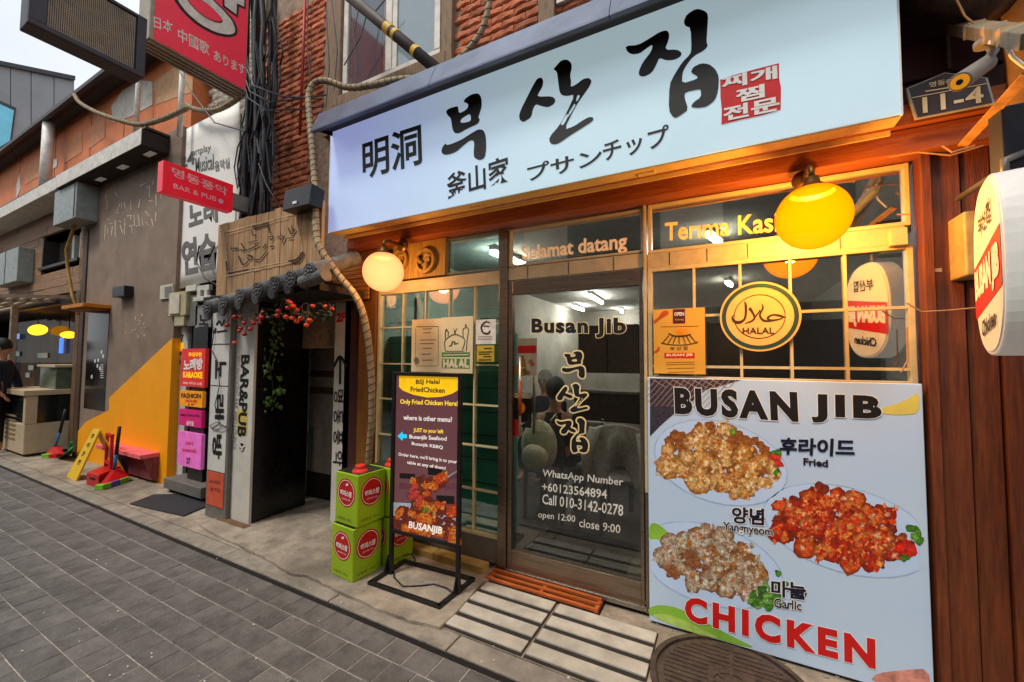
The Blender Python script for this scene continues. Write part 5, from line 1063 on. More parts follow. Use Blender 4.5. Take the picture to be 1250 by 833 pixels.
# black rubber mat on the pavement
rm = thing('rubber_mat', 'dark grey rubber mat lying askew on the pavement before the karaoke signs', 'mat', tuple(PZ(205, 620)))
mp_ = [PZ(u, v, .006) for u, v in ((158, 614), (190, 606), (248, 605), (252, 622), (224, 631))]; mp_ = [PZ(158, 616, .004), PZ(187, 605, .004), PZ(250, 603, .004), PZ(250, 620, .004), PZ(224, 631, .004)]
MB().prism(mp_, (0, 0, .012)).build('mat_sheet', mat('dark rubber', '2c2c30', .7, var=.15, bump=.4, scale=40, dirt=.3), rm, bevel=.003)
# ---------------------------------------------------------------- brown building with the yellow diagonal
YB = 2.42; XE = PZ(203, 592).x; plm = mat('taupe render', '8a7665', .75, var=.09, scale=4, dirt=.35, bump=.1)
bb_ = thing('brown_building', 'taupe rendered building with a yellow orange diagonal corner and dark canopy', 'building', (-8, 2.6, 0))
XW0 = P(104, 300, YB).x
bxx('rendered_wall', plm, bb_, XW0, XE, YB, 3.0, 0, 4.35, .004)
yel = mat('yellow orange paint', 'ffa600', .5, var=.03, scale=3, dirt=.06)
yp_ = [(205, 412), (133, 486), (133, 501), (105, 515), (92, 530), (90, 548)]
pp = [P(u, v, YB-.008) for u, v in yp_]; pp[0] = V((XE+.004, YB-.008, P(203, 413, YB).z))
pp = pp[:-1]+[V((pp[-1].x, YB-.008, .0)), V((XE+.004, YB-.008, 0))]
MB().prism(pp, (0, .6, 0)).build('yellow_corner', yel, bb_)
bxx('door_glass_panel', mat('dark door glass', '1a1614', .15, var=.3, scale=2), bb_, P(108, 400, YB).x, P(133, 400, YB).x, YB-.006, YB, .75, P(120, 374, YB).z, 0)
dots = mat('white vinyl dots', 'd8d0c8', .6)
for u, v in ((116, 441), (120, 440), (126, 435), (112, 460), (119, 447), (122, 450), (124, 430)): c = P(u, v, YB-.007); disc2(MB(), c, .03, .03, 10, .001).build('dot', dots, bb_)
for k in range(7): a = P(124, 446+k*2.6, YB-.008); MB().box(a.x-.04, a.x+.06, YB-.009, YB-.008, a.z, a.z+.012).build('print_line', dots, bb_)
def BQ(x, y): return (100+x/6.41, 200+y/6.41)
wl_ = mat('flaking white letters', 'c8b8a4', .7, var=.2, scale=30)
sts = [((185,480),(178,600)),((205,500),(203,550)),((240,490),(232,560)),((262,440),(262,575)),((300,480),(318,540)),((335,430),(333,555)),((385,400),(383,440)),((390,480),(395,545)),((410,400),(412,490)),((440,400),(455,490)),((470,420),(480,495)),((495,370),(530,410)),((500,455),(525,485)),((580,380),(578,450)),((545,430),(560,490)),((190,240),(185,280)),((200,290),(198,355)),((270,385),(300,310)),((310,310),(312,350)),((330,300),(340,350)),((385,280),(383,360)),((455,280),(445,345)),((450,175),(500,152)),((530,170),(528,260)),((560,130),(555,165)),((580,240),(582,330)),((520,290),(560,295)),((200,430),(215,440)),((215,465),(240,470)),((370,490),(400,480)),((620,240),(618,275)),((260,215),(275,255)),((515,175),(520,195)),((205,350),(180,350)),((270,388),(292,384)),((290,445),(310,460)),((330,470),(350,475)),((425,490),(450,480)),((355,410),(380,405))]
for a, b in sts: strokes(MB(), [[((a[0], a[1], random.uniform(2, 5)), (b[0], b[1], random.uniform(2, 4)))]], BQ, YB-.001, .002).build('letter_stroke', wl_, bb_)
for k in range(34):
    u, v = random.uniform(150, 178), random.uniform(385, 412)+0; a = P(u, v, YB-.002); s = random.uniform(.006, .02); MB().box(a.x-s, a.x+s*.6, YB-.003, YB-.001, a.z-s*.5, a.z+s).build('paint_fleck', wl_, bb_) if k < 22 else 0
# canopy with downlights
YC = 2.14; xc1 = P(173, 165, YC).x; zc0 = P(173, 176, YC).z; zc1 = P(173, 157, YC).z; xc0 = P(68, 230, YC).x
cnp = MB().box(xc0, xc1, YC, YB, zc0, zc1).build('canopy', mat('dark brown canopy', '2e2420', .7, dirt=.2), bb_, bevel=.004)
MB().box(xc0, xc1, YC-.006, YC-.001, zc0, zc1).build('canopy_fascia', mat('pale grey fascia', 'd0cabe', .6, dirt=.2), cnp)
for u, v in ((183, 188), (150, 204), (123, 219), (99, 231)):
    c = hit(u, v, (0, 0, zc0), (0, 0, 1)); c.y = max(YC+.06, min(YB-.06, c.y)); d_ = MB(); d_.box(c.x-.1, c.x+.1, c.y-.035, c.y+.035, zc0-.006, zc0-.001).build('downlight', mat('downlight lens', 'a89c8c', .3, emit=(1, .9, .75), es=.04), cnp)
MB().box(-17, xc0-.002, YC+.02, YB+.08, zc0+.02, zc1+.02).build('long_beam', MATS['pale grey fascia'], bb_, bevel=.004)
cap_ = MB().box(-17, xc1, YC+.03, YB+.05, zc1+.021, zc1+.05).build('beam_cap', mat('dark cap flashing', '4a423c', .6), bb_)
# upper storey
ors = mat('terracotta paint', 'cc7442', .7, var=.1, scale=2, dirt=.15); YU = 2.5
bxx('upper_storey_wall', ors, bb_, -17, P(236, 80, YU).x, YU, 4.5, zc1-.1, 5.9, 0)
def upoly(pts, m, l=.004, name='mural_patch'):
    mb = MB(); mb.prism([P(u, v, YU-l) for u, v in pts], (0, l*.6, 0)); return mb.build(name, m, bb_)
tanm = mat('tan mural paint', 'c09468', .7, dirt=.15); whm = mat('white mural paint', 'c8c0b4', .7, dirt=.2)
upoly([(188, 100), (213, 82), (235, 98), (235, 112), (190, 128)], tanm); upoly([(136, 130), (150, 110), (172, 98), (186, 100), (186, 128), (160, 142), (138, 150)], whm, .006); upoly([(20, 225), (24, 212), (25, 230), (20, 243)], whm, .006); upoly([(64, 195), (70, 194), (69, 204), (65, 206)], whm, .008)
pale_or = mat('pale orange mural', 'c07c50', .7); upoly([(108, 160), (128, 130), (128, 168), (108, 182)], pale_or, .005); upoly([(78, 178), (100, 160), (100, 186), (78, 200)], pale_or, .005); upoly([(30, 205), (50, 190), (50, 214), (30, 226)], pale_or, .005)
for u in (28, 112, 70, 152): p = P(u, 150, YU); bxx('wall_seam', mat('seam line', '5a3420', .8), bb_, p.x-.006, p.x+.006, YU-.004, YU-.001, zc1+.05, 5.5, 0)
YE = 2.2; ze = P(60, 136, YE).z; zw = P(60, 160, YU).z
MB().prism([(-19, YE, ze-.04), (-19, YE, ze+.02), (-19, YE+.1, ze+.05), (-19, YU+.6, ze+.05), (-19, YU+.6, zw), (-19, YU, zw), (-19, YE+.05, ze-.04)], (19+P(182, 40, YE).x, 0, 0)).build('eave', mat('dark grey eave', '3c3a3a', .6, var=.1, scale=3), bb_)
p = P(58, 180, 2.3); MB().cyl((p.x, 2.3, zc1+.02), (p.x, 2.3, ze), .075, n=20).build('downpipe', mat('white pipe', 'dcd8ce', .5, dirt=.12), bb_, smooth=True)
for u, v0, v1 in ((169, 60, 160), (222, 60, 165)): p = P(u, 100, 2.35); MB().cyl((p.x, 2.35, P(u, v1, 2.35).z), (p.x, 2.35, P(u, v0, 2.35).z), .028, n=12).build('sign_post', MATS['white pipe'], bb_, smooth=True)
# plank wall
YP = 2.5; plk = wood('brown cladding boards', '785a42', 'a07c5a', 'x', rnd=.14, rough=.7, bump=.4)
wx0, wx1, wz0, wz1 = P(52, 300, YP).x, P(98, 300, YP).x, P(70, 322, YP).z, P(70, 287, YP).z
zb0 = P(60, 362, YP).z; z = zb0; j = 0
while z < zc0+.1:
    x = -17+random.uniform(0, 1)
    while x < XW0:
        w = min(random.uniform(1.1, 2.2), XW0-x)
        if not (x+w > wx0 and x < wx1 and z+.13 > wz0 and z < wz1): MB().box(x+.003, x+w-.003, YP-random.uniform(0, .012), YP+.04, z+.003, z+.137).build('board', plk, bb_)
        else:
            if x < wx0: MB().box(x+.003, wx0, YP, YP+.04, z+.003, z+.137).build('board', plk, bb_)
            if x+w > wx1: MB().box(wx1, x+w-.003, YP, YP+.04, z+.003, z+.137).build('board', plk, bb_)
        x += w
    z += .14
bxx('cladding_backing', dark, bb_, -17, XW0, YP+.3, YP+.34, zb0-.05, zc0+.1, 0)
wfr = MB()
fo = MB().box(wx0, wx0+.05, YP+.0, YP+.3, wz0, wz1).build('window', mat('dark window frame', '2e2a28', .5), bb_)
MB().box(wx0, wx1, YP+.2, YP+.21, wz0, wz1).build('pane', mat('dim window pane', '5a5048', .2), fo); MB().box(wx0+.9, wx0+1.0, YP+.14, YP+.2, wz0, wz1).build('mullion', gpl, fo); MB().box(wx1-.55, wx1-.5, YP+.14, YP+.2, wz0, wz1).build('mullion', gpl, fo)
MB().box(wx0-.03, wx1, YP-.03, YP+.2, wz0-.05, wz0-.004).build('sill', MATS['dark window frame'], fo); MB().box(wx1-.5, wx1-.02, YP+.17, YP+.19, wz0, wz1).build('curtain', mat('pale blind', '9a948c', .8), fo)
pst = mat('brown corner post', '4e3a2c', .6, dirt=.2)
bxx('corner_post', pst, bb_, P(98, 450, YB-.02).x, XW0, YB-.02, 2.9, 0, P(100, 285, YB).z)
bxx('corner_post', mat('tan corner post', '6e5238', .6), bb_, P(88, 450, 2.46).x, P(93, 450, 2.46).x, 2.46, 2.56, 0, zb0)
# recessed shop front on the left
bxx('shop_back_wall', mat('warm brown interior', '9a7246', .8, var=.15, scale=2), bb_, -17, XW0, 3.6, 3.65, 0, 2.5, 0)
bxx('shop_end_wall', dark, bb_, -17.1, -17, 2.4, 3.6, 0, 2.5, 0)
for k in range(6): bxx('back_post', mat('pale brown post', '8a6c4c', .6), bb_, -15.5+k*1.15, -15.42+k*1.15, 3.5, 3.58, 0, 2.4, 0)
bxx('shop_floor', conc, bb_, -17, XW0, 2.6, 3.6, 0, .02, 0); bxx('shop_ceiling', dark, bb_, -17, XW0, 2.5, 3.6, 2.4, 2.5, 0)
bxx('shop_beam', pst, bb_, -17, XW0-.0, 2.52, 2.6, zb0-.16, zb0-.01)
bxx('shop_glass', gl_far, bb_, -17, P(90, 450, 2.95).x, 2.95, 2.96, .6, 2.3, 0)
for u, v, sx in ((46, 403, .42), (84, 409, .3)):
    c = P(u, v, 2.8); l = thing('pendant_lamp', 'glowing yellow %s lamp hanging in the far left shop' % ('oblong' if u == 46 else 'small'), 'lamp', (c.x, c.y, c.z)); MB().ball(c, .1, 20, 12, sq=(sx/.1 if u == 46 else 2.2, 1, 1.05 if u == 46 else .6)).build('shade', emis('yellow lamp glow %d' % u, (1, .38, .01), 2.2), l, smooth=True); MB().cyl(c+V((0, 0, .09)), (c.x, c.y, 2.4), .008, n=6).build('cord', blackm, l)
# trellis awning of pale pipes
tr_ = thing('pipe_awning', 'pale pipe framed awning sticking out over the far left shop front', 'awning', tuple(P(30, 375, 2.2)))
ppm = mat('pale weathered pipe', 'a89880', .6, dirt=.3)
for k in range(6): z = P(20, 372, 2.2).z; MB().cyl((-14.5, 1.75+k*.14, z), (P(73, 375, 2.5).x, 1.75+k*.14, z+.02*k), .026, n=8).build('rail', ppm, tr_, smooth=True)
for x in (-11.4, -10.2, -9.2): z = P(20, 372, 2.2).z-.03; MB().bar((x, 1.7, z), (x, 2.55, z+.1), .05, .05).build('cross_rail', ppm, tr_)
lt_ = thing('support_post', 'thin pale post holding the far left pipe awning', 'post', tuple(PZ(10, 560))); 
p = P(6, 500, 2.3); MB().box(p.x-.05, p.x+.05, 2.3, 2.38, 0, P(10, 372, 2.3).z).build('post', ppm, lt_, bevel=.004)
# letter stickers on the far glass, neon strip
for u, v, w in ((22, 432, 2.2), (52, 434, 5), (38, 449, 2.6), (34, 458, 2.2)):
    c = P(u, v, 2.94); MB().box(c.x-.06*w, c.x+.06*w, 2.935, 2.94, c.z-.05, c.z+.05).build('glass_sticker', mat('pale blue sticker', 'a0b4b4', .6), bb_)
c = P(18, 411, 2.9); MB().box(c.x-.25, c.x+.25, 2.9, 2.92, c.z-.06, c.z+.06).build('blue_sign', mat('blue lit sign', '6a7ca8', .5, emit=(.2, .3, .7), es=.4), bb_); c = P(74, 422, 2.9); MB().box(c.x-.08, c.x+.08, 2.9, 2.92, c.z-.15, c.z+.15).build('blue_tag', mat('bright blue tag', '3060d0', .5, emit=(.05, .2, .8), es=.6), bb_)
# small orange awning
oa = thing('orange_awning', 'small flat orange awning over the dark side door of the brown building', 'awning', tuple(P(110, 372, 2.3)))
XA1 = P(136, 372, YB).x; YA = XA1/P(101.7, 371, 1).x; XA0 = P(75, 373, YA).x; ZA = P(101.7, 374, YA).z
MB().box(XA0, XA1, YA, YB, ZA, ZA+.05).build('awning_slab', mat('orange awning paint', 'c87c18', .5, dirt=.2), oa, bevel=.004); MB().box(XA0+.05, XA1-.05, YA+.05, YB, ZA-.02, ZA-.002).build('underside', mat('orange underside shade', 'a86010', .6), oa)  # shade below the awning is painted on as a darker orange
oc2 = thing('orange_pipe', 'thin yellow orange pipe running down the plank wall to the small awning', 'pipe', tuple(P(88, 370, 2.4)))
MB().tube([P(92, 271, 2.3), P(88, 285, 2.33), P(81, 305, 2.35), P(83, 330, 2.36), P(88, 360, 2.38), P(96, 384, 2.4)], .022, 10).build('pipe', mat('ochre pipe', 'a8803c', .5), oc2, smooth=True)
acb = mat('grey green metal case', '8c9490', .5, dirt=.2)
a1 = thing('metal_case', 'grey green metal case hung under the left end of the dark canopy', 'case', tuple(P(90, 268, 2.3)))
a, b = P(67, 235, 2.18), P(90, 266, 2.18); MB().box(a.x, b.x+.05, 2.18, 2.42, b.z, a.z).build('case', acb, a1, bevel=.008); MB().box(b.x-.02, b.x-.0, 2.172, 2.18, b.z+.02, a.z-.02).build('seam', mat('case seam', '505654', .6), a1)
a2 = thing('air_conditioner', 'pale grey air conditioner box on the plank wall at the left edge', 'air conditioner', tuple(P(12, 345, 2.3)))
a, b = P(-6, 312, 2.3), P(20, 343, 2.3); MB().box(a.x, b.x, 2.3, 2.5, b.z, a.z).build('case', acb, a2, bevel=.01); c = P(6, 330, 2.3); MB().box(c.x-.01, c.x+.01, 2.294, 2.3, b.z, a.z).build('seam', MATS['case seam'], a2)
wlt = thing('wall_lamp', 'small black box wall lamp on the taupe wall', 'lamp', tuple(P(146, 361, 2.4)))
MB().pb(137, 351, 151, 361, YB-.1, .1).build('lamp_box', blackm, wlt, bevel=.004)
# pink bench
bn = thing('pink_bench', 'pink shelf bench fixed to the yellow orange wall', 'bench', tuple(P(150, 560, 2.3)))
XB1 = P(195, 551, YB-.008).x; YBn = XB1/P(171, 556, 1).x; XBn0 = P(117, 541, YBn).x; ZBn = P(170, 556, YBn).z
MB().box(XBn0, XB1, YBn, YB-.01, ZBn-.05, ZBn).build('seat', mat('coral pink paint', 'ec6a74', .5, dirt=.08), bn, bevel=.005)
MB().box(XBn0+.05, XB1-.0, YB-.07, YB-.01, ZBn-.32, ZBn-.052).build('back_board', mat('plum paint', '7c3c40', .6), bn); MB().prism([(XB1-.03, YBn+.03, ZBn-.052), (XB1-.03, YB-.071, ZBn-.052), (XB1-.03, YB-.071, ZBn-.3)], (.025, 0, 0)).build('bracket', MATS['plum paint'], bn)
# wet floor sign, dustpan, brooms
wyl = mat('yellow plastic', 'e8b808', .4, var=.05)
wfs = thing('wet_floor_sign', 'yellow folding caution floor sign standing before the pink bench', 'floor sign', tuple(PZ(95, 585)))
f1, f2, top1, top2 = PZ(81, 582), PZ(92, 588), P(102, 529, 2.25), P(111, 530, 2.25)
g1, g2 = PZ(114, 570), PZ(123, 567)
top1, top2 = PZ(102, 529, .6), PZ(111.5, 530, .6); wv_ = (f2-f1); ft = (f1+f2)/2; tp = (top1+top2)/2; dw = wv_.normalized()*min(.19, wv_.length/2); tp = ft+V((.16, .16, .60))
nf = dw.cross(tp-ft).normalized(); nf = -nf if nf.dot(CP-ft) < 0 else nf
MB().prism([ft-dw, ft+dw, tp+dw*.62, tp-dw*.62], -nf*.02).build('front_leaf', wyl, wfs, bevel=.004)
bf = ft+V((.34, .36, 0)); MB().prism([bf-dw, bf+dw, tp+dw*.62, tp-dw*.62], -nf*.02).build('rear_leaf', wyl, wfs, bevel=.004)
for k, ch in enumerate('주의안전'):
    t0 = .80-.17*k; c = ft.lerp(tp, t0)+nf*.003; u_ = (tp-ft).normalized()*.06; T(ch, black, wfs, c-dw.normalized()*.045, c+dw.normalized()*.045, c-dw.normalized()*.045+u_, off=.02, lift=.002)
rp_ = mat('red plastic', 'c01818', .4, var=.06); blm = mat('blue plastic', '3878c0', .4); gnm = mat('lime bristles', '7cc030', .7, var=.2, scale=60, bump=.5); ppl = mat('purple bristles', '6a58a0', .7, var=.2, scale=60, bump=.5)
dp = thing('red_dustpan', 'red long handled dustpan box standing before the pink bench', 'dustpan', tuple(PZ(120, 590)))
q1, q2_, q3 = PZ(105, 592), PZ(120, 596), PZ(148, 583)
e1 = q2_-q1; e2_ = q3-q2_; hgt_ = P(105, 576, q1.y).z
MB().prism([q1, q2_, q3, q3-e1], (0, 0, hgt_*.98)).build('pan', rp_, dp, bevel=.01); c = (q1+q2_)/2+V((0, 0, hgt_*.6)); MB().bar(c-e1*.2-e2_.normalized()*.004, c+e1*.2-e2_.normalized()*.004, .006, .02).build('slot', dark, dp)
hb1, hb2 = q3-e1*.9+V((0, 0, hgt_)), q3-e1*.1+V((0, 0, hgt_)); zt4 = P(133, 526, q3.y).z
hf = MB(); w_ = V((.11, -.01, 0)); hc_ = q3-e1*.5-e2_*.35
for s_ in (-1, 1): MB().bar(hc_+w_*s_+V((0, 0, hgt_)), hc_+w_*s_*.85+V((0, 0, zt4)), .03, .03).build('handle_bar', rp_, dp, bevel=.005)
for z in (zt4, hgt_+.06): MB().bar(hc_-w_*1.05+V((0, 0, z)), hc_+w_*1.05+V((0, 0, z)), .035, .035).build('handle_cross', rp_, dp, bevel=.005)
def broom(name, label, foot, topp, ha, hb, bars, headc, group=None):
    b = thing(name, label, 'broom', tuple(foot)); m_ = foot.lerp(topp, .5)
    MB().cyl(foot+V((0, 0, .1)), m_, .016, n=10).build('handle', blm, b, smooth=True); MB().cyl(m_, topp, .018, n=10).build('grip', mat('dark grip', '2c2420', .5), b, smooth=True)
    dv = hb-ha; k = len(bars)
    MB().prism([ha+V((0, 0, .05)), hb+V((0, 0, .05)), foot+dv*.12+V((0, 0, .14)), foot-dv*.12+V((0, 0, .14))], V((.02, .04, 0))).build('head', headc, b, bevel=.004)
    for i, m in enumerate(bars): MB().bar(ha+dv*(i/k)+V((0, 0, .03)), ha+dv*((i+1)/k-.02)+V((0, 0, .03)), .09, .06).build('bristles', m, b, bevel=.006)
broom('broom', 'broom with a blue handle and lime and purple bristles leaning at the red dustpan', PZ(138, 588), P(146, 521, 2.15), PZ(120, 599), PZ(154, 588), (gnm, ppl, gnm), rp_)
broom('broom', 'broom with blue handle and red head leaning on the cream freezer', PZ(66, 556), P(80, 500, 2.35), PZ(54, 559), PZ(73, 559), (gnm, rp_), rp_)
gp = thing('green_dustpan', 'small green dustpan on the ground by the brown post', 'dustpan', tuple(PZ(80, 560))); a, b, c = PZ(70, 561), PZ(83, 557), P(86, 545, 2.2)
MB().prism([a, b, P(87, 546, 2.25), P(82, 551, 2.2)], (0, .03, .01)).build('pan', mat('green plastic', '1c7a3c', .4), gp, bevel=.004); MB().bar(b+V((0, 0, .02)), P(87, 540, 2.3), .03, .03).build('handle', MATS['green plastic'], gp)
# freezer counter
fz = thing('freezer_counter', 'cream chest freezer with dark glass sides and a worktop in the far left shop', 'freezer', tuple(PZ(40, 558)))
fb, fc_ = PZ(27, 562), PZ(82, 556); fx1 = -9.25; fy0, fy1 = 2.03, 2.72; fb.x = fx1
crm = mat('cream enamel case', 'c4b090', .45, var=.06, dirt=.25)
zf = lambda v: P(27, v, fy0).z
kx = fb.x; xL = kx-1.15
MB().box(xL, kx, fy0, fy1, .04, zf(518)).build('base_case', crm, fz, bevel=.012)
for k in range(6): MB().box(xL+.25, xL+.75, fy0-.006, fy0, .22+k*.07, .25+k*.07).build('vent_slot', mat('tan slot', '8a7450', .6), fz)
MB().box(xL+.04, kx-.03, fy0+.03, fy1-.03, zf(518)+.002, zf(483)).build('glass_body', mat('dark green glass', '1c2420', .15, var=.2, spec=.6), fz); MB().box(kx-.1, kx-.0, fy0+.0, fy0+.12, zf(518)+.003, zf(483)).build('corner_post', crm, fz)
MB().box(xL-.03, kx+.03, fy0-.03, fy1+.02, zf(483)+.003, zf(478)+.02).build('worktop', crm, fz, bevel=.006)
MB().box(kx-.75, kx-.02, fy0+.3, fy1-.03, zf(478)+.023, zf(478)+.36).build('display_case', mat('green tinted glass', '5a6450', .15), fz, bevel=.005); MB().box(kx-.8, kx+.02, fy0+.27, fy1, zf(478)+.362, zf(478)+.40).build('case_lid', crm, fz, bevel=.004)
# far grey building
gb = thing('grey_building', 'dark grey metal clad building rising behind the left roofline', 'building', (-20, 3, 0))
gcl = mat('grey metal cladding', '8a9094', .5, var=.05, scale=2, rnd=.05, dirt=.1)
us = [-25, 13, 38, 66, 91]
def topv(u): return 76+(u-0)*.205
for i in range(4): MB().prism([PX(us[i]+.5, topv(us[i])+3, -17), PX(us[i+1]-.5, topv(us[i+1])+3, -17), PX(us[i+1]-.5, 330, -17), PX(us[i]+.5, 330, -17)], (-4, 0, 0)).build('cladding_panel', gcl, gb)
MB().prism([PX(-25, topv(-25)-2, -16.9), PX(92, topv(92)-2, -16.9), PX(92, topv(92)+3, -16.9), PX(-25, topv(-25)+3, -16.9)], (-4.2, 0, 0)).build('roof_edge', mat('dark roof edge', '3a3e42', .5), gb)
wg = MB().prism([PX(-25, 112, -16.95), PX(20, 132, -16.95), PX(14, 176, -16.95), PX(-25, 200, -16.95)], (-.03, 0, 0)).build('window', mat('window rim dark', '34383c', .4), gb); MB().prism([PX(-25, 116, -16.93), PX(17, 135, -16.93), PX(12, 172, -16.93), PX(-25, 195, -16.93)], (-.01, 0, 0)).build('pane', gl_blue, wg)
# whitewashed building behind the banner and cables
wh = thing('whitewashed_building', 'whitewashed rough brick building squeezed between the brown and brick buildings', 'building', (-5.3, 2.8, 0))
wwm = mat('whitewashed masonry', 'cfc6b6', .85, var=.15, scale=8, bump=.6, dirt=.3); xw1 = P(318, 100, 2.62).x
bxx('masonry_wall', mat('grey whitewash', '8a8070', .9, dirt=.5), wh, XE+.02, xw1, 2.7, 6, 0, 6.2, 0)
wbs = []
for k in range(5):
    mb = MB(); vs = []; nx = 5; w, h = .21, .082
    for j in range(4):
        for i in range(nx+1): vs.append((-w/2+w*i/nx, -((.0, .028, .04, .0)[j]*(1 if 0 < i < nx else .5)+random.uniform(-.004, .004)), (0, .015, .05, h)[j]))
    fs = [(j*(nx+1)+i, j*(nx+1)+i+1, (j+1)*(nx+1)+i+1, (j+1)*(nx+1)+i) for j in range(3) for i in range(nx)]; mb.add(vs, fs); wbs.append(mb.mesh('masonry_block', wwm))
nn2 = 0
for j in range(44):
    for i in range(8):
        x = XE+.12+i*.216+(j % 2)*.1; z = 2.7+j*.09
        if x > xw1-.08 or nn2 > 290: continue
        piece('masonry_block', wbs[(i+j) % 5], wh, (x, 2.695, z)); nn2 += 1
bxx('corner_strip', mat('stained corner stone', '8a7a60', .9, var=.2, dirt=.6), wh, xw1, XB0+.06, 2.615, 2.7, 2.3, 6.2, .004)
bxx('cornice', gpl, wh, XE+.02, P(262, 100, 2.6).x, 2.6, 2.7, P(262, 78, 2.6).z-.12, P(262, 78, 2.6).z-.06)
bxx('lower_wall', mat('dark lower wall', '221c1a', .8), wh, XE+.006, -4.2, 2.55, 2.69, 0, 2.75, 0)
# white banner
bn2 = thing('white_banner', 'large white hanging banner with grey Korean letters behind the red bar sign', 'banner', tuple(P(250, 345, 2.46)))
bt = mat('white banner cloth', 'efebe2', .7, var=.03, scale=2, dirt=.05)
bc = [P(206, 169, 2.46), P(292, 124, 2.46), P(292, 335, 2.46), P(217, 353, 2.46)]
mb = MB(); N_ = 10
for j in range(N_+1):
    for i in range(N_+1):
        s_, t = i/N_, j/N_; p = bc[3].lerp(bc[2], s_).lerp(bc[0].lerp(bc[1], s_), t); p.y += .002*sin(s_*9)*(1-abs(t-.5)); mb.v.append(p)
mb.f = [(j*(N_+1)+i, j*(N_+1)+i+1, (j+1)*(N_+1)+i+1, (j+1)*(N_+1)+i) for j in range(N_) for i in range(N_)]; mb.mi = [0]*len(mb.f)
bo = mb.build('banner_cloth', bt, bn2, smooth=True); sdf = bo.modifiers.new('thickness', 'SOLIDIFY'); sdf.thickness = .004
def R4(x, y): return (180+x/3.083, 130+y/3.083)
gyl = mat('grey banner print', '6a6862', .6)
def BT(s, a, b, c, off=.03, m=gyl): TP(s, m, bn2, R4(*a), R4(*b), R4(*c), 2.456, off=off, lift=.001, res=3)
BT('노래', (158, 462), (262, 430), (155, 372), .04); BT('연습실', (135, 632), (330, 590), (130, 510), .04)
BT('24', (125, 232), (178, 214), (120, 188), .02); BT('Musical', (182, 250), (250, 236), (180, 196), .01); BT('음악실', (255, 245), (310, 230), (252, 208), .01); BT('artplay', (170, 195), (238, 175), (170, 160), .0)
# red bar and pub sign
XS = P(285, 225, 2.2).x
rs = thing('bar_pub_sign', 'bright red projecting sign reading BAR & PUB in front of the white banner', 'sign', (XS, 2.0, 2.93))
ya, yb_ = PX(199, 210, XS).y, 2.2; za, zb_ = 2.93, 3.205
rdm = mat('bright red sign acrylic', 'd00c20', .35, var=.03, emit=(1, .02, .05), es=.10)
MB().box(XS-.10, XS, ya, yb_, za, zb_).build('sign_body', rdm, rs, bevel=.004); MB().box(XS-.09, XS-.01, yb_, 2.6, za+.05, za+.2).build('wall_bracket', mat('grey bracket', '8a8680', .5), rs)
def RS(s, a, b, c, off=.01): T3(s, mat('pale pink print', 'f0c0c4', .5), rs, R4(*a), R4(*b), R4(*c), (XS, 0, 0), (1, 0, 0), off=off, lift=.003, res=3)
RS('명동풍악', (94, 262), (300, 338), (92, 228), .015); RS('BAR & PUB', (98, 308), (258, 358), (98, 290), .01)
c = hit(*R4(276, 357), (XS, 0, 0), (1, 0, 0)); MB().cyl(c+V((.001, 0, 0)), c+V((.003, 0, 0)), .022, n=20).build('round_mark', MATS['pale pink print'], rs)
# big red karaoke sign
XG = P(300, 112, 2.09).x
rg_ = thing('big_red_sign', 'large red projecting sign with a giant white letter and Japanese text', 'sign', (XG, 1.8, 3.97))
y0_, y1_ = PX(188, 40, XG).y, PX(302, 60, XG).y; z0_ = (PX(188, 50, XG).z+PX(300, 112, XG).z)/2
crimson = mat('crimson sign acrylic', 'c81c34', .4, var=.03, emit=(1, .05, .1), es=.08); alf = mat('cream aluminium profile', '988c78', .4, metal=.2, dirt=.35)
MB().box(XG-.2, XG-.002, y0_-.03, y1_, z0_, 5.6).build('casing', alf, rg_, bevel=.006)
MB().box(XG-.001, XG+.002, y0_, y1_-.01, z0_+.012, 5.6).build('face', crimson, rg_)
for k in range(4): MB().box(XG-.19+k*.048, XG-.165+k*.048, y0_-.02, y1_, z0_-.012, z0_).build('bottom_rail', alf, rg_)
def G3(x, y): return (160+x/6.94, y/6.94)
pw = mat('warm white sign print', 'd8d0c4', .5)
for s_, a, b, c in (('日本', (190, 235), (350, 285), (190, 135)), ('中國歌', (398, 345), (660, 475), (396, 235)), ('あります', (702, 510), (965, 640), (700, 425))): T3(s_, pw, rg_, G3(*a), G3(*b), G3(*c), (XG+.002, 0, 0), (1, 0, 0), off=.015, lift=.003, res=3)
def gp3(pts, m, l, sm=1):
    w = [PX(*G3(x, y), XG+.002) for x, y in (smooth_poly(pts, sm) if sm else pts)]; v_, f_ = fill([[(p.y, p.z) for p in w]]); ps, f2 = orient(v_, f_, lambda y, z: V((XG+.002+l, y, z)), (1, 0, 0)); MB().add(ps, f2).build('giant_letter', m, rg_)
O1 = [(350, -60), (360, 0), (440, 110), (560, 220), (700, 295), (820, 322), (895, 305), (905, 250), (870, 170), (790, 80), (700, 0), (660, -60)]
O2 = [(375, -60), (390, 0), (465, 105), (580, 205), (710, 275), (820, 298), (875, 285), (882, 245), (850, 170), (775, 85), (690, 5), (650, -60)]
H1 = [(470, -10), (520, 60), (600, 130), (680, 175), (745, 190), (768, 178), (740, 130), (670, 60), (590, 5), (520, -20)]
gp3(O1, black, .002); gp3(O2, pw, .004); gp3([((x-620)*1.07+620, (y-85)*1.1+85) for x, y in H1], black, .006); gp3(H1, crimson, .008)
gp3([(775, -40), (775, 62), (905, 155), (915, 60), (968, 82), (975, -40)], black, .002, 0); gp3([(790, -40), (790, 50), (890, 125), (895, 30), (955, 60), (960, -40)], pw, .004, 0)
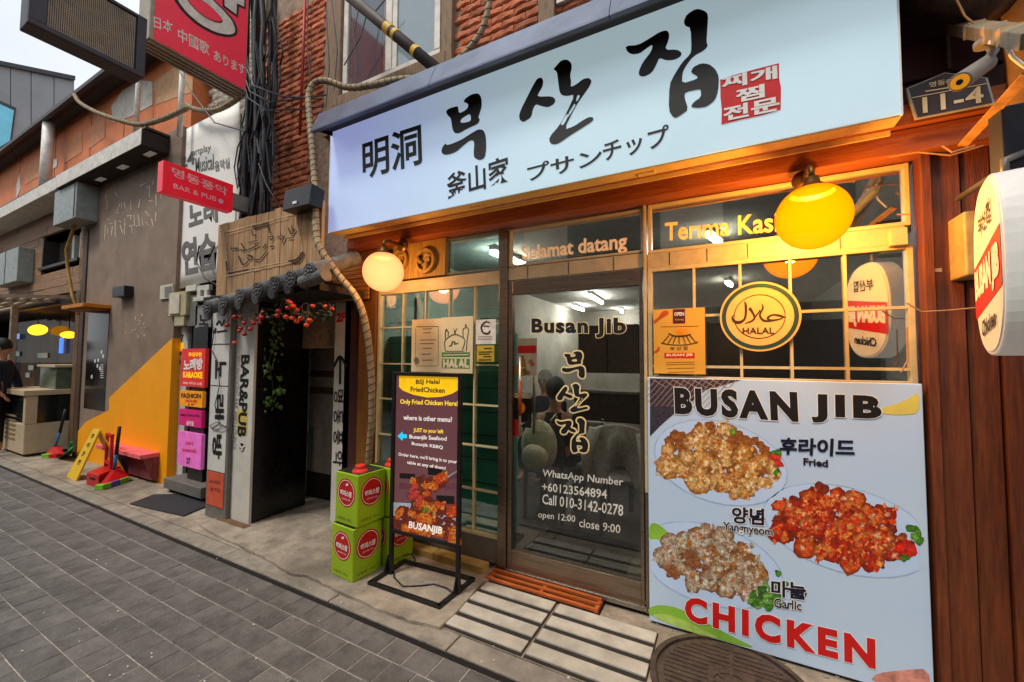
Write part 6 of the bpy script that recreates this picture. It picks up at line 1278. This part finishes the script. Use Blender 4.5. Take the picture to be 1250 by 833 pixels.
# LED matrix sign
XL = -3.473; ls = thing('led_matrix_sign', 'dark led dot matrix sign box projecting at the top left', 'sign', (XL, .95, 3.38))
cy_a, cy_b = PX(33, 28, XL).y, PX(176, 90, XL).y; zl = PX(173, 92, XL).z; 
zl2 = PX(33, 30, XL).z; zb3 = (zl+zl2)/2; zt5 = PX(178, 24, XL).z
MB().box(XL-.14, XL-.01, cy_a, cy_b, zb3, zt5).build('casing', mat('dark violet grey case', '34323c', .5, var=.1, bump=.1), ls, bevel=.006)
for (a, b, c, d) in ((cy_a, cy_a+.07, zb3+.03, zt5-.02), (cy_b-.05, cy_b, zb3+.03, zt5-.02), (cy_a, cy_b, zb3, zb3+.03), (cy_a, cy_b, zt5-.02, zt5)): MB().box(XL-.008, XL+.012, a, b, c, d).build('bezel', MATS['dark violet grey case'], ls, bevel=.003)
MB().box(XL-.009, XL-.004, cy_a+.07, cy_b-.05, zb3+.03, zt5-.02).build('backing', blackm, ls)
ld = MB(); ny_, nz_ = 44, 34
for i in range(ny_):
    for j in range(nz_):
        y = cy_a+.075+(cy_b-cy_a-.13)*i/ny_; z = zb3+.035+(zt5-zb3-.06)*j/nz_; ld.add([(XL+.002, y, z), (XL+.002, y+.0055, z), (XL+.002, y+.0055, z+.0055), (XL+.002, y, z+.0055)], [(0, 1, 2, 3)])
ld.build('led_dots', mat('pale led dots', 'a89880', .5, rnd=.2), ls, kind='stuff')
# ---------------------------------------------------------------- cables and pipes
cbm = mat('black cable', '24242a', .5, var=.2); cbg = mat('grey cable', '5a5c60', .5)
for k in range(9):
    u = 301+k*3.6; pts = []; yy = 2.42+.05*((k*7) % 3)-.05
    for j in range(12):
        v = -30+j*30; pts.append(P(u+random.uniform(-1.6, 1.6)+(5 if j < 6 else 0)*math.sin(k)+(-(j-7)*1.8 if j > 7 else 0), v, yy))
    t = thing('cable_conduit', 'thick dark cable conduit in the bundle running down beside the red brick wall', 'cable', tuple(pts[-1]), group='dark cable conduits bundled beside the brick wall')
    MB().tube(pts, (.026, .018, .03)[k % 3], 8).build('conduit', cbm if k != 4 else mat('slate conduit', '3a4048', .5), t, smooth=True)
th = MB()
for k in range(26):
    u = random.uniform(293, 335); v = random.uniform(-10, 200); pts = [P(u, v, 2.36)]
    for j in range(random.randint(3, 8)): u += random.uniform(-6, 5); v += random.uniform(12, 30); pts.append(P(u, min(v, 320), 2.36+random.uniform(-.05, .05)))
    th.tube(pts, random.uniform(.004, .009), 5)
for a in ([(296, 85), (305, 112), (330, 125), (365, 121), (398, 116)], [(296, 95), (303, 120), (325, 135), (372, 133), (395, 130)], [(295, 70), (310, 105), (345, 118), (392, 121)], [(205, 62), (232, 110), (262, 150), (290, 158), (300, 160)], [(316, 200), (325, 225), (340, 250), (345, 262)], [(300, 160), (290, 180), (286, 205), (290, 230)], [(243, 300), (240, 320), (250, 340), (268, 350)], [(262, 300), (254, 318), (262, 335)]): th.tube([P(u, v, 2.3) for u, v in a], .007, 6)
th.build('tangled_wires', cbm, kind='stuff')
wc = mat('taped beige conduit', 'a08c6c', .7, var=.2, scale=20, bump=.4, dirt=.2); wrp = mat('dark tape line', '4a3c2a', .7)
def conduit(label, pts, r):
    t = thing('wrapped_conduit', label, 'conduit', tuple(pts[-1])); sp_ = []
    for i in range(len(pts)-1):
        for s_ in (0, .25, .5, .75):
            p0, p1, p2, p3 = pts[max(0, i-1)], pts[i], pts[i+1], pts[min(len(pts)-1, i+2)]
            sp_.append(.5*((2*p1)+(p2-p0)*s_+(2*p0-5*p1+4*p2-p3)*s_*s_+(3*p1-p0-3*p2+p3)*s_**3))
    sp_.append(pts[-1]); MB().tube(sp_, r, 14).build('tape_wrapped_tube', wc, t, smooth=True)
    hx_ = []; d_ = 0; a0 = None
    for i in range(len(sp_)-1):
        a, b = sp_[i], sp_[i+1]; L = (b-a).length; d = (b-a).normalized(); a0 = d.orthogonal().normalized() if a0 is None else (a0-d*a0.dot(d)).normalized(); c_ = d.cross(a0); k = max(2, int(L/.008))
        for j in range(k): ph = (d_+L*j/k)/.06*2*pi; hx_.append(a.lerp(b, j/k)+(a0*cos(ph)+c_*sin(ph))*(r+.0005))
        d_ += L
    MB().tube(hx_, .0042, 4).build('tape_spiral', wrp, t)
conduit('beige taped conduit arching from the upstairs window down past the wooden board', [P(u, v, y) for u, v, y in ((520, 97, 2.5), (490, 97, 2.45), (455, 104, 2.4), (425, 107, 2.38), (400, 99, 2.35), (385, 101, 2.33), (377, 115, 2.3), (378, 145, 2.26), (382, 190, 2.2), (385, 240, 2.12), (386, 285, 2.07), (392, 305, 2.06), (412, 335, 2.12), (436, 365, 2.2), (447, 400, 2.26), (453, 450, 2.32), (454, 510, 2.36), (450, 560, 2.4), (450, 590, 2.42))], .027)
conduit('short beige taped conduit curving over the brick right of the upstairs window', [P(u, v, 2.5) for u, v in ((600, -15), (595, 15), (588, 38), (574, 58), (560, 72), (545, 82))], .022)
conduit('short grey taped conduit sagging from the big red sign to the cables', [P(u, v, 2.35) for u, v in ((228, 128), (240, 134), (262, 135), (282, 126), (300, 112))], .028)
conduit('orange taped conduit stretching from the dark eave across the painted wall', [P(u, v, 2.2) for u, v in ((91, 116), (98, 126), (120, 138), (150, 148), (172, 152), (200, 145), (228, 132))], .028)
dpz = thing('striped_pole', 'dark diagonal pole with yellow tape bands crossing the upstairs window', 'pole', tuple(P(545, 95, 2.45)))
D1, D2 = P(405, -22, 2.25), P(542, 92, 2.45); MB().cyl(D1, D2, .045, n=16).build('pole', mat('dark brown pole', '4a4038', .6, var=.15, scale=6, dirt=.3), dpz, smooth=True); tpm = mat('yellow tape', 'd8a828', .5, dirt=.2)
for a, b in ((.515, .56), (.585, .61), (.755, .785)): MB().cyl(D1.lerp(D2, a), D1.lerp(D2, b), .0475, n=16).build('tape_band', tpm, dpz)
rpv = thing('red_pipe', 'thin red pipe running vertically up the brick wall', 'pipe', tuple(P(366, 170, 2.55)))
MB().cyl((P(366, 165, 2.57).x, 2.57, P(366, 165, 2.57).z), (P(366, 165, 2.57).x+.02, 2.57, 5.4), .014, n=10).build('pipe', mat('red pipe paint', 'a83020', .5), rpv, smooth=True)
wrw = MB()
for a in ([(405, 0), (412, 60), (408, 110)], [(440, 0), (432, 40), (436, 90)], [(420, 80), (440, 45), (450, 10)], [(398, 10), (402, 80), (398, 130)], [(445, 20), (460, 12), (470, 0)], [(376, -5), (375, 60), (379, 96)]): wrw.tube([P(u, v, 2.5) for u, v in a], .006, 5)
wrw.build('window_wires', cbg, kind='stuff')
rw = MB()
for a, y in (([(1095, 262), (1112, 262)], 2.48), ([(1107, 370), (1125, 381), (1160, 379), (1192, 376)], 2.4), ([(1085, 192), (1120, 186), (1160, 190), (1200, 178)], 2.38), ([(1168, 0), (1178, 20), (1195, 34), (1215, 36)], 2.2), ([(1150, 178), (1162, 186), (1190, 178)], 2.3), ([(1100, 455), (1108, 440), (1107, 400)], 2.5)): rw.tube([P(u, v, y) for u, v in a], .0035, 6)
rw.build('thin_wires', mat('tan wire', 'b08050', .6), kind='stuff')
ww = thing('white_cable', 'white cable curling from the security camera to the right edge', 'cable', tuple(P(1210, 55, 1.9)))
MB().tube([P(u, v, 1.9) for u, v in ((1207, 52), (1220, 50), (1230, 58), (1236, 70), (1246, 78), (1258, 86))], .006, 8).build('cable', whitep, ww, smooth=True)
# ---------------------------------------------------------------- building across the street (seen in the glass)
ob_ = thing('opposite_building', 'plain grey beige building across the street reflected in the shop glass', 'building', (-4, -3.2, 0))
opm = mat('grey beige render', '8a8276', .85, var=.1, scale=2, dirt=.3)
bxx('facade', opm, ob_, -26, 14, -6, -3.2, 0, 5.0, 0)
for k in range(13):
    x = -24+k*3; MB().box(x, x+1.9, -3.2, -3.15, 3.4, 4.6).build('window', mat('dark reflected window', '24282c', .15), ob_); MB().box(x-.3, x+2.2, -3.2, -3.17, .1, 2.5).build('shopfront', mat('dark shopfront', '2c2824', .3), ob_)
    if k % 3 == 0: MB().box(x, x+2, -3.19, -3.05, 2.7, 3.2).build('signboard', mat('dim signboard', '7a4a3a', .5), ob_)
# ---------------------------------------------------------------- dining room furniture and people
def skin(name, joints, bones, m, parent, sub=2, label=None):
    me = bpy.data.meshes.new(name); inv = WM[parent.name].inverted(); me.from_pydata([inv @ V(j[:3]) for j in joints], bones, []); me.materials.append(m)
    o = bpy.data.objects.new(name, me); link(o, parent); s_ = o.modifiers.new('skin', 'SKIN'); s_.use_smooth_shade = True
    for i, j in enumerate(joints): r = j[3]; me.skin_vertices[0].data[i].radius = (r, j[4] if len(j) > 4 else r)
    me.skin_vertices[0].data[0].use_root = True; sb_ = o.modifiers.new('subdivision', 'SUBSURF'); sb_.levels = sub; sb_.render_levels = sub
    return o
skn = mat('skin', 'b07c60', .55, var=.05, scale=20); navyc = mat('navy jacket cloth', '1c2030', .85, var=.15, scale=30, bump=.3); blkc = mat('black cloth', '161414', .85, var=.15, bump=.3); greyc = mat('pale grey fleece', 'bcb6aa', .95, var=.15, scale=40, bump=.8); hairm = mat('black hair', '100c0a', .5, var=.3, scale=60, bump=.5); beigec = mat('beige canvas', 'cdbd98', .85, var=.1, bump=.4); capc = mat('grey cap cloth', '8c867c', .85)
def figure(name_label, loc, face, seated, top, legs, hair, height=1.68, arm=0):
    """one continuous body (head, trunk, arms, legs) plus clothes and hair as children"""
    t = thing('person', name_label, 'person', loc, 0); k = height/1.7; cf, sf = cos(face), sin(face)
    def W_(x, y, z): return (loc[0]+(x*cf-y*sf)*k, loc[1]+(x*sf+y*cf)*k, loc[2]+z*k)     # y = forwards
    hz = .52 if seated else .95
    def L(x, y, z, r, r2=None): return W_(x, y, z)+((r*k, (r2 or r)*k))
    j = [L(0, 0, hz, .13, .11), L(0, .01, hz+.22, .125, .10), L(0, .0, hz+.42, .15, .105), L(0, .0, hz+.52, .06), L(0, .01, hz+.60, .058), L(0, .03, hz+.68, .082, .095), L(0, .025, hz+.77, .078, .09)]
    b = [(0, 1), (1, 2), (2, 3), (3, 4), (4, 5), (5, 6)]
    for s_ in (-1, 1):
        i = len(j); el = (.27, .06, hz+.22) if not arm else (.26, .12, hz+.22); ha = (.2, .32, hz+.2) if seated else (.27, .12, hz+.0)
        j += [L(s_*.17, 0, hz+.44, .062), L(s_*el[0], el[1], el[2], .045), L(s_*ha[0], ha[1], ha[2], .032), L(s_*ha[0]*.98, ha[1]+.05, ha[2]-.05, .03, .018)]; b += [(2, i), (i, i+1), (i+1, i+2), (i+2, i+3)]
        for f in range(5):                                    # fingers and thumb
            q = len(j); ox = (f-1.5)*.02*s_ if f < 4 else -.04*s_; ln_ = (.07, .08, .078, .06, .045)[f]
            j += [L(s_*ha[0]*.98+ox, ha[1]+.075, ha[2]-.08, .009), L(s_*ha[0]*.98+ox*1.2, ha[1]+.075+ln_*.5, ha[2]-.08-ln_*.8, .007)]; b += [(i+3, q), (q, q+1)]
        i = len(j)
        if seated: lg = [(.1, .05, hz-.02), (.12, .45, hz-.02), (.12, .43, .1), (.12, .55, .04)]
        else: lg = [(.1, 0, hz-.08), (.11, .03, .5), (.11, -.02, .1), (.11, .12, .04)]
        j += [L(s_*lg[0][0], lg[0][1], lg[0][2], .09), L(s_*lg[1][0], lg[1][1], lg[1][2], .06), L(s_*lg[2][0], lg[2][1], lg[2][2], .042), L(s_*lg[3][0], lg[3][1], lg[3][2], .04, .03)]; b += [(0, i), (i, i+1), (i+1, i+2), (i+2, i+3)]
    skin('body', j, b, skn, t)
    cj = [L(0, 0, hz-.06, .155, .13), L(0, .01, hz+.22, .15, .125), L(0, .0, hz+.42, .17, .13), L(0, 0, hz+.515, .075)]; cb_ = [(0, 1), (1, 2), (2, 3)]
    for s_ in (-1, 1):
        i = len(cj); el = (.27, .06, hz+.22) if not arm else (.26, .12, hz+.22); ha = (.2, .32, hz+.2) if seated else (.27, .12, hz+.0)
        cj += [L(s_*.17, 0, hz+.44, .082), L(s_*el[0], el[1], el[2], .066), L(s_*(ha[0]*.95+el[0]*.05), ha[1]*.95+el[1]*.05, ha[2]*.95+el[2]*.05, .05)]; cb_ += [(2, i), (i, i+1), (i+1, i+2)]
    skin('jacket', cj, cb_, top, t)
    pj = [L(0, 0, hz, .145, .125)]; pb3 = []
    for s_ in (-1, 1):
        i = len(pj)
        if seated: lg = [(.1, .05, hz-.02), (.12, .45, hz-.02), (.12, .43, .14)]
        else: lg = [(.1, 0, hz-.08), (.11, .03, .5), (.11, -.02, .12)]
        pj += [L(s_*lg[0][0], lg[0][1], lg[0][2], .105), L(s_*lg[1][0], lg[1][1], lg[1][2], .078), L(s_*lg[2][0], lg[2][1], lg[2][2], .06)]; pb3 += [(0, i), (i, i+1), (i+1, i+2)]
    skin('trousers', pj, pb3, legs, t)
    hc__ = V(W_(0, .01, hz+.75)); h_ = MB(); h_.ball(hc__, .108*k, 20, 14, sq=(.92, 1.02, 1.12), jit=.02); o = h_.build('hair' if hair is hairm else 'cap', hair, t, smooth=True)
    fc = V(W_(0, .125, hz+.70)); fd = V((-sf, cf, 0)); sd_ = V((cf, sf, 0))
    nb_ = MB(); nb_.ball(fc+fd*.005, .014*k, 8, 6, sq=(.8, 1, 1.5)); nb_.build('nose', skn, t, smooth=True)
    for s_ in (-1, 1): MB().ball(fc-fd*.015+sd_*s_*.03*k+V((0, 0, .025)), .011*k, 8, 6).build('eye', blkc, t, smooth=True); MB().ball(V(W_(s_*.085, .02, hz+.70)), .022*k, 8, 6, sq=(.5, 1, 1.4)).build('ear', skn, t, smooth=True)
    MB().box(fc.x-.018, fc.x+.018, fc.y-.01, fc.y+.0, fc.z-.045, fc.z-.036).build('mouth', mat('lip', '8a4038', .5), t)
    return t
p = PZ(-8, 552); figure('person in a dark navy jacket at the left edge beside the far shop', (p.x, 1.95, 0), -.6, False, navyc, blkc, hairm)
def chair(label, x, y, rz, m):
    t = thing('dining_chair', label, 'chair', (x, y, .05), rz, group='chairs in the dining room')
    MB().box(-.2, .2, -.2, .2, .42, .46).build('seat', m, t, local=True, bevel=.01)
    MB().box(-.2, .2, -.22, -.19, .55, .88).build('backrest', m, t, local=True, bevel=.01)
    for sx in (-1, 1):
        for sy in (-1, 1): MB().box(sx*.18-.013, sx*.18+.013, sy*.19-.013, sy*.19+.013, 0, .42 if sy > 0 else .9).build('leg', blackm, t, local=True)
    return t
def table(label, x, y):
    t = thing('dining_table', label, 'table', (x, y, .05), 0, group='tables in the dining room'); MB().box(-.5, .5, -.35, .35, .71, .74).build('tabletop', mat('brown tabletop', '5c4432', .4), t, local=True, bevel=.004)
    for sx in (-1, 1):
        for sy in (-1, 1): MB().box(sx*.45-.02, sx*.45+.02, sy*.3-.02, sy*.3+.02, 0, .71).build('leg', blackm, t, local=True)
pX = P(672, 560, 3.6).x; brc = mat('brown vinyl', '3c2a20', .5); wtc = mat('pale plastic seat', 'b0aca0', .5)
chair('brown dining chair carrying the beige backpack seen through the door', pX, 3.62, 0, brc); table('dining table before the two seated people behind the door glass', pX+.2, 4.35)
figure('seated person in black with their back to the glass door', (pX+.02, 3.66, .02), 0, True, blkc, blkc, hairm, 1.62, 1)
p2 = P(664, 480, 4.9).x; chair('dining chair on the far side of the table', p2, 5.0, pi, brc); figure('seated person wearing a pale grey cap facing the glass door', (p2, 4.95, .02), pi, True, navyc, blkc, capc, 1.66, 1)
bp = thing('backpack', 'beige canvas backpack hanging on a chair seen through the door glass', 'backpack', (pX, 3.38, .5))
bm = MB(); bm.ball((pX, 3.33, .74), .2, 20, 14, sq=(.85, .5, 1.15)); bm.build('bag_body', beigec, bp, smooth=True); bm = MB(); bm.ball((pX, 3.24, .66), .14, 16, 10, sq=(.9, .5, .8)); bm.build('front_pocket', beigec, bp, smooth=True)
for s_ in (-1, 1): MB().tube([(pX+s_*.1, 3.36, .96), (pX+s_*.13, 3.4, 1.02), (pX+s_*.15, 3.42, .9)], .014, 6).build('strap', mat('cream strap', 'c0b494', .8), bp, smooth=True)
MB().tube([(pX-.04, 3.33, .95), (pX-.03, 3.31, 1.02), (pX+.03, 3.31, 1.02), (pX+.04, 3.33, .95)], .009, 6).build('grab_handle', MATS['cream strap'], bp, smooth=True)
jX = P(758, 540, 3.5).x; chair('dining chair under the pale grey fleece jacket', jX, 3.62, .2, brc)
jk = thing('fleece_jacket', 'pale grey fleece jacket draped over a chair back behind the door glass', 'jacket', (jX, 3.4, .5))
mb = MB(); N_ = 22
for i in range(N_+1):
    for j_ in range(N_+1):
        s_, t_ = i/N_, j_/N_; x = jX+(s_-.5)*(.44+.12*t_); yy = 3.385-.05*sin(t_*pi)-.03*sin(s_*14+t_*3)*t_-.02*sin(s_*5); z = .98-.06*(2*s_-1)**2-t_*(.44+.10*sin(s_*9)); mb.v.append(V((x, yy, z)))
for i in range(N_):
    for j_ in range(N_): mb.f.append((i*(N_+1)+j_, i*(N_+1)+j_+1, (i+1)*(N_+1)+j_+1, (i+1)*(N_+1)+j_)); mb.mi.append(0)
o = mb.build('jacket_body', greyc, jk, smooth=True); sdf = o.modifiers.new('thickness', 'SOLIDIFY'); sdf.thickness = .03
MB().tube([(jX-.18, 3.36, .93), (jX-.24, 3.33, .75), (jX-.22, 3.3, .5)], [.05, .055, .045], 10).build('sleeve', greyc, jk, smooth=True); MB().tube([(jX+.2, 3.36, .92), (jX+.24, 3.32, .7), (jX+.2, 3.3, .42)], [.05, .055, .045], 10).build('sleeve', greyc, jk, smooth=True)
cX = P(715, 560, 3.9).x; chair('pale plastic dining chair in the middle of the view through the door', cX, 3.95, .1, wtc)
mtt = thing('door_mat', 'black ribbed door mat on the floor just inside the glass door', 'mat', (-.95, 3.0, .05))
MB().box(-1.36, -.62, 2.7, 3.35, .05, .062).build('mat_base', mat('black mat', '141314', .8, bump=.4), mtt)
for k in range(9): MB().box(-1.35, -.63, 2.72+k*.07, 2.745+k*.07, .062, .068).build('rib', MATS['black mat'], mtt)
cnt_ = thing('service_counter', 'dark wooden service counter and cabinets at the back of the dining room', 'counter', (-1.6, 6.4, .05))
MB().box(-2.1, -.2, 6.1, 6.5, .05, 1.0).build('counter_body', mat('dark counter wood', '3a2c22', .6, var=.2), cnt_, bevel=.005); MB().box(-2.15, -.15, 6.05, 6.5, 1.002, 1.04).build('counter_top', mat('counter top', '6a5c4c', .4), cnt_)
for k in range(4): MB().box(-2.1+k*.48, -1.64+k*.48, 6.3, 6.55, 1.3, 2.05).build('cabinet', mat('cabinet brown', '4a3628', .6), cnt_, bevel=.004)
